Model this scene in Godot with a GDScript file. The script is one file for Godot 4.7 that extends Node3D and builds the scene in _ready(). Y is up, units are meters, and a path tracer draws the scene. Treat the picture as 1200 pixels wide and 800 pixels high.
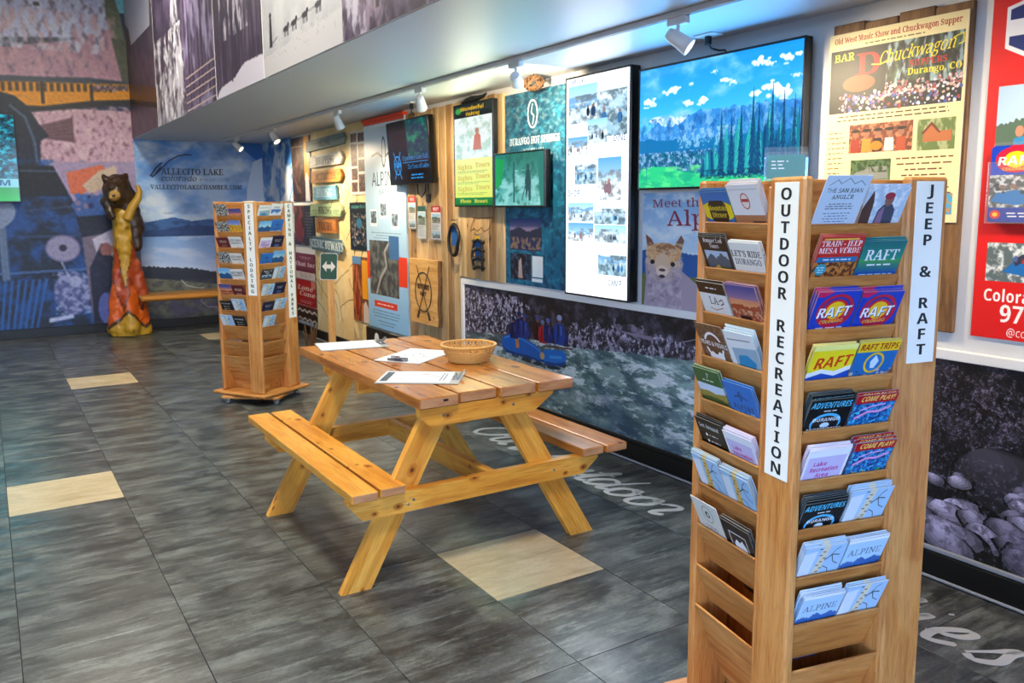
extends Node3D
# A visitor-centre room: brochure racks, a picnic table, murals, posters and screens.

const WX := 3.15        # face of the wall on the right
const BZ := -11.08      # face of the back wall
const LX := -4.6        # left wall
const FZ := 4.4         # wall behind the camera
const SX := 1.61        # face of the dropped soffit
const SY := 2.31        # underside of the soffit
const CY := 4.2         # main ceiling

var M := {}
var used := {}
var rng := RandomNumberGenerator.new()


func _ready():
	rng.seed = 77
	make_camera()
	make_environment()
	make_materials()
	make_room_lights()
	make_room()
	make_floor()
	make_wall_art()
	make_table()
	make_racks()
	make_wall_things()
	make_far_things()
	make_track()


func make_camera():
	var cam := Camera3D.new()
	cam.name = "camera"
	var near := 0.05
	var focal := 973.9
	var lens := CameraAttributesPhysical.new()
	lens.frustum_focal_length = 29.0
	lens.frustum_focus_distance = 2.4
	lens.frustum_near = near
	lens.frustum_far = 100.0
	lens.exposure_aperture = 9.0
	cam.attributes = lens
	cam.projection = Camera3D.PROJECTION_FRUSTUM
	cam.near = near
	cam.far = 100.0
	cam.size = near * 800.0 / focal
	cam.frustum_offset = Vector2(0, -23.94 / focal * near)
	cam.basis = Basis(Vector3.UP, -0.563245) * Basis(Vector3.RIGHT, -0.138563) * Basis(Vector3.BACK, -0.0053916)
	cam.position = Vector3(0, 1.5, 0)
	add_child(cam)
	cam.current = true


func make_environment():
	var sky := Sky.new()
	var sm := ProceduralSkyMaterial.new()
	sm.sky_top_color = Color(0.36, 0.55, 0.86)
	sm.sky_horizon_color = Color(0.80, 0.88, 0.97)
	sm.ground_bottom_color = Color(0.30, 0.30, 0.29)
	sm.ground_horizon_color = Color(0.62, 0.64, 0.64)
	sm.sky_energy_multiplier = 3.4
	sky.sky_material = sm
	var e := Environment.new()
	e.background_mode = Environment.BG_SKY
	e.sky = sky
	e.tonemap_mode = Environment.TONE_MAPPER_LINEAR
	e.tonemap_exposure = 1.0
	e.sdfgi_enabled = true
	e.ssao_enabled = true
	e.ssil_enabled = true
	var we := WorldEnvironment.new()
	we.name = "environment"
	we.environment = e
	add_child(we)


func area_light(called: String, at: Vector3, facing: Vector3, size: Vector2, energy: float, col: Color):
	var l := AreaLight3D.new()
	l.name = called
	l.area_size = size
	l.light_energy = energy
	l.light_color = col
	l.area_range = 20.0
	l.area_attenuation = 2.0
	l.shadow_enabled = true
	var up := Vector3.UP if absf(facing.y) < 0.9 else Vector3.RIGHT
	l.basis = Basis.looking_at(facing, up)
	l.position = at
	add_child(l)
	return l


# ---------------------------------------------------------------- materials

func mat(col: Color, rough := 0.6, metal := 0.0) -> StandardMaterial3D:
	var m := StandardMaterial3D.new()
	m.albedo_color = col
	m.roughness = rough
	m.metallic = metal
	return m


func tex(p: Pic) -> ImageTexture:
	return ImageTexture.create_from_image(p.im)


func pmat(p: Pic, rough := 0.5) -> StandardMaterial3D:
	var m := mat(Color.WHITE, rough)
	m.albedo_texture = tex(p)
	m.texture_repeat = false
	return m


func screen_mat(p: Pic, glow: float) -> StandardMaterial3D:
	var m := mat(Color(0.02, 0.02, 0.025), 0.12)
	m.emission_enabled = true
	m.emission = Color.WHITE
	m.emission_operator = BaseMaterial3D.EMISSION_OP_MULTIPLY
	m.emission_energy_multiplier = glow
	m.emission_texture = tex(p)
	m.texture_repeat = false
	return m


func wood_mat(seed_n: int, base: Color, dark: Color, light: Color, rough: float, per_m: float, knots := 0, stretch := 14.0) -> StandardMaterial3D:
	# grain runs along u; one texture covers 1 / per_m metres
	var p := Pic.new(512, 512, base)
	p.noise(Rect2i(0, 0, 512, 512), dark, 0.03, 0.40, 0.85, seed_n, Vector2(1.0 / stretch, 1), 0.50, true, 0.5)
	p.noise(Rect2i(0, 0, 512, 512), light, 0.02, 0.42, 0.85, seed_n + 1, Vector2(1.0 / stretch, 1), 0.55, true, 0.5)
	p.noise(Rect2i(0, 0, 512, 512), dark, 0.22, 0.42, 0.90, seed_n + 2, Vector2(0.05, 1), 0.55, true, 0.7)
	p.noise(Rect2i(0, 0, 512, 512), light, 0.008, 0.40, 0.75, seed_n + 3, Vector2(0.3, 1), 0.35, true, 0.5)
	var r := RandomNumberGenerator.new()
	r.seed = seed_n
	for k in knots:
		var x := r.randf_range(20, 490)
		var y := r.randf_range(20, 490)
		var s := r.randf_range(2.5, 7.0)
		p.ell(x, y, s * 2.6, s * 1.7, base.lerp(dark, 0.55))
		p.ell(x, y, s * 1.5, s * 1.05, base.lerp(dark, 0.95))
		p.ell(x, y, s * 0.8, s * 0.6, dark.darkened(0.45))
	var m := mat(Color.WHITE, rough)
	m.albedo_texture = tex(p)
	m.uv1_scale = Vector3(per_m, per_m, 1)
	return m


# ---------------------------------------------------------------- nodes

func uname(n: String) -> String:
	if not used.has(n):
		used[n] = 0
		return n
	used[n] += 1
	return "%s_%03d" % [n, used[n]]


func tag(o: Node3D, label: String, category: String, group := ""):
	o.set_meta("label", label)
	o.set_meta("category", category)
	if group:
		o.set_meta("group", group)
	return o


func thing(called: String, label: String, category: String, at := Vector3.ZERO, turn := 0.0, group := "") -> Node3D:
	var o := Node3D.new()
	o.name = uname(called)
	o.position = at
	o.rotation.y = turn
	add_child(o)
	tag(o, label, category, group)
	return o


func part(called: String, mesh, m: Material, parent: Node3D, at := Vector3.ZERO) -> MeshInstance3D:
	var o := MeshInstance3D.new()
	o.name = called
	o.mesh = mesh.commit() if mesh is SurfaceTool else mesh
	for s in o.mesh.get_surface_count():
		if m and o.mesh.surface_get_material(s) == null:
			o.set_surface_override_material(s, m)
	o.position = at
	o.cast_shadow = GeometryInstance3D.SHADOW_CASTING_SETTING_ON
	parent.add_child(o, true)
	return o


func single(called: String, mesh, m: Material, label: String, category: String, at := Vector3.ZERO, group := "") -> MeshInstance3D:
	var o := part(uname(called), mesh, m, self, at)
	tag(o, label, category, group)
	return o


func struct(called: String, mesh, m: Material, at := Vector3.ZERO) -> MeshInstance3D:
	var o := part(uname(called), mesh, m, self, at)
	o.set_meta("kind", "structure")
	return o


func struct_root(called: String) -> Node3D:
	var o := Node3D.new()
	o.name = uname(called)
	add_child(o)
	o.set_meta("kind", "structure")
	return o


func copy(o: Node3D, label := "", group := "") -> Node3D:
	var c: Node3D = o.duplicate()
	c.name = uname(String(o.name).rstrip("0123456789").trim_suffix("_"))
	add_child(c)
	if label:
		c.set_meta("label", label)
	if group:
		c.set_meta("group", group)
	return c


# ---------------------------------------------------------------- mesh building

func begin() -> SurfaceTool:
	var st := SurfaceTool.new()
	st.begin(Mesh.PRIMITIVE_TRIANGLES)
	return st


func tri(st: SurfaceTool, a: Vector3, b: Vector3, c: Vector3, ua := Vector2.ZERO, ub := Vector2.ZERO, uc := Vector2.ZERO):
	# a, b, c counter-clockwise seen from outside
	var n := (b - a).cross(c - a).normalized()
	for q in [[a, ua], [c, uc], [b, ub]]:
		st.set_normal(n)
		st.set_uv(q[1])
		st.add_vertex(q[0])


func quad(st: SurfaceTool, a: Vector3, b: Vector3, c: Vector3, d: Vector3, ua := Vector2(0, 1), ub := Vector2(1, 1), uc := Vector2(1, 0), ud := Vector2(0, 0)):
	tri(st, a, b, c, ua, ub, uc)
	tri(st, a, c, d, ua, uc, ud)


# a box with chamfered edges; uv in metres, u along the longer side of each face
func bx(st: SurfaceTool, c: Vector3, s: Vector3, bev := 0.003, bas := Basis.IDENTITY, off := Vector2.ZERO):
	var h := s / 2.0
	bev = minf(bev, minf(h.x, minf(h.y, h.z)) * 0.9)
	var corner := func(sx, sy, sz, ax) -> Vector3:
		var v := Vector3(sx * (h.x - bev), sy * (h.y - bev), sz * (h.z - bev))
		v[ax] = [sx, sy, sz][ax] * h[ax]
		return v
	var longest := 0
	if s.y > s[longest]: longest = 1
	if s.z > s[longest]: longest = 2
	var uvof := func(v: Vector3, ax: int) -> Vector2:
		var i := (ax + 1) % 3
		var j := (ax + 2) % 3
		if j == longest or (i != longest and s[j] > s[i]):
			var t := i
			i = j
			j = t
		return Vector2(v[i], v[j] + v[ax] * 0.37) + off
	var put := func(vs: Array, ax: int):
		var pts := []
		for v in vs:
			pts.append(c + bas * v)
		var mid := Vector3.ZERO
		for v in vs:
			mid += v
		var n: Vector3 = (pts[1] - pts[0]).cross(pts[2] - pts[0])
		if n.dot(bas * mid) < 0:
			pts.reverse()
			vs = vs.duplicate()
			vs.reverse()
		var us := []
		for v in vs:
			us.append(uvof.call(v, ax))
		if pts.size() == 4:
			quad(st, pts[0], pts[1], pts[2], pts[3], us[0], us[1], us[2], us[3])
		else:
			tri(st, pts[0], pts[1], pts[2], us[0], us[1], us[2])
	for ax in 3:
		var i := (ax + 1) % 3
		var j := (ax + 2) % 3
		for sg in [-1, 1]:
			var vs := []
			for q in [[-1, -1], [1, -1], [1, 1], [-1, 1]]:
				var t := [0, 0, 0]
				t[ax] = sg
				t[i] = q[0]
				t[j] = q[1]
				vs.append(corner.call(t[0], t[1], t[2], ax))
			put.call(vs, ax)
	if bev < 0.00005:
		return
	for ax in 3:          # edges parallel to ax
		var i := (ax + 1) % 3
		var j := (ax + 2) % 3
		for q in [[-1, -1], [1, -1], [1, 1], [-1, 1]]:
			var a := [0, 0, 0]
			var b := [0, 0, 0]
			a[ax] = -1
			b[ax] = 1
			a[i] = q[0]
			b[i] = q[0]
			a[j] = q[1]
			b[j] = q[1]
			put.call([corner.call(a[0], a[1], a[2], i), corner.call(b[0], b[1], b[2], i), corner.call(b[0], b[1], b[2], j), corner.call(a[0], a[1], a[2], j)], i)
	for sx in [-1, 1]:
		for sy in [-1, 1]:
			for sz in [-1, 1]:
				put.call([corner.call(sx, sy, sz, 0), corner.call(sx, sy, sz, 1), corner.call(sx, sy, sz, 2)], 0)


func box(s: Vector3, bev := 0.003, off := Vector2.ZERO) -> SurfaceTool:
	var st := begin()
	bx(st, Vector3.ZERO, s, bev, Basis.IDENTITY, off)
	return st


# an outline in x, y extruded along z from -d/2 to d/2 and placed by xf
func prism(st: SurfaceTool, pts: PackedVector2Array, d: float, xf := Transform3D.IDENTITY, off := Vector2.ZERO, uscale := 1.0):
	if Geometry2D.is_polygon_clockwise(pts):
		pts = pts.duplicate()
		pts.reverse()
	var idx := Geometry2D.triangulate_polygon(pts)
	for z in [1.0, -1.0]:
		for k in range(0, idx.size(), 3):
			var t := []
			for m in 3:
				t.append(pts[idx[k + m]])
			if ((t[1] - t[0]).cross(t[2] - t[0]) < 0) == (z > 0):
				t.reverse()
			var w := []
			var u := []
			for q in t:
				w.append(xf * Vector3(q.x, q.y, z * d / 2))
				u.append(q * uscale + off)
			tri(st, w[0], w[1], w[2], u[0], u[1], u[2])
	for k in pts.size():
		var a := pts[k]
		var b := pts[(k + 1) % pts.size()]
		var l := a.distance_to(b)
		quad(st, xf * Vector3(a.x, a.y, -d / 2), xf * Vector3(b.x, b.y, -d / 2), xf * Vector3(b.x, b.y, d / 2), xf * Vector3(a.x, a.y, d / 2), off, off + Vector2(l, 0), off + Vector2(l, d), off + Vector2(0, d))


func ring_at(p: Vector3, t: Vector3, side: Vector3, r: float, n: int, flat := 1.0) -> Array:
	var out := []
	var up := t.cross(side).normalized()
	for k in n:
		var a := TAU * k / n
		out.append(p + side * cos(a) * r + up * sin(a) * r * flat)
	return out


func tube(st: SurfaceTool, pts: Array, r, n := 8, closed := false, flat := 1.0):
	var side := Vector3.ZERO
	var rings := []
	var count := pts.size()
	for k in count:
		var a: Vector3 = pts[(k - 1 + count) % count] if closed or k > 0 else pts[0]
		var b: Vector3 = pts[(k + 1) % count] if closed or k < count - 1 else pts[count - 1]
		var t := (b - a).normalized()
		if side == Vector3.ZERO:
			side = t.cross(Vector3.UP if absf(t.y) < 0.9 else Vector3.RIGHT).normalized()
		side = (side - t * side.dot(t)).normalized()
		var rr: float = r[k] if r is Array else r
		rings.append([ring_at(pts[k], t, side, rr, n, flat), pts[k]])
	var last := count if closed else count - 1
	for k in last:
		var A: Array = rings[k][0]
		var B: Array = rings[(k + 1) % count][0]
		var shift := 0
		if closed and k == count - 1:
			var best := 1e9
			for s in n:
				var dd: float = A[0].distance_to(B[s])
				if dd < best:
					best = dd
					shift = s
		for j in n:
			var j2 := (j + 1) % n
			var q := [A[j], B[(j + shift) % n], B[(j2 + shift) % n], A[j2]]
			var cen := [rings[k][1], rings[(k + 1) % count][1], rings[(k + 1) % count][1], rings[k][1]]
			for m in [[0, 2, 1], [0, 3, 2]]:
				var nn: Vector3 = (q[m[1]] - q[m[0]]).cross(q[m[2]] - q[m[0]])
				var o: Vector3 = q[m[0]] - cen[m[0]]
				var order: Array = m if nn.dot(o) < 0 else [m[0], m[2], m[1]]
				for v in order:
					st.set_normal((q[v] - cen[v]).normalized())
					st.set_uv(Vector2(float(k + (1 if v in [1, 2] else 0)) * 0.02, float(j) / n * 0.05))
					st.add_vertex(q[v])
	if not closed:
		for e in [0, count - 1]:
			var A: Array = rings[e][0]
			var out: Vector3 = (pts[0] - pts[1]) if e == 0 else (pts[count - 1] - pts[count - 2])
			for j in range(1, n - 1):
				var nn: Vector3 = (A[j] - A[0]).cross(A[j + 1] - A[0])
				if nn.dot(out) > 0:
					tri(st, A[0], A[j], A[j + 1])
				else:
					tri(st, A[0], A[j + 1], A[j])


func lathe(st: SurfaceTool, prof: Array, n := 24, xf := Transform3D.IDENTITY):
	# prof: Vector2(radius, height) from bottom to top, outside on the right
	for k in prof.size() - 1:
		var p: Vector2 = prof[k]
		var q: Vector2 = prof[k + 1]
		var nr := Vector2(q.y - p.y, p.x - q.x).normalized()
		for j in n:
			var a := TAU * j / n
			var b := TAU * (j + 1) / n
			var v := [Vector3(p.x * cos(a), p.y, -p.x * sin(a)), Vector3(p.x * cos(b), p.y, -p.x * sin(b)), Vector3(q.x * cos(b), q.y, -q.x * sin(b)), Vector3(q.x * cos(a), q.y, -q.x * sin(a))]
			var na := Vector3(nr.x * cos(a), nr.y, -nr.x * sin(a))
			var nb := Vector3(nr.x * cos(b), nr.y, -nr.x * sin(b))
			var ns := [na, nb, nb, na]
			for m in [0, 2, 1, 0, 3, 2]:
				st.set_normal((xf.basis * ns[m]).normalized())
				st.set_uv(Vector2(float(j + (1 if m in [1, 2] else 0)) / n * 0.3, v[m].y))
				st.add_vertex(xf * v[m])


func font(serif: bool, bold: bool) -> SystemFont:
	return Pic.fnt(serif, bold)


# raised lettering as geometry: height h metres, centred on xf's origin, facing xf's +z
func letters(st: SurfaceTool, text: String, h: float, xf: Transform3D, serif := false, bold := true, wide := 1.0, depth := 0.0008):
	var tm := TextMesh.new()
	tm.font = font(serif, bold)
	tm.font_size = 64
	tm.pixel_size = h / 46.0
	tm.depth = depth
	tm.curve_step = 3.0
	tm.text = text
	var b := tm.get_aabb()
	var c := b.get_center()
	st.append_from(tm, 0, xf * Transform3D(Basis.from_scale(Vector3(wide, 1, 1)), Vector3(-c.x * wide, -c.y, 0)))


# a flat panel whose +z face carries uv 0..1 (surface 0), its edges and back in surface 1
func panel_mesh(w: float, h: float, t: float, face: Material, edge: Material, u0 := Vector2.ZERO, u1 := Vector2.ONE, bev := 0.0) -> ArrayMesh:
	var st := begin()
	var x := w / 2 - bev
	var y := h / 2 - bev
	quad(st, Vector3(-x, -y, t), Vector3(x, -y, t), Vector3(x, y, t), Vector3(-x, y, t), Vector2(u0.x, u1.y), u1, Vector2(u1.x, u0.y), u0)
	st.set_material(face)
	var mesh := st.commit()
	st = begin()
	var X := w / 2
	var Y := h / 2
	var f := [Vector3(-x, -y, t), Vector3(x, -y, t), Vector3(x, y, t), Vector3(-x, y, t)]
	var g := [Vector3(-X, -Y, t - bev), Vector3(X, -Y, t - bev), Vector3(X, Y, t - bev), Vector3(-X, Y, t - bev)]
	var b := [Vector3(-X, -Y, 0), Vector3(X, -Y, 0), Vector3(X, Y, 0), Vector3(-X, Y, 0)]
	for k in 4:
		var k2 := (k + 1) % 4
		if bev > 0:
			quad(st, g[k], g[k2], f[k2], f[k])
		quad(st, b[k], b[k2], g[k2], g[k])
	quad(st, b[3], b[2], b[1], b[0])
	st.set_material(edge)
	return st.commit(mesh)


# basis whose +z looks out of the right wall (towards -x), +x runs towards the camera (+z world)
func wall_basis() -> Basis:
	return Basis(Vector3(0, 0, 1), Vector3.UP, Vector3(-1, 0, 0))


func make_materials():
	M.white_wall = mat(Color(0.80, 0.81, 0.82), 0.7)
	M.soffit = mat(Color(0.74, 0.77, 0.80), 0.45)
	M.black = mat(Color(0.028, 0.030, 0.032), 0.4)
	M.black_gloss = mat(Color(0.02, 0.02, 0.022), 0.2)
	M.rubber = mat(Color(0.06, 0.06, 0.06), 0.7)
	M.white = mat(Color(0.90, 0.90, 0.89), 0.45)
	M.paper = mat(Color(0.90, 0.89, 0.86), 0.6)
	M.grey = mat(Color(0.55, 0.56, 0.57), 0.5)
	M.chrome = mat(Color(0.75, 0.76, 0.78), 0.22, 1.0)
	M.steel = mat(Color(0.50, 0.51, 0.53), 0.35, 1.0)
	M.ink = mat(Color(0.05, 0.06, 0.07), 0.6)
	M.clear = mat(Color(0.97, 0.99, 0.99, 0.03), 0.04)
	M.clear.transparency = BaseMaterial3D.TRANSPARENCY_ALPHA
	M.glass = mat(Color(0.95, 0.98, 1.0, 0.06), 0.02)
	M.glass.transparency = BaseMaterial3D.TRANSPARENCY_ALPHA
	M.pine = wood_mat(11, Color(0.85, 0.58, 0.19), Color(0.66, 0.36, 0.07), Color(0.93, 0.72, 0.34), 0.42, 1.1, 26)
	M.pine_top = wood_mat(23, Color(0.67, 0.40, 0.14), Color(0.47, 0.24, 0.06), Color(0.76, 0.51, 0.23), 0.27, 1.1, 8)
	M.pine_end = wood_mat(29, Color(0.70, 0.49, 0.31), Color(0.55, 0.34, 0.20), Color(0.80, 0.62, 0.45), 0.65, 2.0, 0, 6.0)
	M.oak = wood_mat(37, Color(0.78, 0.51, 0.25), Color(0.57, 0.32, 0.13), Color(0.87, 0.65, 0.39), 0.38, 2.0, 0, 18.0)
	M.old_wood = wood_mat(53, Color(0.45, 0.31, 0.18), Color(0.25, 0.16, 0.08), Color(0.60, 0.45, 0.28), 0.6, 1.4, 12)
	M.plank = []
	var tones := [Color(0.72, 0.58, 0.38), Color(0.66, 0.52, 0.33), Color(0.77, 0.64, 0.44), Color(0.62, 0.47, 0.29)]
	for k in 4:
		M.plank.append(wood_mat(61 + 5 * k, tones[k], tones[k].darkened(0.38), tones[k].lightened(0.25), 0.55, 0.9, 7))
	M.slab = wood_mat(83, Color(0.82, 0.62, 0.34), Color(0.64, 0.42, 0.18), Color(0.90, 0.75, 0.50), 0.5, 1.6, 3)
	M.bark = wood_mat(89, Color(0.36, 0.24, 0.13), Color(0.18, 0.11, 0.06), Color(0.52, 0.38, 0.22), 0.8, 3.0, 0, 3.0)
	M.tile = []
	for k in 4:
		M.tile.append(tile_mat(200 + 9 * k, Color(0.31, 0.32, 0.308), Color(0.14, 0.142, 0.14), Color(0.50, 0.525, 0.50), 1.1))
	M.tile_light = tile_mat(300, Color(0.78, 0.70, 0.55), Color(0.62, 0.53, 0.38), Color(0.87, 0.82, 0.70), 0.6)
	M.joint = mat(Color(0.10, 0.105, 0.11), 0.8)
	M.lamp_glow = mat(Color(0.9, 0.9, 0.88), 0.4)
	M.lamp_glow.emission_enabled = true
	M.lamp_glow.emission = Color(1.0, 0.97, 0.92)
	M.lamp_glow.emission_energy_multiplier = 4.0


func tile_mat(seed_n: int, base: Color, dark: Color, light: Color, amount: float) -> StandardMaterial3D:
	# worn concrete-look vinyl: long streaks along u, blotches and fine scratches
	var p := Pic.new(512, 512, base)
	var all := Rect2i(0, 0, 512, 512)
	p.noise(all, dark, 0.007, 0.35, 0.80, seed_n, Vector2(0.6, 1), minf(0.8, amount * 0.65), true, 0.6)
	p.noise(all, light, 0.009, 0.42, 0.85, seed_n + 1, Vector2(0.5, 1), amount * 0.55, true, 0.62)
	p.noise(all, dark, 0.03, 0.45, 0.90, seed_n + 2, Vector2(0.12, 1), amount * 0.6, true, 0.7)
	p.noise(all, light, 0.04, 0.50, 0.95, seed_n + 3, Vector2(0.14, 1), amount * 0.7, true, 0.75)
	p.soften(2.2)
	p.noise(all, light, 0.10, 0.55, 0.95, seed_n + 4, Vector2(0.6, 1), amount * 0.45, true, 0.8)
	p.noise(all, dark, 0.16, 0.50, 0.95, seed_n + 5, Vector2(0.5, 1), amount * 0.5, true, 0.8)
	var m := mat(Color.WHITE, 0.4)
	m.albedo_texture = tex(p)
	var r := Pic.new(256, 256, Color(0.28, 0.28, 0.28))
	r.noise(Rect2i(0, 0, 256, 256), Color(0.38, 0.38, 0.38), 0.03, 0.4, 0.7, seed_n + 7, Vector2(0.4, 1), 0.9, true)
	m.roughness_texture = tex(r)
	m.roughness = 1.0
	return m


func make_room_lights():
	# flat ceiling fittings over the open part of the room, and the light each gives
	for z in [-1.2, -4.6, -8.0]:
		for x in [0.7]:
			var t := thing("ceiling_light", "square flat light panel on the high white ceiling", "ceiling light", Vector3(x, CY, z), 0.0, "ceiling light panels")
			part("frame", box(Vector3(0.64, 0.05, 0.64), 0.006), M.white, t, Vector3(0, -0.025, 0))
			part("diffuser", box(Vector3(0.58, 0.006, 0.58), 0.001), M.lamp_glow, t, Vector3(0, -0.052, 0))
			area_light("panel_light", Vector3(x, CY - 0.062, z), Vector3.DOWN, Vector2(0.58, 0.58), 12.0, Color(1.0, 0.97, 0.88))


func wall_opening(root: Node3D, at: Vector3, bas: Basis, w: float, h: float, ops: Array, t: float, m: Material):
	# a wall in its own x (0..w), y (0..h); ops are [x0, x1, y0, y1] side by side from left to right
	var st := begin()
	var x := 0.0
	var seg := func(x0, x1, y0, y1):
		if x1 - x0 > 0.001 and y1 - y0 > 0.001:
			bx(st, at + bas * Vector3((x0 + x1) / 2, (y0 + y1) / 2, -t / 2), Vector3(x1 - x0, y1 - y0, t), 0.0, bas)
	for o in ops:
		seg.call(x, o[0], 0.0, h)
		seg.call(o[0], o[1], 0.0, o[2])
		seg.call(o[0], o[1], o[3], h)
		x = o[1]
	seg.call(x, w, 0.0, h)
	part("plaster", st, m, root)


func window_unit(at: Vector3, bas: Basis, x0: float, x1: float, y0: float, y1: float):
	var n: int = used.get("win", 0) + 1
	used["win"] = n
	var root := struct_root("window_%d" % n)
	var f := begin()
	var c := Vector3((x0 + x1) / 2, (y0 + y1) / 2, -0.08)
	for s in [-1, 1]:
		bx(f, at + bas * (c + Vector3(s * (x1 - x0 - 0.07) / 2, 0, 0)), Vector3(0.07, y1 - y0, 0.09), 0.004, bas)
		bx(f, at + bas * (c + Vector3(0, s * (y1 - y0 - 0.07) / 2, 0)), Vector3(x1 - x0 - 0.14, 0.07, 0.09), 0.004, bas)
	part("window_frame", f, M.black, root)
	var g := begin()
	bx(g, at + bas * c, Vector3(x1 - x0 - 0.12, y1 - y0 - 0.12, 0.008), 0.0, bas)
	part("pane", g, M.glass, root)


func make_room():
	# right wall with the soffit above it
	var w := begin()
	bx(w, Vector3(WX + 0.1, CY / 2, (BZ + FZ) / 2), Vector3(0.2, CY, FZ - BZ + 0.4), 0.0)
	struct("wall_right", w, M.white_wall)
	w = begin()
	bx(w, Vector3((LX + WX) / 2, CY / 2, BZ - 0.1), Vector3(WX - LX, CY, 0.2), 0.0)
	struct("wall_back", w, M.white_wall)
	var root := struct_root("wall_left")
	var lb := Basis(Vector3(0, 0, -1), Vector3.UP, Vector3(1, 0, 0))
	var ops := [[0.4, 2.2, 0.35, 3.1], [2.5, 4.3, 0.35, 3.1], [4.6, 6.4, 0.35, 3.1]]
	wall_opening(root, Vector3(LX, 0, FZ), lb, FZ - BZ, CY, ops, 0.2, M.white_wall)
	for o in ops:
		window_unit(Vector3(LX, 0, FZ), lb, o[0], o[1], o[2], o[3])
	root = struct_root("wall_front")
	var fb := Basis(Vector3(-1, 0, 0), Vector3.UP, Vector3(0, 0, -1))
	ops = [[0.6, 2.5, 0.35, 3.1], [2.8, 4.7, 0.35, 3.1], [5.0, 6.9, 0.35, 3.1]]
	wall_opening(root, Vector3(WX, 0, FZ), fb, WX - LX, CY, ops, 0.2, M.white_wall)
	for o in ops:
		window_unit(Vector3(WX, 0, FZ), fb, o[0], o[1], o[2], o[3])
	w = begin()
	bx(w, Vector3((LX + WX) / 2, CY + 0.1, (BZ + FZ) / 2), Vector3(WX - LX + 0.4, 0.2, FZ - BZ + 0.4), 0.0)
	struct("ceiling", w, M.white_wall)
	w = begin()
	bx(w, Vector3((SX + WX) / 2, (SY + CY) / 2, (BZ + FZ) / 2), Vector3(WX - SX, CY - SY, FZ - BZ), 0.002)
	struct("ceiling", w, M.soffit)
	# black baseboards
	w = begin()
	bx(w, Vector3(WX - 0.011, 0.055, (BZ + FZ) / 2), Vector3(0.022, 0.11, FZ - BZ), 0.004)
	struct("baseboard_right", w, M.black)
	w = begin()
	bx(w, Vector3((LX + WX) / 2, 0.055, BZ + 0.011), Vector3(WX - LX, 0.11, 0.022), 0.004)
	struct("baseboard_back", w, M.black)
	# thin pale floor bead along the right wall
	w = begin()
	bx(w, Vector3(WX - 0.028, 0.006, (BZ + FZ) / 2), Vector3(0.012, 0.012, FZ - BZ), 0.004)
	struct("trim_1", w, M.grey)


func make_floor():
	var root := struct_root("floor")
	var b := begin()
	bx(b, Vector3((LX + WX) / 2, -0.054, (BZ + FZ) / 2), Vector3(WX - LX + 0.4, 0.1, FZ - BZ + 0.4), 0.0)
	part("screed", b, M.joint, root)
	var px := 0.5195
	var pz := 0.512
	var kinds := []
	for k in 8:
		var off := Vector2(k % 3, k / 3) * 0.37
		var t := box(Vector3(px - 0.0022, 0.004, pz - 0.0022), 0.0009, off)
		kinds.append(t.commit())
	var pale := {Vector2i(0, 5): 1, Vector2i(1, 11): 1, Vector2i(3, 1): 1, Vector2i(4, 15): 1, Vector2i(-2, 8): 1}
	for i in range(-4, 6):
		for k in range(-4, 18):
			var x0 := -0.005 + i * px
			var z0 := -2.062 - k * pz
			var n := (i * 7 + k * 3 + ((i * k) % 5)) % 8
			var o: MeshInstance3D = part("tile", kinds[absi(n)], M.tile_light if pale.has(Vector2i(i, k)) else M.tile[absi(i * 5 + k * 3 + i * k) % 4], root, Vector3(x0 + px / 2, -0.002, z0 - pz / 2))
			if (i + k * 3) % 2:
				o.rotation.y = PI
	# the rest of the floor, behind the camera and out to the left
	var rest := begin()
	for i in range(-9, 6):
		for k in range(-13, 18):
			if i >= -4 and k >= -4:
				continue
			bx(rest, Vector3(-0.005 + (i + 0.5) * px, -0.002, -2.062 - (k + 0.5) * pz), Vector3(px - 0.0022, 0.004, pz - 0.0022), 0.0, Basis.IDENTITY, Vector2(i, k) * 0.29)
	var ro: MeshInstance3D = part("tiles", rest, M.tile[1], root)
	ro.set_meta("kind", "stuff")
	make_floor_lettering()


func ribbon(st: SurfaceTool, pts: Array, wd: float, y: float, th := 0.0008):
	# a flat brush stroke on the floor: Vector2(z, x) along the wall and towards it, pointed a little at its ends
	var c := Curve2D.new()
	for k in pts.size():
		var p: Vector2 = pts[k]
		var a: Vector2 = pts[maxi(0, k - 1)]
		var b: Vector2 = pts[mini(pts.size() - 1, k + 1)]
		c.add_point(p, (a - b) / 6.0, (b - a) / 6.0)
	var q := c.tessellate(4, 2.0)
	var L := []
	var R := []
	for k in q.size():
		var t := (q[mini(k + 1, q.size() - 1)] - q[maxi(k - 1, 0)]).normalized()
		var e := clampf(minf(k, q.size() - 1 - k) / 2.0, 0.35, 1.0)
		# the pen is broad on the strokes that run up and down the letters
		var ww := wd * e * lerpf(0.6, 1.1, absf(t.y))
		var s := Vector2(-t.y, t.x) * ww / 2
		L.append(q[k] + s)
		R.append(q[k] - s)
	var v := func(p: Vector2, up: float) -> Vector3:
		return Vector3(p.y, y + up, p.x)
	for k in q.size() - 1:
		quad(st, v.call(L[k], th), v.call(R[k], th), v.call(R[k + 1], th), v.call(L[k + 1], th))
		quad(st, v.call(L[k], 0.0), v.call(L[k], th), v.call(L[k + 1], th), v.call(L[k + 1], 0.0))
		quad(st, v.call(R[k], th), v.call(R[k], 0.0), v.call(R[k + 1], 0.0), v.call(R[k + 1], th))


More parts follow.
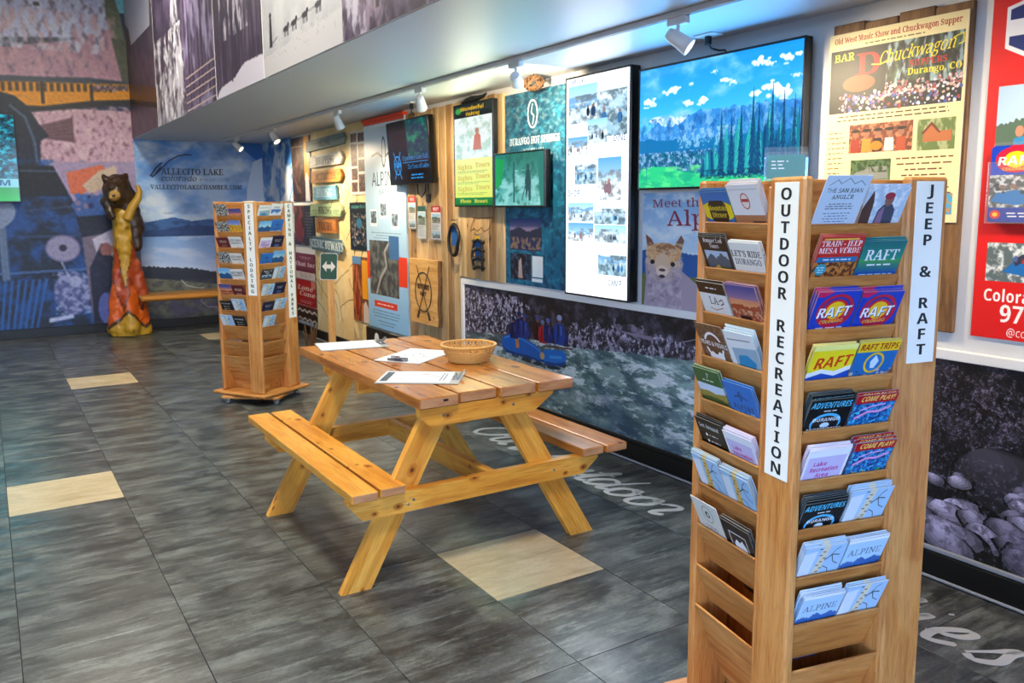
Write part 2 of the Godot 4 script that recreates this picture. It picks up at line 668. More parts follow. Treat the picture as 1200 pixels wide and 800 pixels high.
func make_floor_lettering():
	# white script along the wall: «Outdoor …ies»; letters in (along, up) with x-height 1
	var glyph := {
		"O": [[0.62, 1.75, 0.2, 1.2, 0.1, 0.5, 0.5, 0.0, 1.05, 0.35, 1.2, 1.1, 0.95, 1.7, 0.55, 1.72, 0.42, 1.35]],
		"u": [[-0.1, 0.75, 0.12, 0.98, 0.1, 0.3, 0.28, 0.0, 0.6, 0.3, 0.75, 1.0, 0.72, 0.3, 0.85, 0.0, 1.05, 0.2]],
		"t": [[-0.1, 0.3, 0.15, 0.7, 0.35, 1.6, 0.2, 0.4, 0.32, 0.0, 0.6, 0.2], [-0.05, 1.1, 0.6, 1.2]],
		"d": [[0.75, 0.85, 0.35, 1.0, 0.05, 0.5, 0.2, 0.02, 0.5, 0.2, 0.78, 0.9], [1.05, 1.8, 0.75, 0.6, 0.78, 0.05, 1.05, 0.25]],
		"o": [[0.5, 1.0, 0.12, 0.65, 0.15, 0.1, 0.45, 0.0, 0.75, 0.4, 0.6, 0.98, 0.55, 0.8, 0.95, 0.75]],
		"r": [[-0.1, 0.75, 0.15, 1.0, 0.35, 1.05, 0.5, 0.85, 0.35, 0.3, 0.42, 0.0, 0.7, 0.2]],
		"A": [[-0.1, 0.1, 0.2, 0.1, 0.9, 1.75, 0.85, 0.0, 1.1, 0.2], [0.2, 0.7, 1.0, 0.75]],
		"c": [[0.65, 0.85, 0.4, 1.0, 0.08, 0.5, 0.25, 0.0, 0.75, 0.3]],
		"i": [[-0.05, 0.4, 0.2, 1.0, 0.12, 0.2, 0.25, 0.0, 0.5, 0.2], [0.3, 1.42, 0.36, 1.5]],
		"v": [[-0.05, 0.8, 0.1, 1.0, 0.2, 0.1, 0.35, 0.0, 0.65, 0.6, 0.6, 1.0, 0.8, 0.8]],
		"e": [[-0.05, 0.35, 0.45, 0.6, 0.55, 0.95, 0.32, 1.0, 0.08, 0.5, 0.25, 0.0, 0.7, 0.25]],
		"s": [[0.0, 0.15, 0.4, 1.05, 0.45, 0.75, 0.55, 0.3, 0.3, 0.0, 0.05, 0.1]],
	}
	var words := [["Our", [-4.72, -4.47, -4.27]], ["Outdoor", [-3.96, -3.74, -3.56, -3.47, -3.29, -3.13, -2.97]], ["Activities", [-2.6, -2.36, -2.22, -2.1, -2.0, -1.87, -1.76, -1.63, -1.52, -1.36]]]
	var white := mat(Color(0.66, 0.67, 0.67), 0.6)
	for w in words:
		var t := thing("floor_lettering", "white script word %s stuck on the dark floor along the mural wall" % w[0], "lettering")
		for k in w[0].length():
			var st := begin()
			for s in glyph[w[0][k]]:
				if w[0][k] == "i" and s.size() == 4:
					part("letter", st, white, t)
					st = begin()
				var pts := []
				for j in range(0, s.size(), 2):
					pts.append(Vector2(w[1][k] - 0.05 + s[j] * 0.17, 2.665 + s[j + 1] * 0.16 + s[j] * 0.0) + Vector2(s[j + 1] * 0.035, 0))
				ribbon(st, pts, 0.034, 0.0002)
			part("letter" if w[0][k] != "i" else "dot", st, white, t)


# a picture panel on the right wall: z0 far end, z1 near end, hung "out" metres off the wall
func wall_panel(called: String, label: String, category: String, z0: float, z1: float, y0: float, y1: float, face: Material, edge: Material, t := 0.006, out := 0.002, group := "") -> MeshInstance3D:
	var o := single(called, panel_mesh(z1 - z0, y1 - y0, t, face, edge), null, label, category, Vector3(WX - out, (y0 + y1) / 2, (z0 + z1) / 2), group)
	o.basis = wall_basis()
	return o


func back_panel(called: String, label: String, category: String, x0: float, x1: float, y0: float, y1: float, face: Material, edge: Material, t := 0.004) -> MeshInstance3D:
	return single(called, panel_mesh(x1 - x0, y1 - y0, t, face, edge), null, label, category, Vector3((x0 + x1) / 2, (y0 + y1) / 2, BZ + 0.002))


func paint_train() -> Pic:
	# 204 px a metre; x from -0.9, y from 4.2 down
	var p := Pic.new(512, 836, Color(0.10, 0.16, 0.30))
	p.rect(430, 0, 90, 90, Color(0.45, 0.78, 0.86))
	p.poly([440, 0, 475, 0, 500, 90, 512, 180, 512, 256, 480, 256, 440, 60], Color(0.38, 0.42, 0.36))
	# pale cliff above, pink below
	p.poly([0, 60, 200, 100, 254, 80, 400, 0, 448, 0, 464, 78, 478, 150, 0, 190], Color(0.74, 0.76, 0.92))
	p.rect(0, 0, 430, 110, Color(0.74, 0.76, 0.92))
	p.poly([0, 180, 250, 190, 380, 165, 474, 130, 497, 256, 0, 270], Color(0.72, 0.54, 0.64))
	p.noise(Rect2i(0, 0, 470, 190), Color(0.80, 0.84, 0.95), 0.03, 0.45, 0.65, 5, Vector2(1, 0.6), 0.8)
	p.noise(Rect2i(0, 0, 470, 250), Color(0.40, 0.34, 0.46), 0.05, 0.56, 0.75, 6, Vector2(1, 0.5), 0.8)
	p.noise(Rect2i(0, 100, 490, 155), Color(0.80, 0.62, 0.68), 0.04, 0.5, 0.7, 7, Vector2(1, 0.4), 0.7)
	p.rect(320, 85, 12, 7, Color(0.08, 0.08, 0.1))
	p.poly([478, 150, 512, 150, 512, 256, 497, 253], Color(0.32, 0.34, 0.30))
	# lower cliff
	p.rect(0, 320, 512, 140, Color(0.80, 0.64, 0.72))
	p.noise(Rect2i(0, 310, 512, 150), Color(0.86, 0.74, 0.78), 0.03, 0.48, 0.68, 8, Vector2(1, 0.7), 0.8)
	p.noise(Rect2i(0, 310, 512, 150), Color(0.48, 0.32, 0.38), 0.06, 0.56, 0.72, 9, Vector2(1, 0.6), 0.8)
	p.poly([310, 363, 383, 340, 383, 399, 317, 391], Color(0.40, 0.27, 0.32))
	for k in 6:
		p.line([311, 366 + k * 6, 383, 344 + k * 10], 1, Color(0.56, 0.42, 0.46))
	# coaches
	p.poly([0, 258, 323, 251, 423, 246, 512, 250, 512, 262, 0, 272], Color(0.22, 0.25, 0.34))
	p.poly([0, 276, 512, 256, 512, 292, 430, 300, 320, 318, 0, 320], Color(0.90, 0.58, 0.10))
	for k in 30:
		var x := 60 + k * 14
		p.poly([x, 276 - x * 0.036, x + 8, 276 - x * 0.036, x + 8, 300 - x * 0.05, x, 300 - x * 0.05], Color(0.32, 0.22, 0.10))
	for x in [321, 424]:
		p.rect(x, 262, 6, 50, Color(0.12, 0.10, 0.12))
	p.poly([429, 264, 509, 258, 509, 270, 429, 277], Color(0.35, 0.28, 0.30))
	p.specks(Rect2(432, 262, 74, 12), 40, 1.5, 2.5, [Color(0.9, 0.85, 0.85), Color(0.5, 0.3, 0.35), Color(0.8, 0.5, 0.5)], 4)
	p.poly([0, 320, 320, 318, 430, 299, 512, 292, 512, 304, 300, 332, 0, 332], Color(0.12, 0.12, 0.16))
	# locomotive
	p.poly([0, 285, 240, 290, 268, 298, 292, 320, 311, 358, 331, 386, 312, 397, 309, 446, 327, 460, 360, 523, 374, 546, 374, 619, 390, 700, 400, 836, 0, 836], Color(0.07, 0.11, 0.20))
	p.noise(Rect2i(0, 440, 400, 396), Color(0.10, 0.32, 0.64), 0.012, 0.42, 0.7, 10, Vector2.ONE, 0.8)
	p.line([255, 318, 285, 345, 300, 400, 302, 446], 6, Color(0.26, 0.34, 0.46))
	p.line([268, 560, 374, 548], 3, Color(0.20, 0.28, 0.42))
	p.rect(255, 455, 105, 70, Color(0.05, 0.07, 0.12))
	p.rect(262, 465, 80, 4, Color(0.25, 0.32, 0.42))
	p.line([250, 620, 374, 619], 3, Color(0.22, 0.32, 0.5))
	p.ell(341, 649, 38, 33, Color(0.42, 0.40, 0.56))
	p.ell(341, 649, 34, 29, Color(0.58, 0.56, 0.70))
	p.ell(341, 648, 8, 8, Color(0.16, 0.16, 0.26))
	p.ell(354, 757, 40, 54, Color(0.30, 0.34, 0.55))
	p.noise(Rect2i(316, 705, 76, 104), Color(0.64, 0.66, 0.84), 0.05, 0.45, 0.6, 12, Vector2.ONE, 0.8)
	p.ell(362, 728, 14, 12, Color(0.62, 0.64, 0.8))
	p.line([335, 680, 350, 720], 3, Color(0.7, 0.72, 0.84))
	for k in 9:
		p.line([190 + k * 14, 720, 178 + k * 12, 836], 5, Color(0.14, 0.36, 0.66))
	p.line([180, 705, 400, 700], 4, Color(0.30, 0.45, 0.70))
	p.poly([300, 815, 352, 808, 354, 818, 300, 826], Color(0.7, 0.74, 0.9))
	p.rect(212, 560, 16, 160, Color(0.36, 0.44, 0.58))
	p.ell(190, 560, 60, 44, Color(0.50, 0.56, 0.70))
	# tender side, people and sky
	p.poly([330, 446, 512, 441, 512, 540, 400, 545, 374, 546], Color(0.66, 0.58, 0.72))
	p.poly([360, 470, 436, 450, 445, 458, 386, 529, 366, 518], Color(0.86, 0.42, 0.28))
	p.poly([392, 500, 430, 465, 470, 450, 470, 490, 410, 520], Color(0.82, 0.72, 0.62))
	p.poly([365, 546, 390, 520, 430, 525, 470, 570, 382, 580], Color(0.22, 0.36, 0.62))
	p.specks(Rect2(380, 520, 80, 40), 18, 4, 8, [Color(0.26, 0.42, 0.7), Color(0.5, 0.45, 0.6), Color(0.15, 0.2, 0.4)], 14)
	p.poly([374, 574, 512, 566, 512, 610, 383, 626], Color(0.08, 0.10, 0.18))
	p.poly([383, 624, 512, 600, 512, 836, 395, 836], Color(0.46, 0.40, 0.48))
	p.poly([405, 628, 460, 600, 512, 598, 512, 660, 420, 690], Color(0.78, 0.74, 0.82))
	p.poly([395, 700, 424, 640, 440, 640, 470, 836, 396, 836], Color(0.10, 0.11, 0.22))
	p.ell(434, 655, 14, 17, Color(0.58, 0.36, 0.36))
	p.poly([410, 690, 430, 668, 455, 672, 462, 836, 396, 836], Color(0.09, 0.10, 0.20))
	p.ell(426, 800, 18, 40, Color(0.34, 0.38, 0.66))
	p.soften(3.6)
	p.noise(Rect2i(0, 0, 512, 836), Color(0.85, 0.82, 0.90), 0.06, 0.55, 0.9, 13, Vector2.ONE, 0.16, false, 0.7)
	p.noise(Rect2i(0, 0, 512, 836), Color(0.05, 0.05, 0.09), 0.08, 0.55, 0.9, 14, Vector2.ONE, 0.2, false, 0.7)
	return p


func paint_lake() -> Pic:
	# 332 px a metre; x from SX, y from SY down
	var p := Pic.new(512, 735, Color(0.5, 0.65, 0.85))
	p.grad(0, 340, Color(0.26, 0.52, 0.86), Color(0.62, 0.77, 0.95))
	p.noise(Rect2i(0, 0, 512, 330), Color(0.80, 0.87, 0.95), 0.005, 0.38, 0.66, 31, Vector2(0.6, 1), 0.8, false, 0.5)
	p.noise(Rect2i(0, 0, 512, 330), Color(0.95, 0.96, 0.97), 0.007, 0.52, 0.78, 32, Vector2(0.6, 1), 0.75, false, 0.5)
	p.noise(Rect2i(0, 0, 512, 300), Color(0.36, 0.50, 0.74), 0.008, 0.56, 0.78, 33, Vector2(0.6, 1), 0.5, false, 0.5)
	p.poly([400, 0, 512, 0, 512, 90, 470, 60], Color(0.13, 0.42, 0.74))
	p.poly([430, 330, 440, 200, 470, 80, 512, 60, 512, 330], Color(0.80, 0.86, 0.94))
	p.ridge([0, 340, 43, 330, 134, 313, 208, 331, 274, 322, 380, 335, 512, 318], 412, Color(0.22, 0.40, 0.64), 2.0, 3)
	p.ridge([0, 366, 77, 366, 188, 348, 292, 352, 400, 356, 512, 350], 415, Color(0.13, 0.28, 0.50), 2.0, 4)
	p.noise(Rect2i(0, 330, 512, 80), Color(0.10, 0.22, 0.42), 0.03, 0.5, 0.7, 34, Vector2(0.6, 1), 0.6)
	p.grad(392, 545, Color(0.50, 0.66, 0.88), Color(0.74, 0.80, 0.92))
	p.noise(Rect2i(0, 392, 512, 150), Color(0.80, 0.84, 0.94), 0.012, 0.45, 0.7, 35, Vector2(0.3, 1), 0.7)
	p.ridge([0, 510, 100, 520, 200, 528, 290, 548, 512, 560], 600, Color(0.14, 0.17, 0.24), 4.0, 5)
	for k in 90:
		p.fir(k * 5.8, 560 + k * 0.5, 36 + (k * 7) % 13, 6, Color(0.12, 0.15, 0.22), k)
	p.ridge([0, 560, 120, 575, 290, 600, 512, 610], 735, Color(0.42, 0.42, 0.36), 2.0, 6)
	p.noise(Rect2i(0, 575, 512, 160), Color(0.26, 0.26, 0.26), 0.03, 0.45, 0.7, 36, Vector2(0.6, 1), 0.8)
	p.noise(Rect2i(0, 640, 512, 95), Color(0.30, 0.26, 0.40), 0.02, 0.4, 0.65, 37, Vector2(0.6, 1), 0.7)
	p.line([150, 575, 170, 600, 210, 612, 240, 614], 3, Color(0.78, 0.76, 0.74))
	p.line([285, 640, 235, 640, 225, 670, 250, 695, 290, 700], 4, Color(0.60, 0.52, 0.62))
	p.soften(2.5)
	var navy := Color(0.06, 0.11, 0.26)
	p.line([54, 146, 80, 110, 100, 92], 6, navy)
	p.line([60, 150, 86, 128, 130, 82, 167, 61, 200, 55, 218, 57], 5, navy)
	p.line([60, 148, 72, 140, 96, 108], 6, navy)
	p.text("ALLECITO LAKE", 96, 138, 25, navy, true, true, false, 0.86)
	p.text("colorado", 92, 164, 22, navy, false, true, false, 1.1, 0.3)
	p.text("970-247-1573", 246, 165, 13, Color(0.32, 0.42, 0.58), false, true, false, 1.05)
	p.text("VALLECITOLAKECHAMBER.COM", 52, 198, 18, navy, true, true, false, 0.88)
	return p


func paint_lake_side() -> Pic:
	var p := Pic.new(256, 460, Color(0.16, 0.42, 0.72))
	p.grad(0, 230, Color(0.10, 0.40, 0.72), Color(0.62, 0.76, 0.92))
	p.poly([40, 240, 60, 120, 110, 40, 150, 20, 170, 70, 256, 110, 256, 240], Color(0.84, 0.88, 0.94))
	p.noise(Rect2i(0, 0, 256, 240), Color(0.95, 0.96, 0.97), 0.012, 0.45, 0.65, 41, Vector2.ONE, 0.8)
	p.noise(Rect2i(0, 0, 256, 240), Color(0.14, 0.42, 0.75), 0.014, 0.52, 0.68, 42, Vector2.ONE, 0.7)
	p.grad(236, 270, Color(0.24, 0.40, 0.62), Color(0.14, 0.26, 0.46))
	p.grad(270, 350, Color(0.50, 0.64, 0.84), Color(0.66, 0.74, 0.88))
	p.grad(350, 460, Color(0.25, 0.26, 0.28), Color(0.36, 0.35, 0.32))
	p.noise(Rect2i(0, 345, 256, 115), Color(0.14, 0.15, 0.18), 0.05, 0.45, 0.65, 43, Vector2.ONE, 0.8)
	p.soften(2.0)
	return p


func paint_old_photo(kind: int) -> Pic:
	# purple-toned old black-and-white photographs along the soffit
	var dk := Color(0.15, 0.11, 0.19)
	var md := Color(0.36, 0.30, 0.40)
	var lt := Color(0.80, 0.78, 0.84)
	var p := Pic.new(400, 440, md)
	var all := Rect2i(0, 0, 400, 440)
	p.noise(all, dk, 0.012, 0.40, 0.66, 50 + kind, Vector2(1, 0.5), 0.7, false, 0.65)
	if kind == 0:      # mountain side with coaches low down
		p.grad(0, 200, Color(0.62, 0.62, 0.74), Color(0.74, 0.73, 0.80))
		p.ridge([0, 130, 60, 160, 110, 250, 200, 240, 342, 270, 400, 60], 440, Color(0.34, 0.26, 0.32), 6.0, 2)
		p.noise(Rect2i(0, 200, 400, 240), Color(0.20, 0.14, 0.20), 0.02, 0.42, 0.65, 51, Vector2.ONE, 0.8, false, 0.7)
		p.poly([0, 290, 400, 350, 400, 384, 0, 330], Color(0.34, 0.21, 0.14))
		p.poly([0, 330, 400, 384, 400, 396, 0, 344], Color(0.10, 0.08, 0.12))
	elif kind == 1:    # falling water between dark trees, a timber stair on the right
		p.poly([0, 440, 20, 350, 60, 330, 120, 300, 150, 200, 190, 140, 210, 260, 214, 440], Color(0.64, 0.62, 0.68))
		p.noise(Rect2i(0, 130, 220, 310), Color(0.18, 0.15, 0.21), 0.02, 0.46, 0.62, 53, Vector2(1, 0.35), 0.9, false, 0.7)
		p.noise(Rect2i(0, 250, 220, 190), Color(0.86, 0.85, 0.88), 0.025, 0.54, 0.68, 61, Vector2(1, 0.4), 0.85, false, 0.7)
		p.poly([222, 0, 400, 0, 400, 440, 222, 440], Color(0.30, 0.25, 0.36))
		for k in 9:
			p.rect(232 + k * 19, 0, 6 + k % 3 * 3, 440, Color(0.17, 0.13, 0.21))
		p.noise(Rect2i(222, 0, 178, 440), Color(0.58, 0.54, 0.68), 0.02, 0.52, 0.7, 54, Vector2(1, 0.3), 0.7, false, 0.65)
		for k in 5:
			p.line([226, 372 + k * 16, 400, 366 + k * 16], 3, Color(0.66, 0.58, 0.58))
	elif kind == 2:    # dark firs above snow
		p.noise(all, dk, 0.016, 0.38, 0.62, 55, Vector2(1, 0.25), 0.9)
		for k in 14:
			p.rect(10 + k * 29, (k * 53) % 90, 8, 420, Color(0.18, 0.13, 0.24))
		p.noise(Rect2i(60, 180, 240, 170), lt, 0.02, 0.54, 0.7, 56, Vector2(1, 0.4), 0.85, false, 0.7)
		p.ridge([0, 438, 40, 424, 170, 417, 264, 401, 400, 404], 440, lt, 2.0, 5)
		p.rect(150, 388, 10, 34, dk)
		p.rect(330, 376, 10, 26, dk)
		p.rect(362, 372, 10, 28, dk)
	elif kind == 3:    # a dog team on a snow slope
		p.im.fill(Color(0.66, 0.66, 0.69))
		p.noise(all, Color(0.74, 0.74, 0.76), 0.008, 0.4, 0.7, 57, Vector2.ONE, 0.8)
		p.ridge([0, 412, 400, 400], 440, Color(0.73, 0.72, 0.74), 1.0, 5)
		p.poly([44, 362, 56, 362, 58, 402, 40, 402], Color(0.14, 0.12, 0.16))
		p.ell(50, 358, 7, 4, Color(0.12, 0.10, 0.14))
		p.line([56, 398, 90, 392], 2, Color(0.4, 0.38, 0.42))
		for q in [[138, 388], [182, 386], [238, 384], [302, 381]]:
			p.ell(q[0], q[1], 15, 3.6, Color(0.12, 0.11, 0.15))
			p.ell(q[0] + 13, q[1] - 4, 6, 2.6, Color(0.12, 0.11, 0.15))
			for l in [-10, -4, 6, 11]:
				p.rect(q[0] + l, q[1] + 1, 3, 9, Color(0.2, 0.18, 0.22))
		p.line([120, 390, 310, 380], 1, Color(0.35, 0.33, 0.38))
		p.specks(Rect2(50, 385, 330, 40), 60, 0.6, 1.2, [Color(0.45, 0.45, 0.5)], 6)
	else:              # weathered rock and a post
		p.noise(all, Color(0.55, 0.48, 0.56), 0.014, 0.4, 0.65, 58, Vector2(1, 0.6), 0.9, false, 0.65)
		p.noise(all, dk, 0.04, 0.52, 0.7, 59, Vector2(1, 0.5), 0.8, false, 0.7)
		p.noise(Rect2i(0, 380, 90, 60), lt, 0.03, 0.48, 0.66, 60, Vector2(1, 0.5), 0.8)
		p.rect(88, 396, 8, 24, Color(0.2, 0.17, 0.22))
	p.soften(1.8)
	return p


func paint_river() -> Pic:
	# colour print of a raft in rapids: 2.66 m by 0.765 m
	var p := Pic.new(1280, 400, Color(0.13, 0.12, 0.14))
	var bank := Rect2i(0, 0, 1280, 220)
	p.noise(bank, Color(0.34, 0.31, 0.37), 0.010, 0.42, 0.62, 71, Vector2.ONE, 0.9, false, 0.7)
	# pale broken rock at the left and along the far shore
	var rock := Pic.new(1280, 220, Color(0.20, 0.18, 0.22))
	rock.noise(bank, Color(0.62, 0.59, 0.68), 0.020, 0.46, 0.58, 72, Vector2(1, 0.8), 0.95, false, 0.72)
	rock.noise(bank, Color(0.10, 0.09, 0.11), 0.035, 0.54, 0.66, 73, Vector2(1, 0.7), 0.9, false, 0.7)
	rock.noise(bank, Color(0.84, 0.82, 0.88), 0.050, 0.58, 0.70, 74, Vector2(1, 0.8), 0.9, false, 0.7)
	var mask := Pic.new(1280, 220, Color(0, 0, 0, 0))
	mask.ridge([0, 12, 120, 26, 268, 22, 400, 14, 450, 60, 300, 130], 200, Color.WHITE, 8.0, 4)
	mask.ridge([660, 90, 700, 62, 730, 96, 776, 52, 830, 70, 884, 38, 930, 60, 994, 40, 1060, 66, 1117, 60, 1193, 78, 1280, 84], 190, Color.WHITE, 9.0, 5)
	p.im.blit_rect_mask(rock.im, mask.im, bank, Vector2i.ZERO)
	p.poly([860, 56, 960, 44, 1040, 70, 1050, 84, 930, 76], Color(0.52, 0.48, 0.56))
	p.noise(Rect2i(400, 0, 880, 70), Color(0.08, 0.08, 0.09), 0.012, 0.40, 0.62, 75, Vector2.ONE, 0.75, false, 0.7)
	p.line([1160, 70, 1280, 30], 3, Color(0.55, 0.53, 0.58))
	# water
	var wt := Pic.new(1280, 310, Color(0.44, 0.55, 0.54))
	var wr := Rect2i(0, 0, 1280, 310)
	wt.noise(wr, Color(0.28, 0.39, 0.39), 0.006, 0.40, 0.66, 77, Vector2(0.45, 1), 0.85)
	wt.noise(wr, Color(0.24, 0.34, 0.38), 0.018, 0.48, 0.70, 78, Vector2(0.3, 1), 0.7, false, 0.65)
	wt.noise(wr, Color(0.66, 0.76, 0.74), 0.016, 0.48, 0.66, 79, Vector2(0.32, 1), 0.7, false, 0.65)
	wt.noise(wr, Color(0.88, 0.92, 0.91), 0.028, 0.57, 0.68, 80, Vector2(0.36, 1), 0.9, false, 0.7)
	wt.noise(wr, Color(0.93, 0.95, 0.95), 0.010, 0.60, 0.70, 83, Vector2(0.34, 1), 0.85, false, 0.75)
	wt.noise(Rect2i(420, 170, 860, 140), Color(0.20, 0.30, 0.42), 0.006, 0.44, 0.66, 82, Vector2(0.6, 1), 0.5)
	wt.noise(Rect2i(0, 60, 300, 70), Color(0.30, 0.29, 0.32), 0.02, 0.30, 0.6, 76, Vector2(0.3, 1), 0.85)
	var shore := Pic.new(1280, 310, Color(0, 0, 0, 0))
	shore.ridge([0, 109, 267, 78, 480, 72, 674, 70, 953, 43, 1280, 22], 310, Color.WHITE, 2.0, 6)
	p.im.blit_rect_mask(wt.im, shore.im, wr, Vector2i(0, 90))
	p.soften(1.7)
	# raft and paddlers
	var blue := Color(0.04, 0.40, 0.78)
	p.poly([290, 236, 300, 222, 560, 240, 650, 220, 640, 244, 540, 256, 380, 250], Color(0.10, 0.14, 0.18))
	p.poly([262, 206, 268, 184, 292, 168, 330, 160, 366, 160, 420, 168, 476, 180, 520, 200, 530, 216, 524, 238, 480, 240, 429, 236, 350, 238, 300, 236, 270, 222], blue)
	p.poly([516, 200, 540, 186, 578, 182, 630, 178, 650, 188, 650, 206, 640, 228, 590, 238, 540, 242, 520, 236], Color(0.05, 0.46, 0.84))
	p.poly([266, 212, 300, 226, 360, 228, 430, 226, 500, 232, 524, 226, 524, 240, 480, 242, 429, 238, 350, 240, 300, 238], Color(0.02, 0.24, 0.50))
	p.poly([522, 230, 590, 228, 644, 214, 640, 228, 590, 240, 540, 244], Color(0.02, 0.28, 0.58))
	p.line([280, 182, 330, 168, 400, 172, 470, 188, 516, 206], 4, Color(0.24, 0.60, 0.94))
	p.poly([352, 176, 374, 172, 378, 206, 358, 212], Color(0.78, 0.52, 0.30))
	p.ell(516, 214, 13, 13, Color(0.80, 0.64, 0.40))
	p.poly([556, 206, 624, 198, 626, 208, 558, 216], Color(0.20, 0.60, 0.90))
	p.line([200, 176, 300, 168], 5, Color(0.45, 0.35, 0.30))
	p.line([520, 178, 680, 164], 6, Color(0.40, 0.27, 0.22))
	var men := [[340, 104, Color(0.07, 0.12, 0.34), Color(0.08, 0.12, 0.28), 1.0], [378, 82, Color(0.08, 0.16, 0.46), Color(0.10, 0.15, 0.36), 1.2], [410, 88, Color(0.10, 0.22, 0.54), Color(0.20, 0.26, 0.50), 1.1], [490, 84, Color(0.22, 0.05, 0.10), Color(0.24, 0.28, 0.52), 1.1], [518, 96, Color(0.76, 0.09, 0.15), Color(0.42, 0.44, 0.60), 1.0], [548, 86, Color(0.08, 0.16, 0.44), Color(0.30, 0.36, 0.60), 1.05], [612, 70, Color(0.08, 0.26, 0.60), Color(0.55, 0.58, 0.74), 1.25]]
	for m in men:
		var x: float = m[0]
		var y: float = m[1]
		var k: float = m[4]
		p.poly([x - 20 * k, y + 72 * k, x - 25 * k, y + 44 * k, x - 22 * k, y + 22 * k, x - 11 * k, y + 13 * k, x + 11 * k, y + 13 * k, x + 22 * k, y + 24 * k, x + 26 * k, y + 48 * k, x + 18 * k, y + 72 * k], m[2])
		p.line([x + 18 * k, y + 26 * k, x + 34 * k, y + 50 * k, x + 24 * k, y + 68 * k], 9 * k, m[2].darkened(0.25))
		p.line([x - 4 * k, y + 16 * k, x - 8 * k, y + 62 * k], 7 * k, m[2].darkened(0.45))
		p.line([x + 6 * k, y + 20 * k, x + 8 * k, y + 44 * k], 4 * k, m[2].lightened(0.25))
		p.ell(x, y + 4 * k, 8 * k, 9 * k, Color(0.42, 0.31, 0.30))
		p.ell(x, y - 3 * k, 11 * k, 8 * k, m[3])
	p.soften(1.5, Rect2i(190, 50, 500, 220))
	p.noise(Rect2i(260, 236, 420, 40), Color(0.80, 0.85, 0.85), 0.03, 0.56, 0.7, 84, Vector2(0.5, 1), 0.8)
	return p


func paint_stones() -> Pic:
	# black-and-white print of bushes and boulders
	var p := Pic.new(1100, 420, Color(0.06, 0.06, 0.07))
	var up := Rect2i(0, 0, 1100, 280)
	p.noise(up, Color(0.26, 0.24, 0.29), 0.012, 0.40, 0.62, 91, Vector2.ONE, 0.9, false, 0.7)
	p.noise(up, Color(0.52, 0.49, 0.58), 0.05, 0.50, 0.66, 97, Vector2.ONE, 0.85, false, 0.85)
	p.noise(up, Color(0.05, 0.05, 0.06), 0.07, 0.52, 0.66, 98, Vector2.ONE, 0.85, false, 0.85)
	p.specks(Rect2(0, 0, 1100, 270), 5200, 0.6, 1.8, [Color(0.40, 0.37, 0.45), Color(0.50, 0.47, 0.56), Color(0.20, 0.18, 0.23), Color(0.09, 0.08, 0.10), Color(0.06, 0.06, 0.07)], 92)
	p.noise(up, Color(0.05, 0.05, 0.06), 0.012, 0.50, 0.70, 96, Vector2(1, 0.7), 0.85, false, 0.65)
	# boulder behind
	boulder(p, 820, 250, 150, 82, 0.05, 0.22, 7)
	var g := RandomNumberGenerator.new()
	g.seed = 9
	for k in 120:
		var y := 236.0 + k * 1.5
		var s := 9.0 + k * 0.26 + g.randf_range(-4, 8)
		boulder(p, g.randf_range(-20, 1120), y, s * 1.9, s * 0.95, g.randf_range(-0.25, 0.45), g.randf_range(0.34, 0.66), k)
	p.noise(Rect2i(0, 200, 1100, 220), Color(0.08, 0.07, 0.09), 0.03, 0.52, 0.76, 93, Vector2.ONE, 0.6, false, 0.7)
	p.noise(Rect2i(0, 200, 1100, 220), Color(0.66, 0.63, 0.72), 0.06, 0.58, 0.80, 94, Vector2.ONE, 0.45, false, 0.7)
	p.soften(1.3)
	return p


func boulder(p: Pic, x: float, y: float, rx: float, ry: float, rot: float, v: float, seed_n: int):
	var g := RandomNumberGenerator.new()
	g.seed = seed_n * 13 + 5
	var wob := []
	for k in 14:
		wob.append(g.randf_range(0.86, 1.08))
	for step in 6:
		var f := 1.0 - step * 0.15
		var c := Color(0.03, 0.03, 0.035) if step == 0 else Color(v, v * 0.95, v * 1.09) * (0.45 + 0.16 * step)
		c.a = 1.0
		var o := []
		for k in 14:
			var a := TAU * k / 14
			o.append(Vector2(x, y) + (Vector2(cos(a) * rx, sin(a) * ry) * f * wob[k] + Vector2(-rx * 0.10, -ry * 0.16) * step * 0.8).rotated(rot))
		p.fill([o], c)


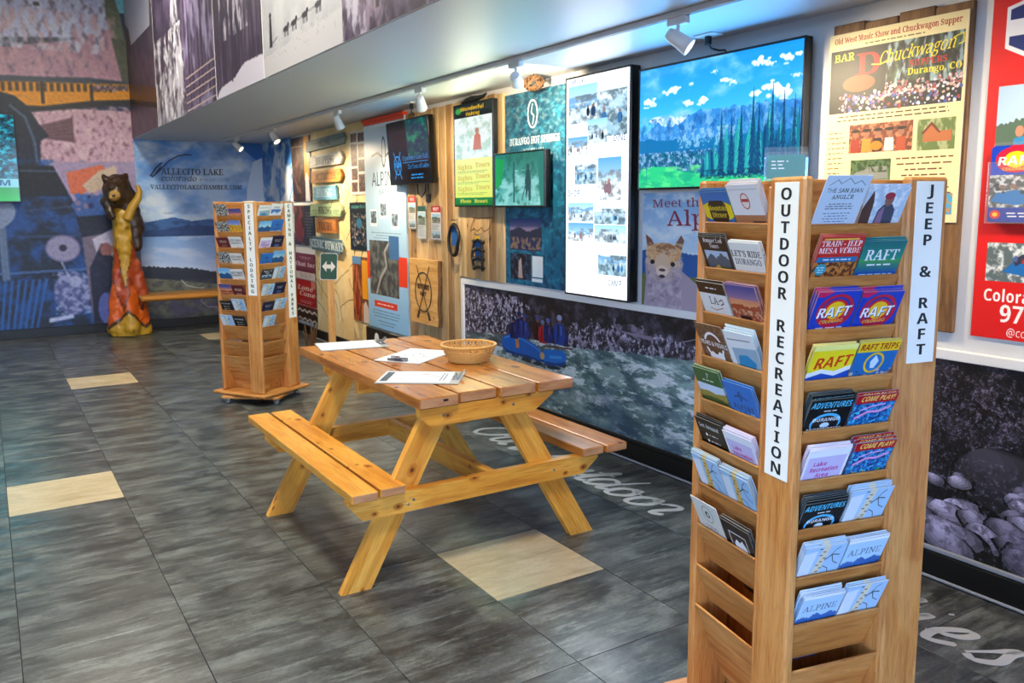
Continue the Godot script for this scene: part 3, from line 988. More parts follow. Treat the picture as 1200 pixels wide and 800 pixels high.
func make_wall_art():
	# back wall
	back_panel("train_mural", "mural print of a dark steam train and orange coaches under pink cliffs", "mural", -0.9, SX - 0.001, 0.11, CY, pmat(paint_train(), 0.45), M.black)
	back_panel("lake_mural", "mural print of a blue mountain lake under clouds with lettering", "mural", SX, WX, 0.11, SY, pmat(paint_lake(), 0.45), M.black)
	wall_panel("sky_mural", "blue and white cloud mural strip on the wall beside the lake mural", "mural", BZ + 0.008, -9.84, 0.11, SY, pmat(paint_lake_side(), 0.45), M.black, 0.003, 0.002)
	# photographs along the face of the soffit
	var lab := ["old purple-toned photo panel of a mountain side, at the train mural's edge", "old photo panel of a white waterfall among dark trees on the soffit", "old photo panel of dark firs over snow on the soffit", "pale photo panel of a dog team crossing snow on the soffit", "grey photo panel of weathered rock on the soffit, next to the dog team"]
	var zs := [BZ, -9.3, -6.78, -5.5, -4.12, -2.2]
	for k in 5:
		var m := panel_mesh(zs[k + 1] - zs[k] - 0.012, CY - SY - 0.004, 0.008, pmat(paint_old_photo(k), 0.4), M.white)
		var o := single("photo_panel", m, null, lab[k], "photo panel", Vector3(SX - 0.002, (CY + SY) / 2 + 0.002, (zs[k] + zs[k + 1]) / 2 + 0.006), "photo panels along the soffit")
		o.basis = wall_basis()
	# long framed murals under the screens
	var t := thing("river_mural", "long colour mural of a blue raft in white rapids, in a pale frame", "mural", Vector3(WX, 0, 0))
	var a := part("print", panel_mesh(2.66, 0.765, 0.012, pmat(paint_river(), 0.3), M.black), null, t, Vector3(0, 0.13 + 0.765 / 2, (-5.66 - 3.0) / 2))
	a.basis = wall_basis()
	var fr := begin()
	bx(fr, Vector3(-0.012, 0.915, (-5.7 - 3.0) / 2), Vector3(0.024, 0.04, 2.70), 0.003)
	part("frame_top", fr, M.white, t)
	fr = begin()
	bx(fr, Vector3(-0.012, 0.515, -5.68), Vector3(0.024, 0.76, 0.04), 0.003)
	part("frame_side", fr, M.white, t)
	fr = begin()
	bx(fr, Vector3(-0.012, 0.122, (-5.7 - 3.0) / 2), Vector3(0.024, 0.022, 2.70), 0.003)
	part("frame_bottom", fr, M.black, t)
	t = thing("boulder_mural", "long black-and-white mural of boulders and bushes, in a pale frame", "mural", Vector3(WX, 0, 0))
	a = part("print", panel_mesh(2.0, 0.765, 0.012, pmat(paint_stones(), 0.3), M.black), null, t, Vector3(0, 0.13 + 0.765 / 2, -2.0))
	a.basis = wall_basis()
	fr = begin()
	bx(fr, Vector3(-0.012, 0.915, -2.0), Vector3(0.024, 0.04, 2.0), 0.003)
	part("frame_top", fr, M.white, t)
	fr = begin()
	bx(fr, Vector3(-0.012, 0.122, -2.0), Vector3(0.024, 0.018, 2.0), 0.003)
	part("frame_bottom", fr, M.grey, t)
	# vertical board panelling between the banner and the deep blue poster
	var wall := struct_root("wall_panelling")
	var z := -6.72
	var k := 0
	while z < -5.06:
		var wdt := 0.105 if k % 3 else 0.125
		wdt = minf(wdt, -5.045 - z)
		var b := begin()
		var th := 0.018 if z < -5.75 else 0.03
		var lo := 0.11 if z + wdt < -5.7 else 0.945      # the nearer boards stop at the framed mural
		bx(b, Vector3(WX - th / 2, (lo + 2.275) / 2 + 0.004 * (k % 2), z + wdt / 2), Vector3(th, 2.275 - lo, wdt - 0.004), 0.004, Basis.IDENTITY, Vector2(k * 0.31, k * 0.17))
		part("plank", b, M.plank[(k * 3 + k / 3) % 4], wall)
		z += wdt
		k += 1


func make_table():
	var t := thing("picnic_table", "golden pine picnic table with two attached benches", "picnic table", Vector3.ZERO)
	# four boards of the top
	var xs := [[1.385, 1.560], [1.574, 1.749], [1.763, 1.938], [1.952, 2.132]]
	var ends := [-2.872, -2.892, -2.880, -2.876]
	for k in 4:
		var st := begin()
		var z0: float = ends[k]
		bx(st, Vector3((xs[k][0] + xs[k][1]) / 2, 0.729, (z0 - 4.335) / 2), Vector3(xs[k][1] - xs[k][0], 0.044, z0 + 4.335), 0.003, Basis.IDENTITY, Vector2(k * 0.37, k * 0.23))
		var o: MeshInstance3D = part("top_board", st, M.pine_top, t)
		# sawn end grain
		var e := begin()
		bx(e, Vector3((xs[k][0] + xs[k][1]) / 2, 0.729, z0 + 0.0008), Vector3(xs[k][1] - xs[k][0] - 0.010, 0.036, 0.002), 0.0006, Basis.IDENTITY, Vector2(k * 0.1, k * 0.3))
		part("end_grain", e, M.pine_end, o)
	# benches
	var b := [[1.087, 1.194], [1.208, 1.315], [2.172, 2.289], [2.303, 2.418]]
	for k in 4:
		var st := begin()
		var z0: float = [-2.850, -2.862, -2.853, -2.846][k]
		bx(st, Vector3((b[k][0] + b[k][1]) / 2, 0.406, (z0 - 4.30) / 2), Vector3(b[k][1] - b[k][0], 0.037, z0 + 4.30), 0.004, Basis.IDENTITY, Vector2(k * 0.29 + 0.1, k * 0.31))
		var o: MeshInstance3D = part("bench_board", st, M.pine if k < 2 else M.pine_top, t)
		var e := begin()
		bx(e, Vector3((b[k][0] + b[k][1]) / 2, 0.406, z0 + 0.0008), Vector3(b[k][1] - b[k][0] - 0.010, 0.028, 0.002), 0.0006, Basis.IDENTITY, Vector2(k * 0.1, k * 0.3))
		part("end_grain", e, M.pine_end, o)
	# A-frames: outline in x, y extruded along z
	for f in 2:
		var zl: float = -2.950 if f == 0 else -3.939
		var zb: float = -2.911 if f == 0 else -3.978
		var n := 0
		for pts in [[1.063, 0.0, 1.186, 0.0, 1.573, 0.706, 1.449, 0.706], [2.165, 0.0, 2.288, 0.0, 1.868, 0.706, 1.745, 0.706]]:
			var o := PackedVector2Array()
			for k in range(0, 8, 2):
				o.append(Vector2(pts[k], pts[k + 1]))
			# uv turned so that the grain follows the leg
			var st := begin()
			leg_prism(st, o, 0.037, zl, Vector2(n * 0.4 + f * 0.21, f * 0.33 + n * 0.15))
			part("leg", st, M.pine, t)
			n += 1
		var st := begin()
		prism(st, PackedVector2Array([Vector2(1.145, 0.300), Vector2(2.205, 0.300), Vector2(2.285, 0.362), Vector2(2.285, 0.386), Vector2(1.085, 0.386), Vector2(1.085, 0.368)]), 0.038, Transform3D(Basis.IDENTITY, Vector3(0, 0, zb)), Vector2(f * 0.3, 0.2))
		part("cross_brace", st, M.pine, t)
		st = begin()
		prism(st, PackedVector2Array([Vector2(1.440, 0.628), Vector2(1.940, 0.628), Vector2(2.035, 0.692), Vector2(2.035, 0.706), Vector2(1.395, 0.706), Vector2(1.395, 0.672)]), 0.038, Transform3D(Basis.IDENTITY, Vector3(0, 0, zb)), Vector2(0.4, 0.5 + f * 0.2))
		part("cleat", st, M.pine, t)
		# bolts through each joint
		for p in [[1.36, 0.345], [1.335, 0.33], [2.04, 0.345], [1.50, 0.67], [1.83, 0.67]]:
			var bo := begin()
			lathe(bo, [Vector2(0, -0.004), Vector2(0.006, -0.004), Vector2(0.006, 0.003), Vector2(0.004, 0.005), Vector2(0, 0.005)], 8, Transform3D(Basis(Vector3.RIGHT, PI / 2), Vector3(p[0], p[1], zb + 0.018 if f == 0 else zb - 0.02)))
			part("bolt", bo, M.steel, t)
	var st := begin()
	bx(st, Vector3(1.742, 0.343, -3.445), Vector3(0.038, 0.086, 1.025), 0.003, Basis.IDENTITY, Vector2(0.6, 0.1))
	part("stretcher", st, M.pine, t)
	st = begin()
	bx(st, Vector3(1.742, 0.668, -3.6), Vector3(0.66, 0.076, 0.037), 0.003, Basis.IDENTITY, Vector2(0.2, 0.7))
	part("batten", st, M.pine, t)
	# small metal tag on the end of the first board
	st = begin()
	bx(st, Vector3(1.50, 0.735, -2.8700), Vector3(0.022, 0.009, 0.002), 0.0004)
	part("tag", st, M.black, t)
	make_clipboard(Vector3(1.636, 0.7512, -4.222), Vector2(0.384, 0.073), 0, "clipboard with a paper form lying across the far end of the picnic table")
	make_clipboard(Vector3(1.781, 0.7512, -3.737), Vector2(-0.29, 0.20), 1, "clipboard with a map sheet beside the basket on the picnic table")
	make_clipboard(Vector3(1.573, 0.7512, -3.240), Vector2(0.29, 0.214), 2, "clipboard with a printed sheet and silver clip at the table's near corner")
	make_basket(Vector3(1.945, 0.751, -3.475))


func leg_prism(st: SurfaceTool, pts: PackedVector2Array, d: float, z: float, off: Vector2):
	var along := (pts[3] - pts[0]).normalized()
	var across := Vector2(-along.y, along.x)
	var uv := func(p: Vector2) -> Vector2:
		return Vector2(p.dot(along), p.dot(across)) + off
	for s in [1, -1]:
		var q := [pts[0], pts[1], pts[2], pts[3]]
		if s < 0:
			q.reverse()
		var w := []
		for p in q:
			w.append(Vector3(p.x, p.y, z + s * d / 2))
		quad(st, w[0], w[1], w[2], w[3], uv.call(q[0]), uv.call(q[1]), uv.call(q[2]), uv.call(q[3]))
	for k in 4:
		var a := pts[k]
		var b := pts[(k + 1) % 4]
		var ua: Vector2 = uv.call(a)
		var ub: Vector2 = uv.call(b)
		quad(st, Vector3(a.x, a.y, z - d / 2), Vector3(b.x, b.y, z - d / 2), Vector3(b.x, b.y, z + d / 2), Vector3(a.x, a.y, z + d / 2), ua, ub, ub + Vector2(0, d), ua + Vector2(0, d))


func make_clipboard(at: Vector3, dir: Vector2, kind: int, label: String):
	# long axis towards the clip
	var t := thing("clipboard", label, "clipboard", at, -atan2(dir.y, dir.x), "clipboards on the picnic table")
	var L := 0.36
	var W := 0.255
	var board := begin()
	bx(board, Vector3(0, 0.002, 0), Vector3(L, 0.004, W), 0.0015)
	part("board", board, mat(Color(0.62, 0.60, 0.57), 0.35) if kind != 1 else mat(Color(0.80, 0.80, 0.78), 0.35), t)
	var p := Pic.new(256, 192, Color(0.84, 0.84, 0.83))
	if kind == 2:
		p.rect(8, 12, 26, 168, Color(0.25, 0.27, 0.29))
		p.specks(Rect2(10, 16, 20, 160), 40, 1.5, 4, [Color(0.6, 0.62, 0.64), Color(0.12, 0.13, 0.14)], 3)
		p.rect(216, 20, 6, 150, Color(0.55, 0.56, 0.58))
		p.rect(228, 30, 5, 130, Color(0.45, 0.46, 0.48))
	for k in 60:
		var g := k * 37
		p.line([40 + (g * 3) % 170, 14 + (g * 5) % 160, 50 + (g * 3) % 170 + g % 13, 14 + (g * 5) % 160 + g % 4], 3, [Color(0.40, 0.42, 0.45), Color(0.62, 0.35, 0.4), Color(0.6, 0.62, 0.65), Color(0.22, 0.24, 0.27)][k % 4])
	if kind == 1:
		for q in [[120, 60], [140, 96], [100, 84], [150, 130]]:
			p.rect(q[0], q[1], 13, 9, Color(0.28, 0.30, 0.32))
	if kind == 0:
		p.line([70, 100, 110, 90, 150, 96], 2, Color(0.45, 0.46, 0.48))
	var sheet := panel_mesh(0.315, 0.225, 0.0008, pmat(p, 0.7), M.paper)
	var s := part("paper", sheet, null, t, Vector3(-0.018, 0.0042, 0))
	s.rotation = Vector3(-PI / 2, 0.03 if kind == 1 else 0.0, 0)
	var c := begin()
	bx(c, Vector3(L / 2 - 0.022, 0.0065, 0), Vector3(0.034, 0.004, 0.105), 0.001)
	bx(c, Vector3(L / 2 - 0.030, 0.013, 0), Vector3(0.006, 0.014, 0.095), 0.002, Basis(Vector3.BACK, 0.5))
	bx(c, Vector3(L / 2 - 0.002, 0.022, 0), Vector3(0.036, 0.0025, 0.050), 0.001, Basis(Vector3.BACK, 0.75))
	var cl := part("clip", c, M.chrome, t)
	var sp := begin()
	tube(sp, [Vector3(L / 2 - 0.014, 0.012, -0.056), Vector3(L / 2 - 0.014, 0.012, 0.056)], 0.005, 8)
	part("spring", sp, M.steel, cl)


func make_basket(at: Vector3):
	var t := thing("wicker_basket", "round tan wicker basket on the picnic table", "basket", at)
	var cane := mat(Color(0.82, 0.61, 0.31), 0.55)
	var prof := func(h: float) -> float:      # radius at height
		return lerpf(0.088, 0.128, pow(clampf(h / 0.075, 0.0, 1.0), 0.75))
	var base := begin()
	lathe(base, [Vector2(0, 0.001), Vector2(0.086, 0.001), Vector2(0.09, 0.004), Vector2(0.086, 0.007), Vector2(0, 0.007)], 32)
	part("bottom", base, cane, t)
	# woven rounds, each in and out of the 28 stakes
	for k in 8:
		var h := 0.007 + k * 0.0066
		var r: float = prof.call(h)
		var pts := []
		for j in 112:
			var a := TAU * j / 112
			var rr := r + 0.0026 * cos(14.0 * a + PI * k)
			pts.append(Vector3(cos(a) * rr, h, sin(a) * rr))
		var st := begin()
		tube(st, pts, 0.0036, 6, true)
		part("weave", st, cane, t)
	for j in 28:
		var a := TAU * j / 28
		var pts := []
		for k in 9:
			var h := 0.003 + 0.0092 * k
			var r: float = prof.call(h)
			pts.append(Vector3(cos(a) * r, h, sin(a) * r))
		var st := begin()
		tube(st, pts, 0.0027, 5)
		part("stake", st, cane, t)
	# open border of crossing loops, then the rolled rim
	for s in [-1, 1]:
		var pts := []
		for j in 168:
			var a := TAU * j / 168
			var h: float = 0.068 + 0.0105 * sin(22.0 * a) * s
			var r: float = prof.call(h) + 0.002 * s
			pts.append(Vector3(cos(a) * r, h, sin(a) * r))
		var st := begin()
		tube(st, pts, 0.0028, 5, true)
		part("border", st, cane, t)
	for k in 2:
		var pts := []
		for j in 112:
			var a := TAU * j / 112
			var w := 22.0 * a + PI * k
			pts.append(Vector3(cos(a) * (0.131 + 0.0032 * cos(w)), 0.0815 + 0.0032 * sin(w), sin(a) * (0.131 + 0.0032 * cos(w))))
		var st := begin()
		tube(st, pts, 0.0042, 6, true)
		part("rim", st, cane, t)


const CELL := Vector2i(128, 240)
const COLS := 12
const ORD := ["frontmost", "second", "third", "fourth", "fifth", "sixth"]
var covers: Pic
var cover_mat: StandardMaterial3D
var cover_mesh := {}
var cover_edge := []
const RS := 0.42          # side of a rack
const TILT := 0.40        # lean of its pockets


func cover_pics():
	var W := Color(0.95, 0.95, 0.95)
	var K := Color(0.05, 0.05, 0.06)
	var list := []
	var p: Pic
	var new := func(c: Color) -> Pic:
		var q := Pic.new(CELL.x, CELL.y, c)
		list.append(q)
		return q
	# 0 angler card
	p = new.call(Color(0.80, 0.87, 0.93))
	p.line([14, 26, 34, 12, 46, 22, 66, 8, 84, 22, 100, 14, 116, 26], 1.5, Color(0.35, 0.40, 0.45))
	p.text("THE SAN JUAN", 64, 44, 11, Color(0.12, 0.16, 0.2), false, false, true, 1.05)
	p.text("ANGLER", 64, 60, 10, Color(0.12, 0.16, 0.2), false, true, true, 1.1)
	p.greek(20, 72, 88, 3, 6, Color(0.25, 0.3, 0.36), 1, true, 2)
	p.greek(20, 96, 88, 8, 7, Color(0.3, 0.42, 0.6), 2, true, 2)
	# 1 angler photograph
	p = new.call(Color(0.72, 0.80, 0.88))
	p.noise(Rect2i(0, 0, 128, 240), Color(0.9, 0.93, 0.96), 0.03, 0.45, 0.65, 101)
	p.poly([0, 60, 20, 10, 30, 40, 34, 120, 0, 120], Color(0.32, 0.20, 0.16))
	p.poly([44, 120, 50, 60, 62, 46, 86, 44, 100, 60, 104, 120], Color(0.24, 0.26, 0.34))
	p.poly([48, 110, 54, 64, 66, 50, 72, 110], Color(0.58, 0.42, 0.55))
	p.ell(74, 34, 13, 16, Color(0.55, 0.38, 0.32))
	p.ell(72, 24, 15, 9, Color(0.62, 0.14, 0.22))
	p.rect(52, 100, 30, 12, Color(0.55, 0.20, 0.30))
	# 2 train and jeep
	p = new.call(Color(0.80, 0.16, 0.12))
	p.text("TRAIN - JEEP", 64, 26, 14, W, true, true, true, 0.92)
	p.text("MESA VERDE", 64, 44, 14, W, true, true, true, 0.92)
	p.rect(10, 6, 100, 4, Color(0.95, 0.8, 0.3))
	p.rect(6, 54, 116, 13, Color(0.10, 0.45, 0.66))
	p.greek(14, 59, 100, 1, 6, W, 3, true, 3)
	p.rect(0, 67, 128, 60, Color(0.78, 0.50, 0.22))
	p.noise(Rect2i(0, 67, 128, 60), Color(0.36, 0.18, 0.10), 0.06, 0.45, 0.6, 103)
	p.ell(26, 86, 16, 15, Color(0.15, 0.62, 0.72))
	p.greek(14, 80, 24, 3, 6, W, 4, true, 2)
	# 3 raft teal
	p = new.call(Color(0.05, 0.45, 0.45))
	p.grad(0, 50, Color(0.04, 0.40, 0.42), Color(0.08, 0.56, 0.48))
	p.grad(50, 84, Color(0.25, 0.62, 0.30), Color(0.10, 0.35, 0.60))
	p.grad(84, 130, Color(0.08, 0.28, 0.60), Color(0.05, 0.14, 0.36))
	p.text("RAFT", 64, 52, 28, W, true, true, true, 0.95)
	p.greek(20, 62, 88, 1, 6, W, 5, true, 4)
	p.greek(12, 88, 104, 2, 9, Color(0.7, 0.9, 1.0), 6, true, 3)
	# 4 raft blue
	p = new.call(Color(0.06, 0.24, 0.72))
	p.ell(66, 54, 54, 46, Color(0.75, 0.08, 0.22))
	p.ell(66, 52, 42, 36, Color(0.10, 0.20, 0.62))
	p.ell(66, 54, 38, 32, Color(0.82, 0.10, 0.18))
	p.ell(66, 52, 28, 24, Color(0.98, 0.78, 0.10))
	p.poly([0, 0, 50, 0, 20, 16, 0, 14], Color(0.80, 0.10, 0.35))
	p.text("RAFT", 64, 72, 27, Color(0.1, 0.1, 0.35), true, false, true, 1.1, 0.15, -0.05)
	p.text("RAFT", 62, 70, 27, W, true, false, true, 1.1, 0.15, -0.05)
	p.text("COLORADO", 64, 86, 9, Color(0.98, 0.8, 0.2), true, false, true, 1.0, 0.1, -0.05)
	p.greek(14, 98, 100, 1, 7, W, 7, true, 4)
	# 5 raft yellow
	p = new.call(Color(0.97, 0.88, 0.12))
	p.rect(0, 0, 128, 16, Color(0.98, 0.95, 0.55))
	p.text("RAFT", 66, 64, 30, Color(0.86, 0.22, 0.06), true, false, true, 1.1, 0.2, -0.06)
	p.poly([0, 78, 40, 68, 80, 76, 128, 60, 128, 120, 0, 120], W)
	p.poly([0, 92, 44, 80, 84, 90, 128, 74, 128, 130, 0, 130], Color(0.08, 0.30, 0.72))
	p.greek(20, 102, 90, 1, 7, Color(0.97, 0.9, 0.2), 8, true, 4)
	# 6 raft trips
	p = new.call(Color(0.10, 0.42, 0.70))
	p.rect(0, 0, 128, 30, Color(0.96, 0.80, 0.10))
	p.text("RAFT TRIPS", 64, 24, 17, Color(0.60, 0.12, 0.05), true, false, true, 0.92, 0.1)
	p.ell(64, 62, 30, 30, Color(0.95, 0.75, 0.10))
	p.ell(64, 62, 24, 24, Color(0.10, 0.45, 0.75))
	p.poly([58, 78, 52, 58, 64, 40, 78, 58, 70, 78], Color(0.85, 0.93, 0.97))
	p.specks(Rect2(0, 84, 128, 40), 40, 4, 10, [Color(0.55, 0.42, 0.40), Color(0.78, 0.70, 0.68), Color(0.25, 0.18, 0.18)], 9, 0.6)
	# 7 adventures
	p = new.call(Color(0.03, 0.05, 0.07))
	p.text("ADVENTURES", 64, 26, 17, Color(0.35, 0.80, 0.95), true, false, true, 0.80, 0.15)
	p.greek(44, 34, 44, 1, 6, W, 10, true, 3)
	p.ell(64, 72, 46, 30, Color(0.30, 0.72, 0.90))
	p.ell(64, 76, 40, 26, Color(0.04, 0.06, 0.09))
	p.text("DURANGO", 64, 66, 10, W, true, false, true, 1.2)
	p.ell(64, 78, 14, 8, Color(0.80, 0.90, 0.95))
	p.rect(0, 84, 128, 18, Color(0.03, 0.05, 0.07))
	p.text("RIVERTRIPPERS", 64, 99, 13, W, true, false, true, 0.80, 0.1)
	# 8 come play
	p = new.call(Color(0.08, 0.40, 0.70))
	p.rect(0, 0, 128, 26, Color(0.72, 0.06, 0.12))
	p.text("COME PLAY!", 66, 20, 15, Color(0.98, 0.90, 0.45), true, false, true, 0.86, 0.25)
	p.noise(Rect2i(0, 26, 128, 100), Color(0.30, 0.75, 0.90), 0.06, 0.48, 0.62, 108)
	p.noise(Rect2i(0, 26, 128, 100), Color(0.05, 0.16, 0.40), 0.07, 0.52, 0.66, 109)
	p.line([14, 70, 50, 52, 84, 54, 116, 42], 7, Color(0.90, 0.60, 0.80))
	p.line([24, 46, 60, 36, 96, 32], 4, Color(0.92, 0.65, 0.85))
	p.specks(Rect2(20, 90, 90, 20), 10, 3, 6, [Color(0.95, 0.75, 0.2), Color(0.2, 0.7, 0.3)], 11)
	# 9 lake recreation
	p = new.call(Color(0.93, 0.93, 0.94))
	p.rect(8, 24, 112, 210, Color(0.80, 0.76, 0.90))
	p.text("Lake", 26, 52, 13, Color(0.70, 0.12, 0.55), true, false, false)
	p.text("Recreation", 64, 70, 13, Color(0.70, 0.12, 0.55), true, false, true, 0.9)
	p.text("Area", 64, 88, 13, Color(0.70, 0.12, 0.55), true, false, true)
	# 10 birch and sky
	p = new.call(Color(0.66, 0.80, 0.92))
	birch(p, Color(0.88, 0.84, 0.74))
	# 11 pale mountains
	p = new.call(Color(0.70, 0.84, 0.95))
	p.rect(0, 0, 128, 10, W)
	p.text("ALPINE", 64, 54, 20, Color(0.30, 0.36, 0.46), false, true, true, 1.0)
	p.ridge([0, 82, 20, 70, 40, 78, 60, 64, 80, 76, 100, 66, 128, 74], 240, Color(0.20, 0.40, 0.68), 3.0, 3)
	p.ridge([0, 96, 40, 88, 80, 94, 128, 86], 240, Color(0.10, 0.24, 0.45), 3.0, 4)
	# 12 blue with a black and yellow badge
	p = new.call(Color(0.10, 0.42, 0.70))
	p.poly([0, 40, 20, 32, 108, 32, 128, 40, 128, 72, 108, 80, 20, 80, 0, 72], Color(0.95, 0.82, 0.08))
	p.poly([34, 26, 94, 26, 104, 40, 104, 74, 94, 88, 34, 88, 24, 74, 24, 40], Color(0.06, 0.06, 0.05))
	p.text("Mountain", 64, 54, 14, Color(0.95, 0.82, 0.10), true, true, true, 0.95)
	p.text("Dinner", 64, 74, 14, Color(0.95, 0.82, 0.10), true, true, true, 0.95)
	# 13 white with a red seal
	p = new.call(Color(0.93, 0.92, 0.91))
	p.rect(4, 14, 120, 1, Color(0.6, 0.6, 0.6))
	p.ell(64, 46, 18, 22, Color(0.72, 0.22, 0.20))
	p.ell(64, 46, 15, 19, Color(0.94, 0.88, 0.84))
	p.rect(50, 40, 28, 8, Color(0.72, 0.22, 0.20))
	p.rect(0, 84, 128, 30, Color(0.70, 0.46, 0.30))
	p.rect(70, 100, 50, 14, Color(0.30, 0.22, 0.18))
	# 14 black with a mountain photograph
	p = new.call(K)
	p.text("Ranger Led", 64, 18, 12, W, true, true, true, 0.9)
	p.text("Tours", 64, 34, 12, W, true, true, true, 0.9)
	p.rect(12, 42, 104, 64, Color(0.66, 0.76, 0.84))
	p.ridge([12, 70, 40, 50, 60, 64, 84, 48, 116, 66], 106, Color(0.25, 0.33, 0.40), 3.0, 4)
	p.poly([12, 106, 60, 82, 80, 106], Color(0.80, 0.66, 0.25))
	p.rect(70, 88, 46, 18, Color(0.22, 0.34, 0.18))
	# 15 ride card
	p = new.call(Color(0.93, 0.92, 0.88))
	p.text("LET'S RIDE", 64, 40, 17, Color(0.2, 0.24, 0.28), true, true, true, 0.92)
	p.text("DURANGO", 64, 62, 16, Color(0.3, 0.34, 0.38), true, true, true, 0.92)
	p.greek(60, 84, 40, 2, 8, Color(0.4, 0.4, 0.44), 12, true, 3)
	# 16 black band and swirl
	p = new.call(Color(0.90, 0.90, 0.88))
	p.rect(0, 0, 128, 34, K)
	p.greek(24, 16, 80, 1, 8, W, 13, true, 4)
	p.text("LA", 40, 66, 22, K, false, true, false)
	p.line([34, 78, 60, 84, 96, 74], 2, Color(0.6, 0.2, 0.2))
	p.line([84, 56, 100, 48, 104, 60, 90, 66], 3, K)
	p.greek(20, 96, 60, 2, 6, Color(0.4, 0.4, 0.4), 14, true, 2)
	# 17 desert dusk
	p = new.call(Color(0.24, 0.26, 0.52))
	p.grad(0, 40, Color(0.20, 0.26, 0.56), Color(0.60, 0.46, 0.60))
	p.grad(40, 66, Color(0.85, 0.52, 0.42), Color(0.90, 0.66, 0.40))
	p.ridge([0, 60, 40, 54, 80, 62, 128, 52], 240, Color(0.66, 0.26, 0.16), 3.0, 4)
	p.noise(Rect2i(0, 70, 128, 60), Color(0.82, 0.62, 0.48), 0.05, 0.45, 0.6, 117)
	p.rect(30, 88, 46, 18, Color(0.20, 0.10, 0.10))
	# 18 brown with a white ring
	p = new.call(Color(0.42, 0.29, 0.20))
	p.noise(Rect2i(0, 0, 128, 240), Color(0.56, 0.40, 0.28), 0.05, 0.45, 0.65, 118)
	p.ell(66, 66, 42, 42, W)
	p.ell(66, 66, 34, 34, Color(0.42, 0.29, 0.20))
	p.rect(10, 50, 112, 24, Color(0.42, 0.29, 0.20))
	p.text("PEAKS & PEDALS", 66, 68, 14, W, true, false, true, 0.8, 0.0, 0.04)
	p.ridge([32, 94, 50, 84, 66, 94, 84, 82, 100, 92], 108, W, 2.0, 4)
	# 19 white with blue water
	p = new.call(Color(0.93, 0.93, 0.92))
	p.poly([20, 50, 128, 40, 128, 120, 24, 120], Color(0.62, 0.72, 0.78))
	p.poly([30, 110, 40, 70, 80, 64, 110, 84, 90, 116], Color(0.12, 0.56, 0.76))
	p.line([10, 26, 110, 20], 3, Color(0.5, 0.5, 0.5))
	# 20 green with a valley
	p = new.call(Color(0.22, 0.40, 0.22))
	p.text("y", 64, 24, 16, W, false, true, true, 1.0, 0.3)
	p.greek(30, 34, 66, 1, 8, W, 16, true, 3)
	p.rect(0, 48, 128, 30, Color(0.80, 0.86, 0.92))
	p.ridge([0, 74, 40, 70, 80, 76, 128, 68], 104, Color(0.62, 0.55, 0.22), 2.0, 4)
	p.ridge([0, 92, 60, 86, 128, 94], 240, Color(0.24, 0.34, 0.16), 3.0, 5)
	# 21 deep blue sky
	p = new.call(Color(0.16, 0.46, 0.78))
	p.ell(64, 38, 7, 14, Color(0.06, 0.14, 0.28))
	p.ell(64, 38, 4, 10, Color(0.16, 0.46, 0.78))
	p.line([38, 42, 64, 36, 92, 44], 3, Color(0.06, 0.14, 0.28))
	p.text("A L P I N E", 64, 80, 16, Color(0.06, 0.14, 0.28), true, false, true, 0.8)
	p.ridge([0, 92, 30, 86, 64, 92, 100, 84, 128, 90], 240, Color(0.70, 0.82, 0.92), 3.0, 4)
	# 22 black list
	p = new.call(K)
	p.text("Get Around", 60, 30, 13, W, true, true, true, 0.9)
	for k in 3:
		p.ell(38, 52 + k * 20, 5, 5, W)
		p.greek(50, 50 + k * 20, 44, 1, 8, W, 20 + k, false, 3)
	# 23 yellow birch
	p = new.call(Color(0.62, 0.78, 0.90))
	birch(p, Color(0.86, 0.70, 0.36))
	# 24 cream round seal
	p = new.call(Color(0.84, 0.83, 0.77))
	p.ell(66, 44, 26, 28, Color(0.30, 0.36, 0.38))
	p.ell(66, 44, 24, 26, Color(0.84, 0.83, 0.77))
	p.ell(66, 44, 11, 11, Color(0.10, 0.12, 0.12))
	p.ell(68, 44, 6, 6, Color(0.80, 0.80, 0.75))
	p.greek(34, 84, 64, 2, 8, Color(0.35, 0.38, 0.4), 26, true, 3)
	# 25 black with a white bear
	p = new.call(Color(0.06, 0.06, 0.06))
	p.rect(26, 30, 76, 72, W)
	p.rect(29, 33, 70, 66, Color(0.08, 0.08, 0.08))
	p.poly([34, 98, 40, 66, 54, 50, 66, 58, 80, 46, 92, 64, 96, 98, 82, 84, 62, 92, 48, 82], W)
	# 26 orange photograph
	p = new.call(Color(0.86, 0.55, 0.20))
	p.grad(0, 40, Color(0.36, 0.50, 0.80), Color(0.62, 0.68, 0.85))
	p.noise(Rect2i(0, 40, 128, 90), Color(0.95, 0.85, 0.25), 0.05, 0.45, 0.6, 126)
	# 27 maroon
	p = new.call(Color(0.40, 0.12, 0.16))
	p.text("STAY", 64, 46, 20, Color(0.9, 0.82, 0.7), true, true, true)
	p.greek(24, 66, 80, 2, 8, Color(0.85, 0.75, 0.65), 28, true, 3)
	# 28 black and white photograph
	p = new.call(Color(0.80, 0.80, 0.78))
	p.noise(Rect2i(0, 0, 128, 240), Color(0.18, 0.17, 0.16), 0.04, 0.45, 0.58, 128)
	# 29 night blue
	p = new.call(Color(0.07, 0.09, 0.20))
	p.greek(24, 30, 80, 2, 12, Color(0.8, 0.85, 0.95), 30, true, 4)
	p.ell(64, 80, 30, 14, Color(0.25, 0.35, 0.6))
	# 30 cyan valley
	p = new.call(Color(0.30, 0.62, 0.82))
	p.grad(0, 50, Color(0.40, 0.70, 0.90), Color(0.75, 0.88, 0.94))
	p.ridge([0, 60, 30, 40, 60, 56, 90, 36, 128, 54], 240, Color(0.14, 0.36, 0.56), 3.0, 4)
	# 31 white with a snowy photograph
	p = new.call(W)
	p.rect(10, 40, 108, 60, Color(0.30, 0.50, 0.76))
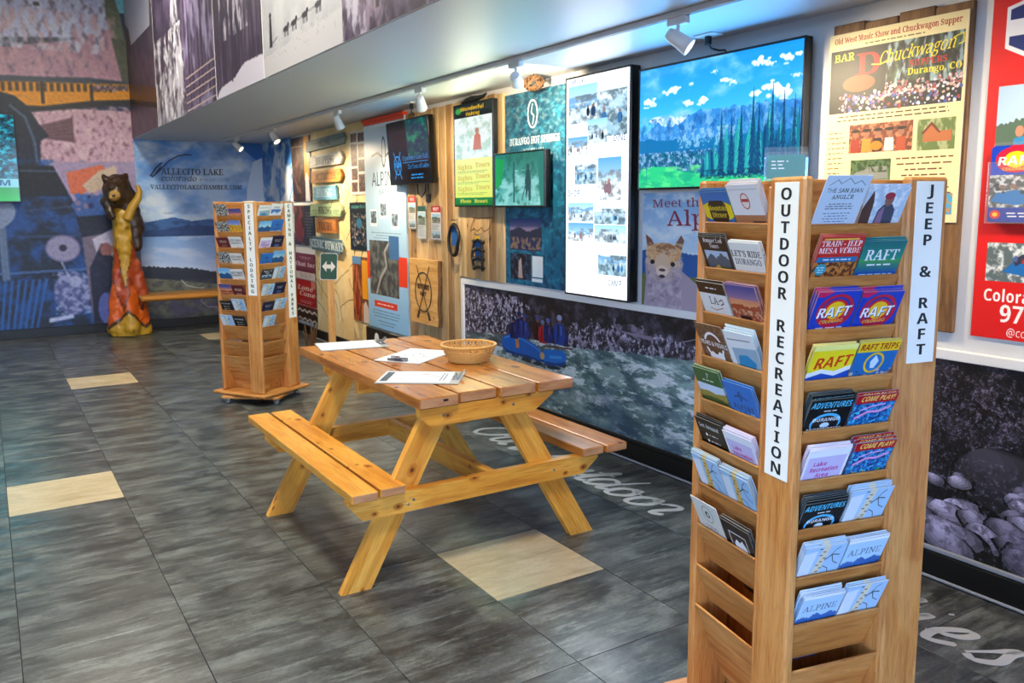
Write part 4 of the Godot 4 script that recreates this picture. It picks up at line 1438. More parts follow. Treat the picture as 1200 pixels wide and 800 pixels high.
	p.ridge([10, 80, 50, 60, 80, 74, 118, 56], 100, Color(0.85, 0.9, 0.96), 2.0, 4)
	p.greek(24, 18, 80, 2, 8, Color(0.3, 0.34, 0.4), 31, true, 4)
	# 32 teal notice
	p = new.call(Color(0.08, 0.50, 0.50))
	p.greek(16, 20, 60, 3, 12, W, 32, false, 4)
	# 33 the raft brochure seen whole
	p = new.call(Color(0.06, 0.24, 0.72))
	p.ell(64, 40, 52, 42, Color(0.75, 0.08, 0.22))
	p.ell(64, 40, 30, 26, Color(0.98, 0.78, 0.10))
	p.text("RAFT", 64, 56, 27, W, true, false, true, 1.1, 0.15, -0.05)
	p.text("COLORADO", 64, 74, 9, Color(0.98, 0.8, 0.2), true, false, true)
	p.rect(0, 88, 128, 104, Color(0.30, 0.32, 0.34))
	p.noise(Rect2i(0, 88, 128, 104), Color(0.85, 0.87, 0.88), 0.03, 0.45, 0.62, 133, Vector2.ONE, 0.9)
	p.poly([6, 172, 20, 146, 70, 136, 120, 150, 126, 172, 70, 184], Color(0.10, 0.45, 0.72))
	p.specks(Rect2(20, 118, 90, 26), 16, 5, 9, [Color(0.2, 0.2, 0.26), Color(0.5, 0.4, 0.36)], 6)
	p.rect(0, 192, 128, 48, Color(0.06, 0.20, 0.62))
	p.ell(20, 214, 14, 14, Color(0.85, 0.10, 0.14))
	p.ell(20, 214, 7, 7, Color(0.97, 0.78, 0.1))
	p.greek(42, 208, 76, 2, 10, W, 34, true, 4)
	# 34 white leaflet with a red head and two photographs
	p = new.call(Color(0.86, 0.87, 0.86))
	p.rect(0, 0, 128, 46, Color(0.70, 0.14, 0.12))
	p.text("VISIT", 64, 34, 22, W, true, false, true)
	p.mini_photo(10, 60, 108, 64, 41, Color(0.55, 0.72, 0.85), Color(0.35, 0.45, 0.42), Color(0.45, 0.50, 0.38), Color(0.6, 0.25, 0.2))
	p.greek(12, 136, 104, 4, 10, Color(0.35, 0.4, 0.42), 40, false, 4)
	p.mini_photo(10, 182, 108, 50, 43, Color(0.6, 0.75, 0.85), Color(0.30, 0.42, 0.45), Color(0.36, 0.46, 0.44), Color(0.2, 0.3, 0.5))
	# 35 green-grey leaflet
	p = new.call(Color(0.80, 0.83, 0.82))
	p.rect(0, 0, 128, 40, Color(0.16, 0.34, 0.30))
	p.mini_photo(8, 50, 112, 90, 45, Color(0.6, 0.75, 0.85), Color(0.30, 0.42, 0.35), Color(0.30, 0.40, 0.28), Color(0.7, 0.7, 0.6))
	p.greek(12, 152, 104, 7, 11, Color(0.35, 0.4, 0.42), 44, false, 4)
	covers = Pic.new(CELL.x * COLS, CELL.y * ceili(list.size() / float(COLS)), Color.WHITE)
	for k in list.size():
		var tone: Image = list[k].im.get_region(Rect2i(0, 0, 128, 110))
		tone.resize(1, 1, Image.INTERPOLATE_LANCZOS)
		cover_edge.append(mat(tone.get_pixel(0, 0).lerp(Color(0.9, 0.89, 0.86), 0.25), 0.6))
		covers.paste(list[k], (k % COLS) * CELL.x, (k / COLS) * CELL.y)
	cover_mat = pmat(covers, 0.32)


func birch(p: Pic, trunk: Color):
	p.poly([0, 20, 40, 14, 30, 240, 0, 240], Color(0.86, 0.90, 0.93))
	p.poly([56, 0, 76, 0, 68, 80, 74, 240, 36, 240, 44, 90], trunk)
	for k in 12:
		p.rect(44 + (k * 13) % 20, 8 + k * 11, 9, 3, Color(0.16, 0.13, 0.10))
	p.line([70, 50, 92, 34, 112, 38], 3, Color(0.10, 0.10, 0.12))
	p.line([84, 40, 96, 20, 108, 10], 2, Color(0.10, 0.10, 0.12))
	p.line([90, 36, 100, 60, 118, 70], 2, Color(0.10, 0.10, 0.12))
	p.line([72, 70, 90, 80, 98, 100], 2, Color(0.10, 0.10, 0.12))
	p.ell(52, 110, 22, 22, trunk.darkened(0.1))
	p.ell(52, 110, 12, 13, Color(0.45, 0.33, 0.16))


func leaflet_mesh(k: int, w: float) -> ArrayMesh:
	var key := "%d_%.3f" % [k, w]
	if not cover_mesh.has(key):
		var size := Vector2(covers.w, covers.h)
		var a := Vector2((k % COLS) * CELL.x, (k / COLS) * CELL.y) + Vector2(1, 1)
		var b := a + Vector2(CELL) - Vector2(2, 2)
		cover_mesh[key] = panel_mesh(w, 0.229, 0.0016, cover_mat, cover_edge[k], a / size, b / size)
	return cover_mesh[key]


func rack_body(label: String, at: Vector3, turn: float, dy: float, group: String) -> Node3D:
	var t := thing("brochure_rack", label, "brochure rack", at, turn, group)
	var H := 1.56 + dy
	var h := RS / 2
	var core := begin()
	bx(core, Vector3(0, (H - 0.012 + 0.112 + dy) / 2, 0), Vector3(RS - 0.21, H - 0.012 - 0.112 - dy, RS - 0.21), 0.002)
	part("core", core, M.oak, t)
	for f in 4:
		var bas := Basis(Vector3.UP, -f * PI / 2)
		var post := begin()
		bx(post, bas * Vector3(h - 0.06, (H + 0.112 + dy) / 2, h - 0.014), bas_size(f, Vector3(0.12, H - 0.112 - dy, 0.028)), 0.006, Basis.IDENTITY, Vector2(f * 0.3, f * 0.41))
		part("sign_post", post, M.oak, t)
		var side := begin()
		bx(side, bas * Vector3(h - 0.126, (H - 0.02 + 0.112 + dy) / 2, h - 0.058), bas_size(f, Vector3(0.012, H - 0.132 - dy, 0.108)), 0.003, Basis.IDENTITY, Vector2(f * 0.2, 0.3))
		part("side_panel", side, M.oak, t)
		for r in 10:
			var lip := 1.454 + dy - 0.119 * r
			var ln := 0.128 if r < 9 else 0.255
			var st := begin()
			var up := Vector3(0, cos(TILT), sin(TILT))
			var c := Vector3((-h + 0.028 + h - 0.132) / 2, lip, h - 0.006) - up * ln / 2
			var tilt := bas * Basis(Vector3.RIGHT, TILT)
			bx(st, bas * c, Vector3(2 * h - 0.160, ln, 0.006), 0.0015, tilt, Vector2(r * 0.17 + f * 0.4, r * 0.29))
			part("pocket_panel", st, M.oak, t)
		var back := begin()
		bx(back, bas * Vector3(-0.052 + 0.001, 1.50 + dy, h - 0.062), bas_size(f, Vector3(2 * h - 0.162, 0.10, 0.006)), 0.001)
		part("back_panel", back, M.oak, t)
	var top := begin()
	bx(top, Vector3(0, H - 0.010, 0), Vector3(RS - 0.13, 0.010, RS - 0.13), 0.002)
	part("top_panel", top, M.oak, t)
	var p := begin()
	bx(p, Vector3(0, 0.100 + dy, 0), Vector3(0.52, 0.022, 0.52), 0.006, Basis.IDENTITY, Vector2(0.1, 0.2))
	part("turning_plate", p, M.oak, t)
	p = begin()
	bx(p, Vector3(0, 0.072 + dy, 0), Vector3(0.46, 0.022, 0.46), 0.006, Basis(Vector3.UP, 0.34), Vector2(0.4, 0.6))
	part("base_plate", p, M.oak, t)
	for k in 4:
		var q := Basis(Vector3.UP, 0.34 + k * PI / 2 + PI / 4) * Vector3(0, 0, 0.275)
		var ca := begin()
		bx(ca, Vector3(q.x, 0.057 + dy / 2, q.z), Vector3(0.03, 0.014 + absf(dy) * 0.2, 0.03), 0.002)
		bx(ca, Vector3(q.x - 0.013, 0.040 + dy / 2, q.z), Vector3(0.003, 0.036, 0.026), 0.001)
		bx(ca, Vector3(q.x + 0.013, 0.040 + dy / 2, q.z), Vector3(0.003, 0.036, 0.026), 0.001)
		var c: MeshInstance3D = part("caster", ca, M.chrome, t)
		var wl := begin()
		lathe(wl, [Vector2(0, -0.010), Vector2(0.020, -0.010), Vector2(0.024, -0.006), Vector2(0.024, 0.006), Vector2(0.020, 0.010), Vector2(0, 0.010)], 20, Transform3D(Basis(Vector3.BACK, PI / 2), Vector3(q.x, 0.0245, q.z)))
		part("wheel", wl, M.grey, c)
	return t


func bas_size(f: int, s: Vector3) -> Vector3:
	return s if f % 2 == 0 else Vector3(s.z, s.y, s.x)


func rack_sign(t: Node3D, f: int, text: String, step: float, size: float, top: float, height: float, called: String, wide: float, sign_w := 0.084, turned := false):
	var bas := Basis(Vector3.UP, -f * PI / 2)
	var h := RS / 2
	var card := mat(Color(0.93, 0.93, 0.90), 0.5)
	var st := begin()
	var c := bas * Vector3(h - 0.058, top - height / 2, h + 0.0006)
	bx(st, c, Vector3(sign_w, height, 0.0012), 0.0004, bas)
	var o := part("sign_card", st, card, t)
	o.set_meta("label", called)
	var le := begin()
	var y := top - size * 0.95
	for k in text.length():
		var ch := text[k]
		if ch != " ":
			var b := bas
			if turned:
				b = bas * Basis(Vector3.BACK, -PI / 2)
			letters(le, ch, size, Transform3D(b, bas * Vector3(h - 0.058, y, h + 0.0014)), false, true, wide)
		y -= step
	part("lettering", le, M.ink, o)


func fill_pocket(rack: Node3D, f: int, row: int, col: int, kind: int, count: int, label: String, where: String, dy: float, extra := 0.0, w := 0.122, lean := 0.0):
	var h := RS / 2
	var face := rack.transform.basis * Basis(Vector3.UP, -f * PI / 2)
	var mid := -0.052 + (-0.0645 if col == 0 else 0.0645)
	var lip := 1.454 + dy - 0.119 * row
	var group := "%s, %s" % [label, where] if count > 1 else ""
	for k in count:
		var e := 0.088 + extra + rng.randf_range(-0.003, 0.004) + k * 0.0018
		var tilt := TILT + lean
		var up := Vector3(0, cos(tilt), sin(tilt))
		var out := Vector3(0, -sin(tilt), cos(tilt))
		var c := Vector3(mid + rng.randf_range(-0.002, 0.002), lip, h - 0.0075) + up * (e - 0.1145) - out * (0.0062 + 0.0036 * k)
		var o := single("brochure", leaflet_mesh(kind, w), null, "%s%s, %s" % [label, "" if count == 1 else ", %s in its stack" % ORD[k], where], "brochure", rack.position + rack.transform.basis * (Basis(Vector3.UP, -f * PI / 2) * c), group)
		o.basis = face * Basis(Vector3.RIGHT, tilt) * Basis(Vector3.BACK, rng.randf_range(-0.012, 0.012))


func make_racks():
	cover_pics()
	var near := rack_body("tall oak brochure rack with OUTDOOR RECREATION and JEEP & RAFT signs", Vector3(1.782, 0, -1.382), -deg_to_rad(11.97), 0.0, "")
	var far := rack_body("tall oak brochure rack with SPECIALTY LODGING and CAMPING signs", Vector3(1.765, 0, -6.50), deg_to_rad(31.2), -0.022, "")
	rack_sign(near, 0, "JEEP & RAFT", 0.0375, 0.0255, 1.550, 0.432, "pale card sign reading JEEP & RAFT", 1.5)
	rack_sign(near, 1, "OUTDOOR RECREATION", 0.0378, 0.027, 1.548, 0.692, "pale card sign reading OUTDOOR RECREATION", 1.5)
	rack_sign(far, 0, "CAMPING & NATIONAL PARKS", 0.0362, 0.025, 1.525, 0.89, "pale card sign reading CAMPING & NATIONAL PARKS", 1.3)
	rack_sign(far, 1, "SPECIALTY LODGING", 0.0392, 0.026, 1.525, 0.685, "pale card sign reading SPECIALTY LODGING", 1.3)
	var nth := ["top", "second", "third", "fourth", "fifth", "sixth", "seventh", "eighth", "ninth"]
	var says := {
		0: "pale blue angler card", 1: "photo card of a red-capped angler", 2: "red TRAIN JEEP brochure", 3: "teal and green RAFT brochure", 4: "blue RAFT brochure with yellow sun",
		5: "yellow RAFT brochure", 6: "brochure headed RAFT TRIPS", 7: "black ADVENTURES brochure", 8: "blue brochure headed COME PLAY", 9: "lilac and white lake brochure", 10: "brochure with a pale birch trunk",
		11: "pale blue mountain brochure", 12: "blue brochure with black-yellow badge", 13: "white card with a red seal", 14: "black brochure with a mountain photo", 15: "cream card reading LETS RIDE",
		16: "white card with a black band", 17: "brochure of a desert dusk", 18: "brown brochure with a white ring", 19: "white brochure with a blue pool", 20: "green brochure with a valley photo",
		21: "deep blue mountain brochure", 22: "black brochure with a white list", 23: "brochure with a yellow birch trunk", 24: "cream card with a round seal", 25: "black card with a white bear",
		26: "brochure with yellow autumn trees", 27: "maroon brochure", 28: "black-and-white photo brochure", 29: "night-blue brochure", 30: "cyan valley brochure", 31: "white brochure with a blue photo",
	}
	# [face, [row: [left kind, count, extra height], [right ...]]]
	var plan := [
		[near, 0, 0.0, "jeep side", [[[0, 1, 0.030], [1, 2, 0.002]], [[2, 3, 0.006], [3, 4, -0.006]], [[4, 5, 0.002], [4, 4, 0.0]], [[5, 4, -0.002], [6, 3, 0.0]], [[7, 6, -0.004], [8, 2, -0.004]], [[9, 5, -0.006], [8, 6, 0.0]], [[7, 6, -0.012], [10, 6, 0.0]], [[10, 5, 0.0], [11, 5, -0.004]], [[11, 6, -0.008], [10, 4, 0.0]]]],
		[near, 1, 0.0, "outdoor side", [[[12, 3, -0.004], [13, 5, 0.010]], [[14, 3, 0.0], [15, 4, -0.016]], [[16, 2, 0.0], [17, 4, 0.0]], [[18, 1, 0.010], [19, 5, 0.004]], [[20, 3, 0.010], [21, 3, -0.010]], [[22, 4, -0.016], [9, 5, -0.020]], [[23, 5, 0.008], [23, 5, 0.0]], [[24, 1, 0.0], [25, 4, -0.018]]]],
		[far, 0, -0.022, "camping side", [[[19, 1, -0.004], [31, 2, 0.0]], [[30, 2, -0.006], [21, 2, 0.0]], [[9, 2, -0.01], [29, 3, 0.0]], [[21, 2, -0.006], [30, 3, 0.0]], [[14, 2, -0.01], [10, 2, 0.002]], [[10, 2, 0.0], [29, 3, 0.0]], [[29, 2, -0.012], [10, 2, 0.0]], [[10, 2, 0.0], []]]],
		[far, 1, -0.022, "lodging side", [[[28, 1, 0.0], [17, 1, -0.03]], [[28, 1, -0.006], [26, 2, 0.0]], [[27, 2, -0.01], [15, 2, -0.004]], [[28, 2, 0.0], [15, 1, -0.006]], [[30, 2, 0.0], [15, 2, -0.006]], [[17, 2, -0.004], [27, 2, -0.01]], [[22, 2, -0.01], [10, 2, 0.004]], [[10, 2, 0.0], [22, 2, -0.004]]]],
	]
	for q in plan:
		for r in q[4].size():
			for c in 2:
				var s: Array = q[4][r][c]
				if s.is_empty():
					continue
				fill_pocket(q[0], q[1], r, c, s[0], s[1], says[s[0]], "%s row %s, %s" % [nth[r], ["left", "right"][c], q[3]], q[2], s[2], 0.122, 0.06 if s[0] == 0 else 0.0)
	# clear holder of teal cards standing on top of the near rack
	var ht := thing("card_holder", "clear acrylic holder of teal cards on top of the near brochure rack", "card holder", near.position + near.transform.basis * Vector3(-0.12, 1.555, 0.03), -0.85)
	var st := begin()
	bx(st, Vector3(0, 0.002, 0), Vector3(0.10, 0.004, 0.06), 0.001)
	bx(st, Vector3(0, 0.035, 0.018), Vector3(0.10, 0.066, 0.003), 0.001)
	bx(st, Vector3(0, 0.042, -0.020), Vector3(0.10, 0.080, 0.003), 0.001)
	for s in [-1, 1]:
		bx(st, Vector3(0.0485 * s, 0.03, 0), Vector3(0.003, 0.052, 0.036), 0.001)
	part("acrylic_holder", st, M.clear, ht)
	for k in 4:
		var size := Vector2(covers.w, covers.h)
		var a := Vector2((32 % COLS) * CELL.x, (32 / COLS) * CELL.y) + Vector2(1, 1)
		var cd := single("business_card", panel_mesh(0.088, 0.056, 0.0012, cover_mat, M.paper, a / size, (a + Vector2(126, 80)) / size), null, "teal card, %s in the clear holder on the near brochure rack" % ORD[k], "card", Vector3.ZERO, "teal cards in the clear holder")
		cd.transform = ht.transform * Transform3D(Basis.IDENTITY, Vector3(0, 0.033, 0.012 - 0.004 * k))


func paint_big_screen() -> Pic:
	# mountains, tall firs and a meadow
	var p := Pic.new(900, 540, Color(0.1, 0.5, 0.9))
	p.grad(0, 320, Color(0.04, 0.56, 0.93), Color(0.34, 0.80, 0.98))
	var g := RandomNumberGenerator.new()
	g.seed = 4
	for q in [[60, 150, 46], [200, 110, 50], [120, 235, 70], [300, 176, 34], [390, 176, 44], [455, 62, 18], [520, 104, 36], [560, 116, 26], [700, 56, 44], [745, 70, 26], [840, 60, 44], [750, 160, 50], [670, 176, 36], [260, 250, 60], [380, 236, 36], [820, 190, 60], [870, 130, 20], [330, 96, 16]]:
		for k in 26:
			var r := g.randf() * g.randf()
			var a := g.randf() * TAU
			var c: Vector2 = Vector2(cos(a) * r, sin(a) * r * 0.4) * q[2] * 1.5
			p.ell(q[0] + c.x, q[1] + c.y, q[2] * g.randf_range(0.14, 0.34), q[2] * g.randf_range(0.09, 0.21), Color(0.66, 0.84, 0.98).lerp(Color(0.97, 0.98, 1.0), clampf(0.7 - c.y / q[2], 0, 1)))
	p.soften(5.0, Rect2i(0, 0, 900, 330))
	p.noise(Rect2i(0, 0, 900, 330), Color(0.80, 0.92, 1.0), 0.006, 0.55, 0.85, 19, Vector2(0.6, 1), 0.5, false, 0.55)
	p.ridge([0, 300, 60, 286, 96, 262, 116, 240, 130, 246, 150, 262, 200, 276, 250, 262, 300, 236, 350, 214, 380, 212, 420, 222, 470, 210, 510, 224, 560, 216, 620, 222, 700, 212, 900, 226], 400, Color(0.20, 0.54, 0.84), 9.0, 2)
	p.noise(Rect2i(0, 214, 900, 150), Color(0.50, 0.74, 0.93), 0.016, 0.46, 0.66, 3, Vector2(1, 0.6), 0.75, false, 0.7)
	p.noise(Rect2i(0, 226, 900, 140), Color(0.09, 0.36, 0.66), 0.016, 0.52, 0.72, 8, Vector2(1, 0.6), 0.75, false, 0.7)
	p.ridge([0, 322, 70, 316, 120, 326, 200, 330, 270, 322, 330, 340, 430, 336, 560, 330, 900, 330], 440, Color(0.05, 0.44, 0.68), 4.0, 3)
	p.noise(Rect2i(250, 290, 330, 80), Color(0.58, 0.78, 0.92), 0.025, 0.48, 0.62, 5, Vector2(1, 0.8), 0.8, false, 0.7)
	p.ridge([0, 392, 120, 384, 300, 392, 480, 400, 900, 400], 540, Color(0.08, 0.44, 0.56), 5.0, 4)
	p.noise(Rect2i(0, 380, 480, 90), Color(0.60, 0.72, 0.90), 0.03, 0.48, 0.60, 6, Vector2(1, 0.9), 0.85, false, 0.7)
	p.noise(Rect2i(0, 380, 520, 90), Color(0.04, 0.28, 0.45), 0.03, 0.52, 0.64, 16, Vector2(1, 0.9), 0.8, false, 0.7)
	p.ridge([0, 470, 90, 444, 180, 448, 280, 470, 380, 486, 520, 500, 700, 506, 900, 492], 540, Color(0.16, 0.78, 0.52), 3.0, 5)
	p.noise(Rect2i(0, 446, 900, 94), Color(0.40, 0.90, 0.55), 0.02, 0.46, 0.68, 7, Vector2(0.4, 1), 0.7)
	p.noise(Rect2i(0, 470, 900, 70), Color(0.05, 0.60, 0.50), 0.02, 0.52, 0.72, 17, Vector2(0.4, 1), 0.6)
	p.soften(1.5, Rect2i(0, 210, 900, 330))
	for k in 110:
		var x := 400.0 + (k * 89) % 500
		var ht := 70.0 + (k * 47) % 190 * clampf((x - 380) / 220.0, 0.35, 1.0)
		p.fir(x, 500 - (k % 5) * 3, ht, 10 + ht * 0.055, [Color(0.03, 0.34, 0.52), Color(0.05, 0.46, 0.58), Color(0.14, 0.62, 0.66), Color(0.02, 0.26, 0.46), Color(0.20, 0.70, 0.70)][k % 5], k)
	for q in [[670, 360], [765, 372], [505, 290], [700, 300], [820, 330], [870, 310], [560, 260], [610, 290]]:
		p.fir(q[0], 500, q[1], 24, Color(0.02, 0.26, 0.46), int(q[0]))
		p.noise(Rect2i(int(q[0]) - 22, 500 - int(q[1] * 0.8), 44, int(q[1] * 0.75)), Color(0.08, 0.48, 0.54), 0.06, 0.52, 0.66, int(q[0]), Vector2.ONE, 0.55, false, 0.7)
	p.noise(Rect2i(390, 470, 510, 40), Color(0.03, 0.22, 0.34), 0.04, 0.44, 0.62, 18, Vector2.ONE, 0.8)
	p.rect(50, 300, 3, 200, Color(0.06, 0.40, 0.60))
	p.rect(418, 360, 5, 150, Color(0.10, 0.50, 0.70))
	p.soften(1.4)
	return p


func paint_light_box() -> Pic:
	var p := Pic.new(256, 560, Color(0.97, 0.98, 1.0))
	var ph := [[10, 20, 130, 96], [130, 6, 118, 150], [8, 150, 84, 46], [92, 110, 80, 60], [38, 206, 92, 66], [136, 208, 92, 106], [10, 320, 108, 48], [122, 318, 124, 56], [10, 372, 110, 48], [124, 376, 124, 44], [140, 436, 112, 66]]
	for k in ph.size():
		var q: Array = ph[k]
		p.mini_photo(q[0], q[1], q[2], q[3], 300 + k, [Color(0.55, 0.78, 0.95), Color(0.80, 0.90, 0.97), Color(0.35, 0.62, 0.85)][k % 3], [Color(0.45, 0.64, 0.80), Color(0.66, 0.79, 0.88)][k % 2], [Color(0.76, 0.86, 0.92), Color(0.56, 0.72, 0.80), Color(0.88, 0.93, 0.96)][k % 3], [Color(0.12, 0.22, 0.36), Color(0.2, 0.4, 0.6), Color(0.5, 0.4, 0.45)][k % 3])
	var c := Color(0.12, 0.25, 0.38)
	p.text("EXPLORE", 12, 16, 13, c, false, false, false, 1.0)
	p.text("DINE", 196, 170, 15, c, false)
	p.text("SHOP", 8, 302, 15, c, false)
	p.text("CAMP", 180, 528, 15, c, false)
	p.rect(8, 425, 240, 1, Color(0.6, 0.7, 0.8))
	return p


func paint_screen_a() -> Pic:
	var p := Pic.new(320, 200, Color(0.02, 0.04, 0.07))
	p.poly([150, 0, 320, 0, 320, 110, 160, 120], Color(0.02, 0.26, 0.28))
	p.noise(Rect2i(160, 0, 160, 110), Color(0.05, 0.55, 0.40), 0.02, 0.45, 0.65, 11, Vector2(0.5, 1), 0.9)
	p.noise(Rect2i(160, 0, 160, 110), Color(0.02, 0.16, 0.30), 0.03, 0.5, 0.66, 12, Vector2(0.5, 1), 0.9)
	var c := Color(0.15, 0.65, 0.98)
	p.ell(68, 140, 30, 32, c)
	p.ell(68, 140, 26, 28, Color(0.02, 0.05, 0.10))
	p.text("TOUR", 68, 146, 15, c, true, false, true)
	p.line([40, 96, 96, 184], 4, c)
	p.line([96, 96, 40, 184], 4, c)
	p.text("Experience Guest Rafting", 112, 126, 15, c, false, true, false, 0.9)
	p.rect(112, 132, 196, 2, c)
	p.text("The Town of Ladies", 150, 154, 14, c, false, true, false, 0.9)
	p.greek(165, 172, 110, 2, 10, c, 5, true, 4)
	return p


func paint_screen_b() -> Pic:
	var p := Pic.new(200, 420, Color(0.93, 0.95, 0.93))
	p.rect(0, 0, 200, 52, Color(0.06, 0.08, 0.06))
	p.text("Wonderful", 96, 24, 16, Color(0.95, 0.75, 0.08), true, false, true, 1.1)
	p.text("Fishing", 100, 46, 14, Color(0.95, 0.75, 0.08), true, false, true, 1.1)
	p.ell(22, 22, 15, 13, Color(0.2, 0.6, 0.25))
	p.rect(8, 52, 184, 172, Color(0.92, 0.95, 0.95))
	p.noise(Rect2i(8, 52, 184, 172), Color(0.70, 0.80, 0.72), 0.02, 0.48, 0.66, 15, Vector2.ONE, 0.8)
	p.poly([100, 190, 108, 130, 124, 120, 140, 132, 144, 190], Color(0.80, 0.45, 0.35))
	p.ell(122, 112, 10, 12, Color(0.72, 0.52, 0.42))
	p.soften(2.2, Rect2i(8, 52, 184, 172))
	p.grad(224, 420, Color(0.95, 0.93, 0.55), Color(0.85, 0.88, 0.25))
	for k in 3:
		p.text("Sights", 14, 268 + k * 46, 19, Color(0.80, 0.62, 0.05), true, true)
		p.text("Tours", 112, 262 + k * 46, 18, Color(0.80, 0.60, 0.05), true, true)
		p.greek(14, 276 + k * 46, 170, 2, 6, Color(0.45, 0.48, 0.2), 20 + k, false, 2)
	p.rect(0, 388, 200, 32, Color(0.10, 0.45, 0.10))
	p.text("Photo   Resort", 100, 410, 15, Color(0.95, 0.88, 0.2), true, true, true)
	return p


func paint_screen_c() -> Pic:
	var p := Pic.new(300, 190, Color(0.25, 0.60, 0.56))
	p.grad(0, 190, Color(0.14, 0.48, 0.42), Color(0.45, 0.78, 0.76))
	p.noise(Rect2i(0, 0, 300, 190), Color(0.12, 0.42, 0.36), 0.02, 0.5, 0.68, 21, Vector2.ONE, 0.8)
	p.noise(Rect2i(0, 60, 300, 130), Color(0.62, 0.88, 0.88), 0.015, 0.45, 0.68, 22, Vector2(0.5, 1), 0.8)
	p.poly([0, 10, 60, 20, 40, 110, 0, 130], Color(0.10, 0.62, 0.25))
	p.rect(116, 30, 9, 150, Color(0.14, 0.34, 0.34))
	p.poly([196, 170, 188, 100, 198, 60, 216, 60, 224, 100, 222, 172, 210, 172, 208, 130], Color(0.12, 0.30, 0.32))
	p.ell(207, 50, 9, 11, Color(0.16, 0.32, 0.32))
	p.line([190, 120, 170, 170], 5, Color(0.15, 0.36, 0.36))
	p.poly([260, 0, 300, 0, 300, 190, 280, 190], Color(0.16, 0.50, 0.46))
	p.soften(2.2)
	return p


func paint_screen_d() -> Pic:
	var p := Pic.new(200, 300, Color(0.05, 0.35, 0.45))
	p.noise(Rect2i(0, 0, 200, 220), Color(0.15, 0.75, 0.85), 0.03, 0.45, 0.6, 23, Vector2.ONE, 0.9)
	p.noise(Rect2i(0, 0, 200, 220), Color(0.02, 0.12, 0.14), 0.05, 0.5, 0.62, 24, Vector2.ONE, 0.9)
	p.soften(2.0)
	p.rect(0, 222, 200, 30, Color(0.50, 0.80, 0.85))
	p.text(".COM", 150, 246, 20, Color(0.05, 0.3, 0.5), true, false, true)
	p.grad(252, 300, Color(0.05, 0.60, 0.20), Color(0.15, 0.75, 0.30))
	return p


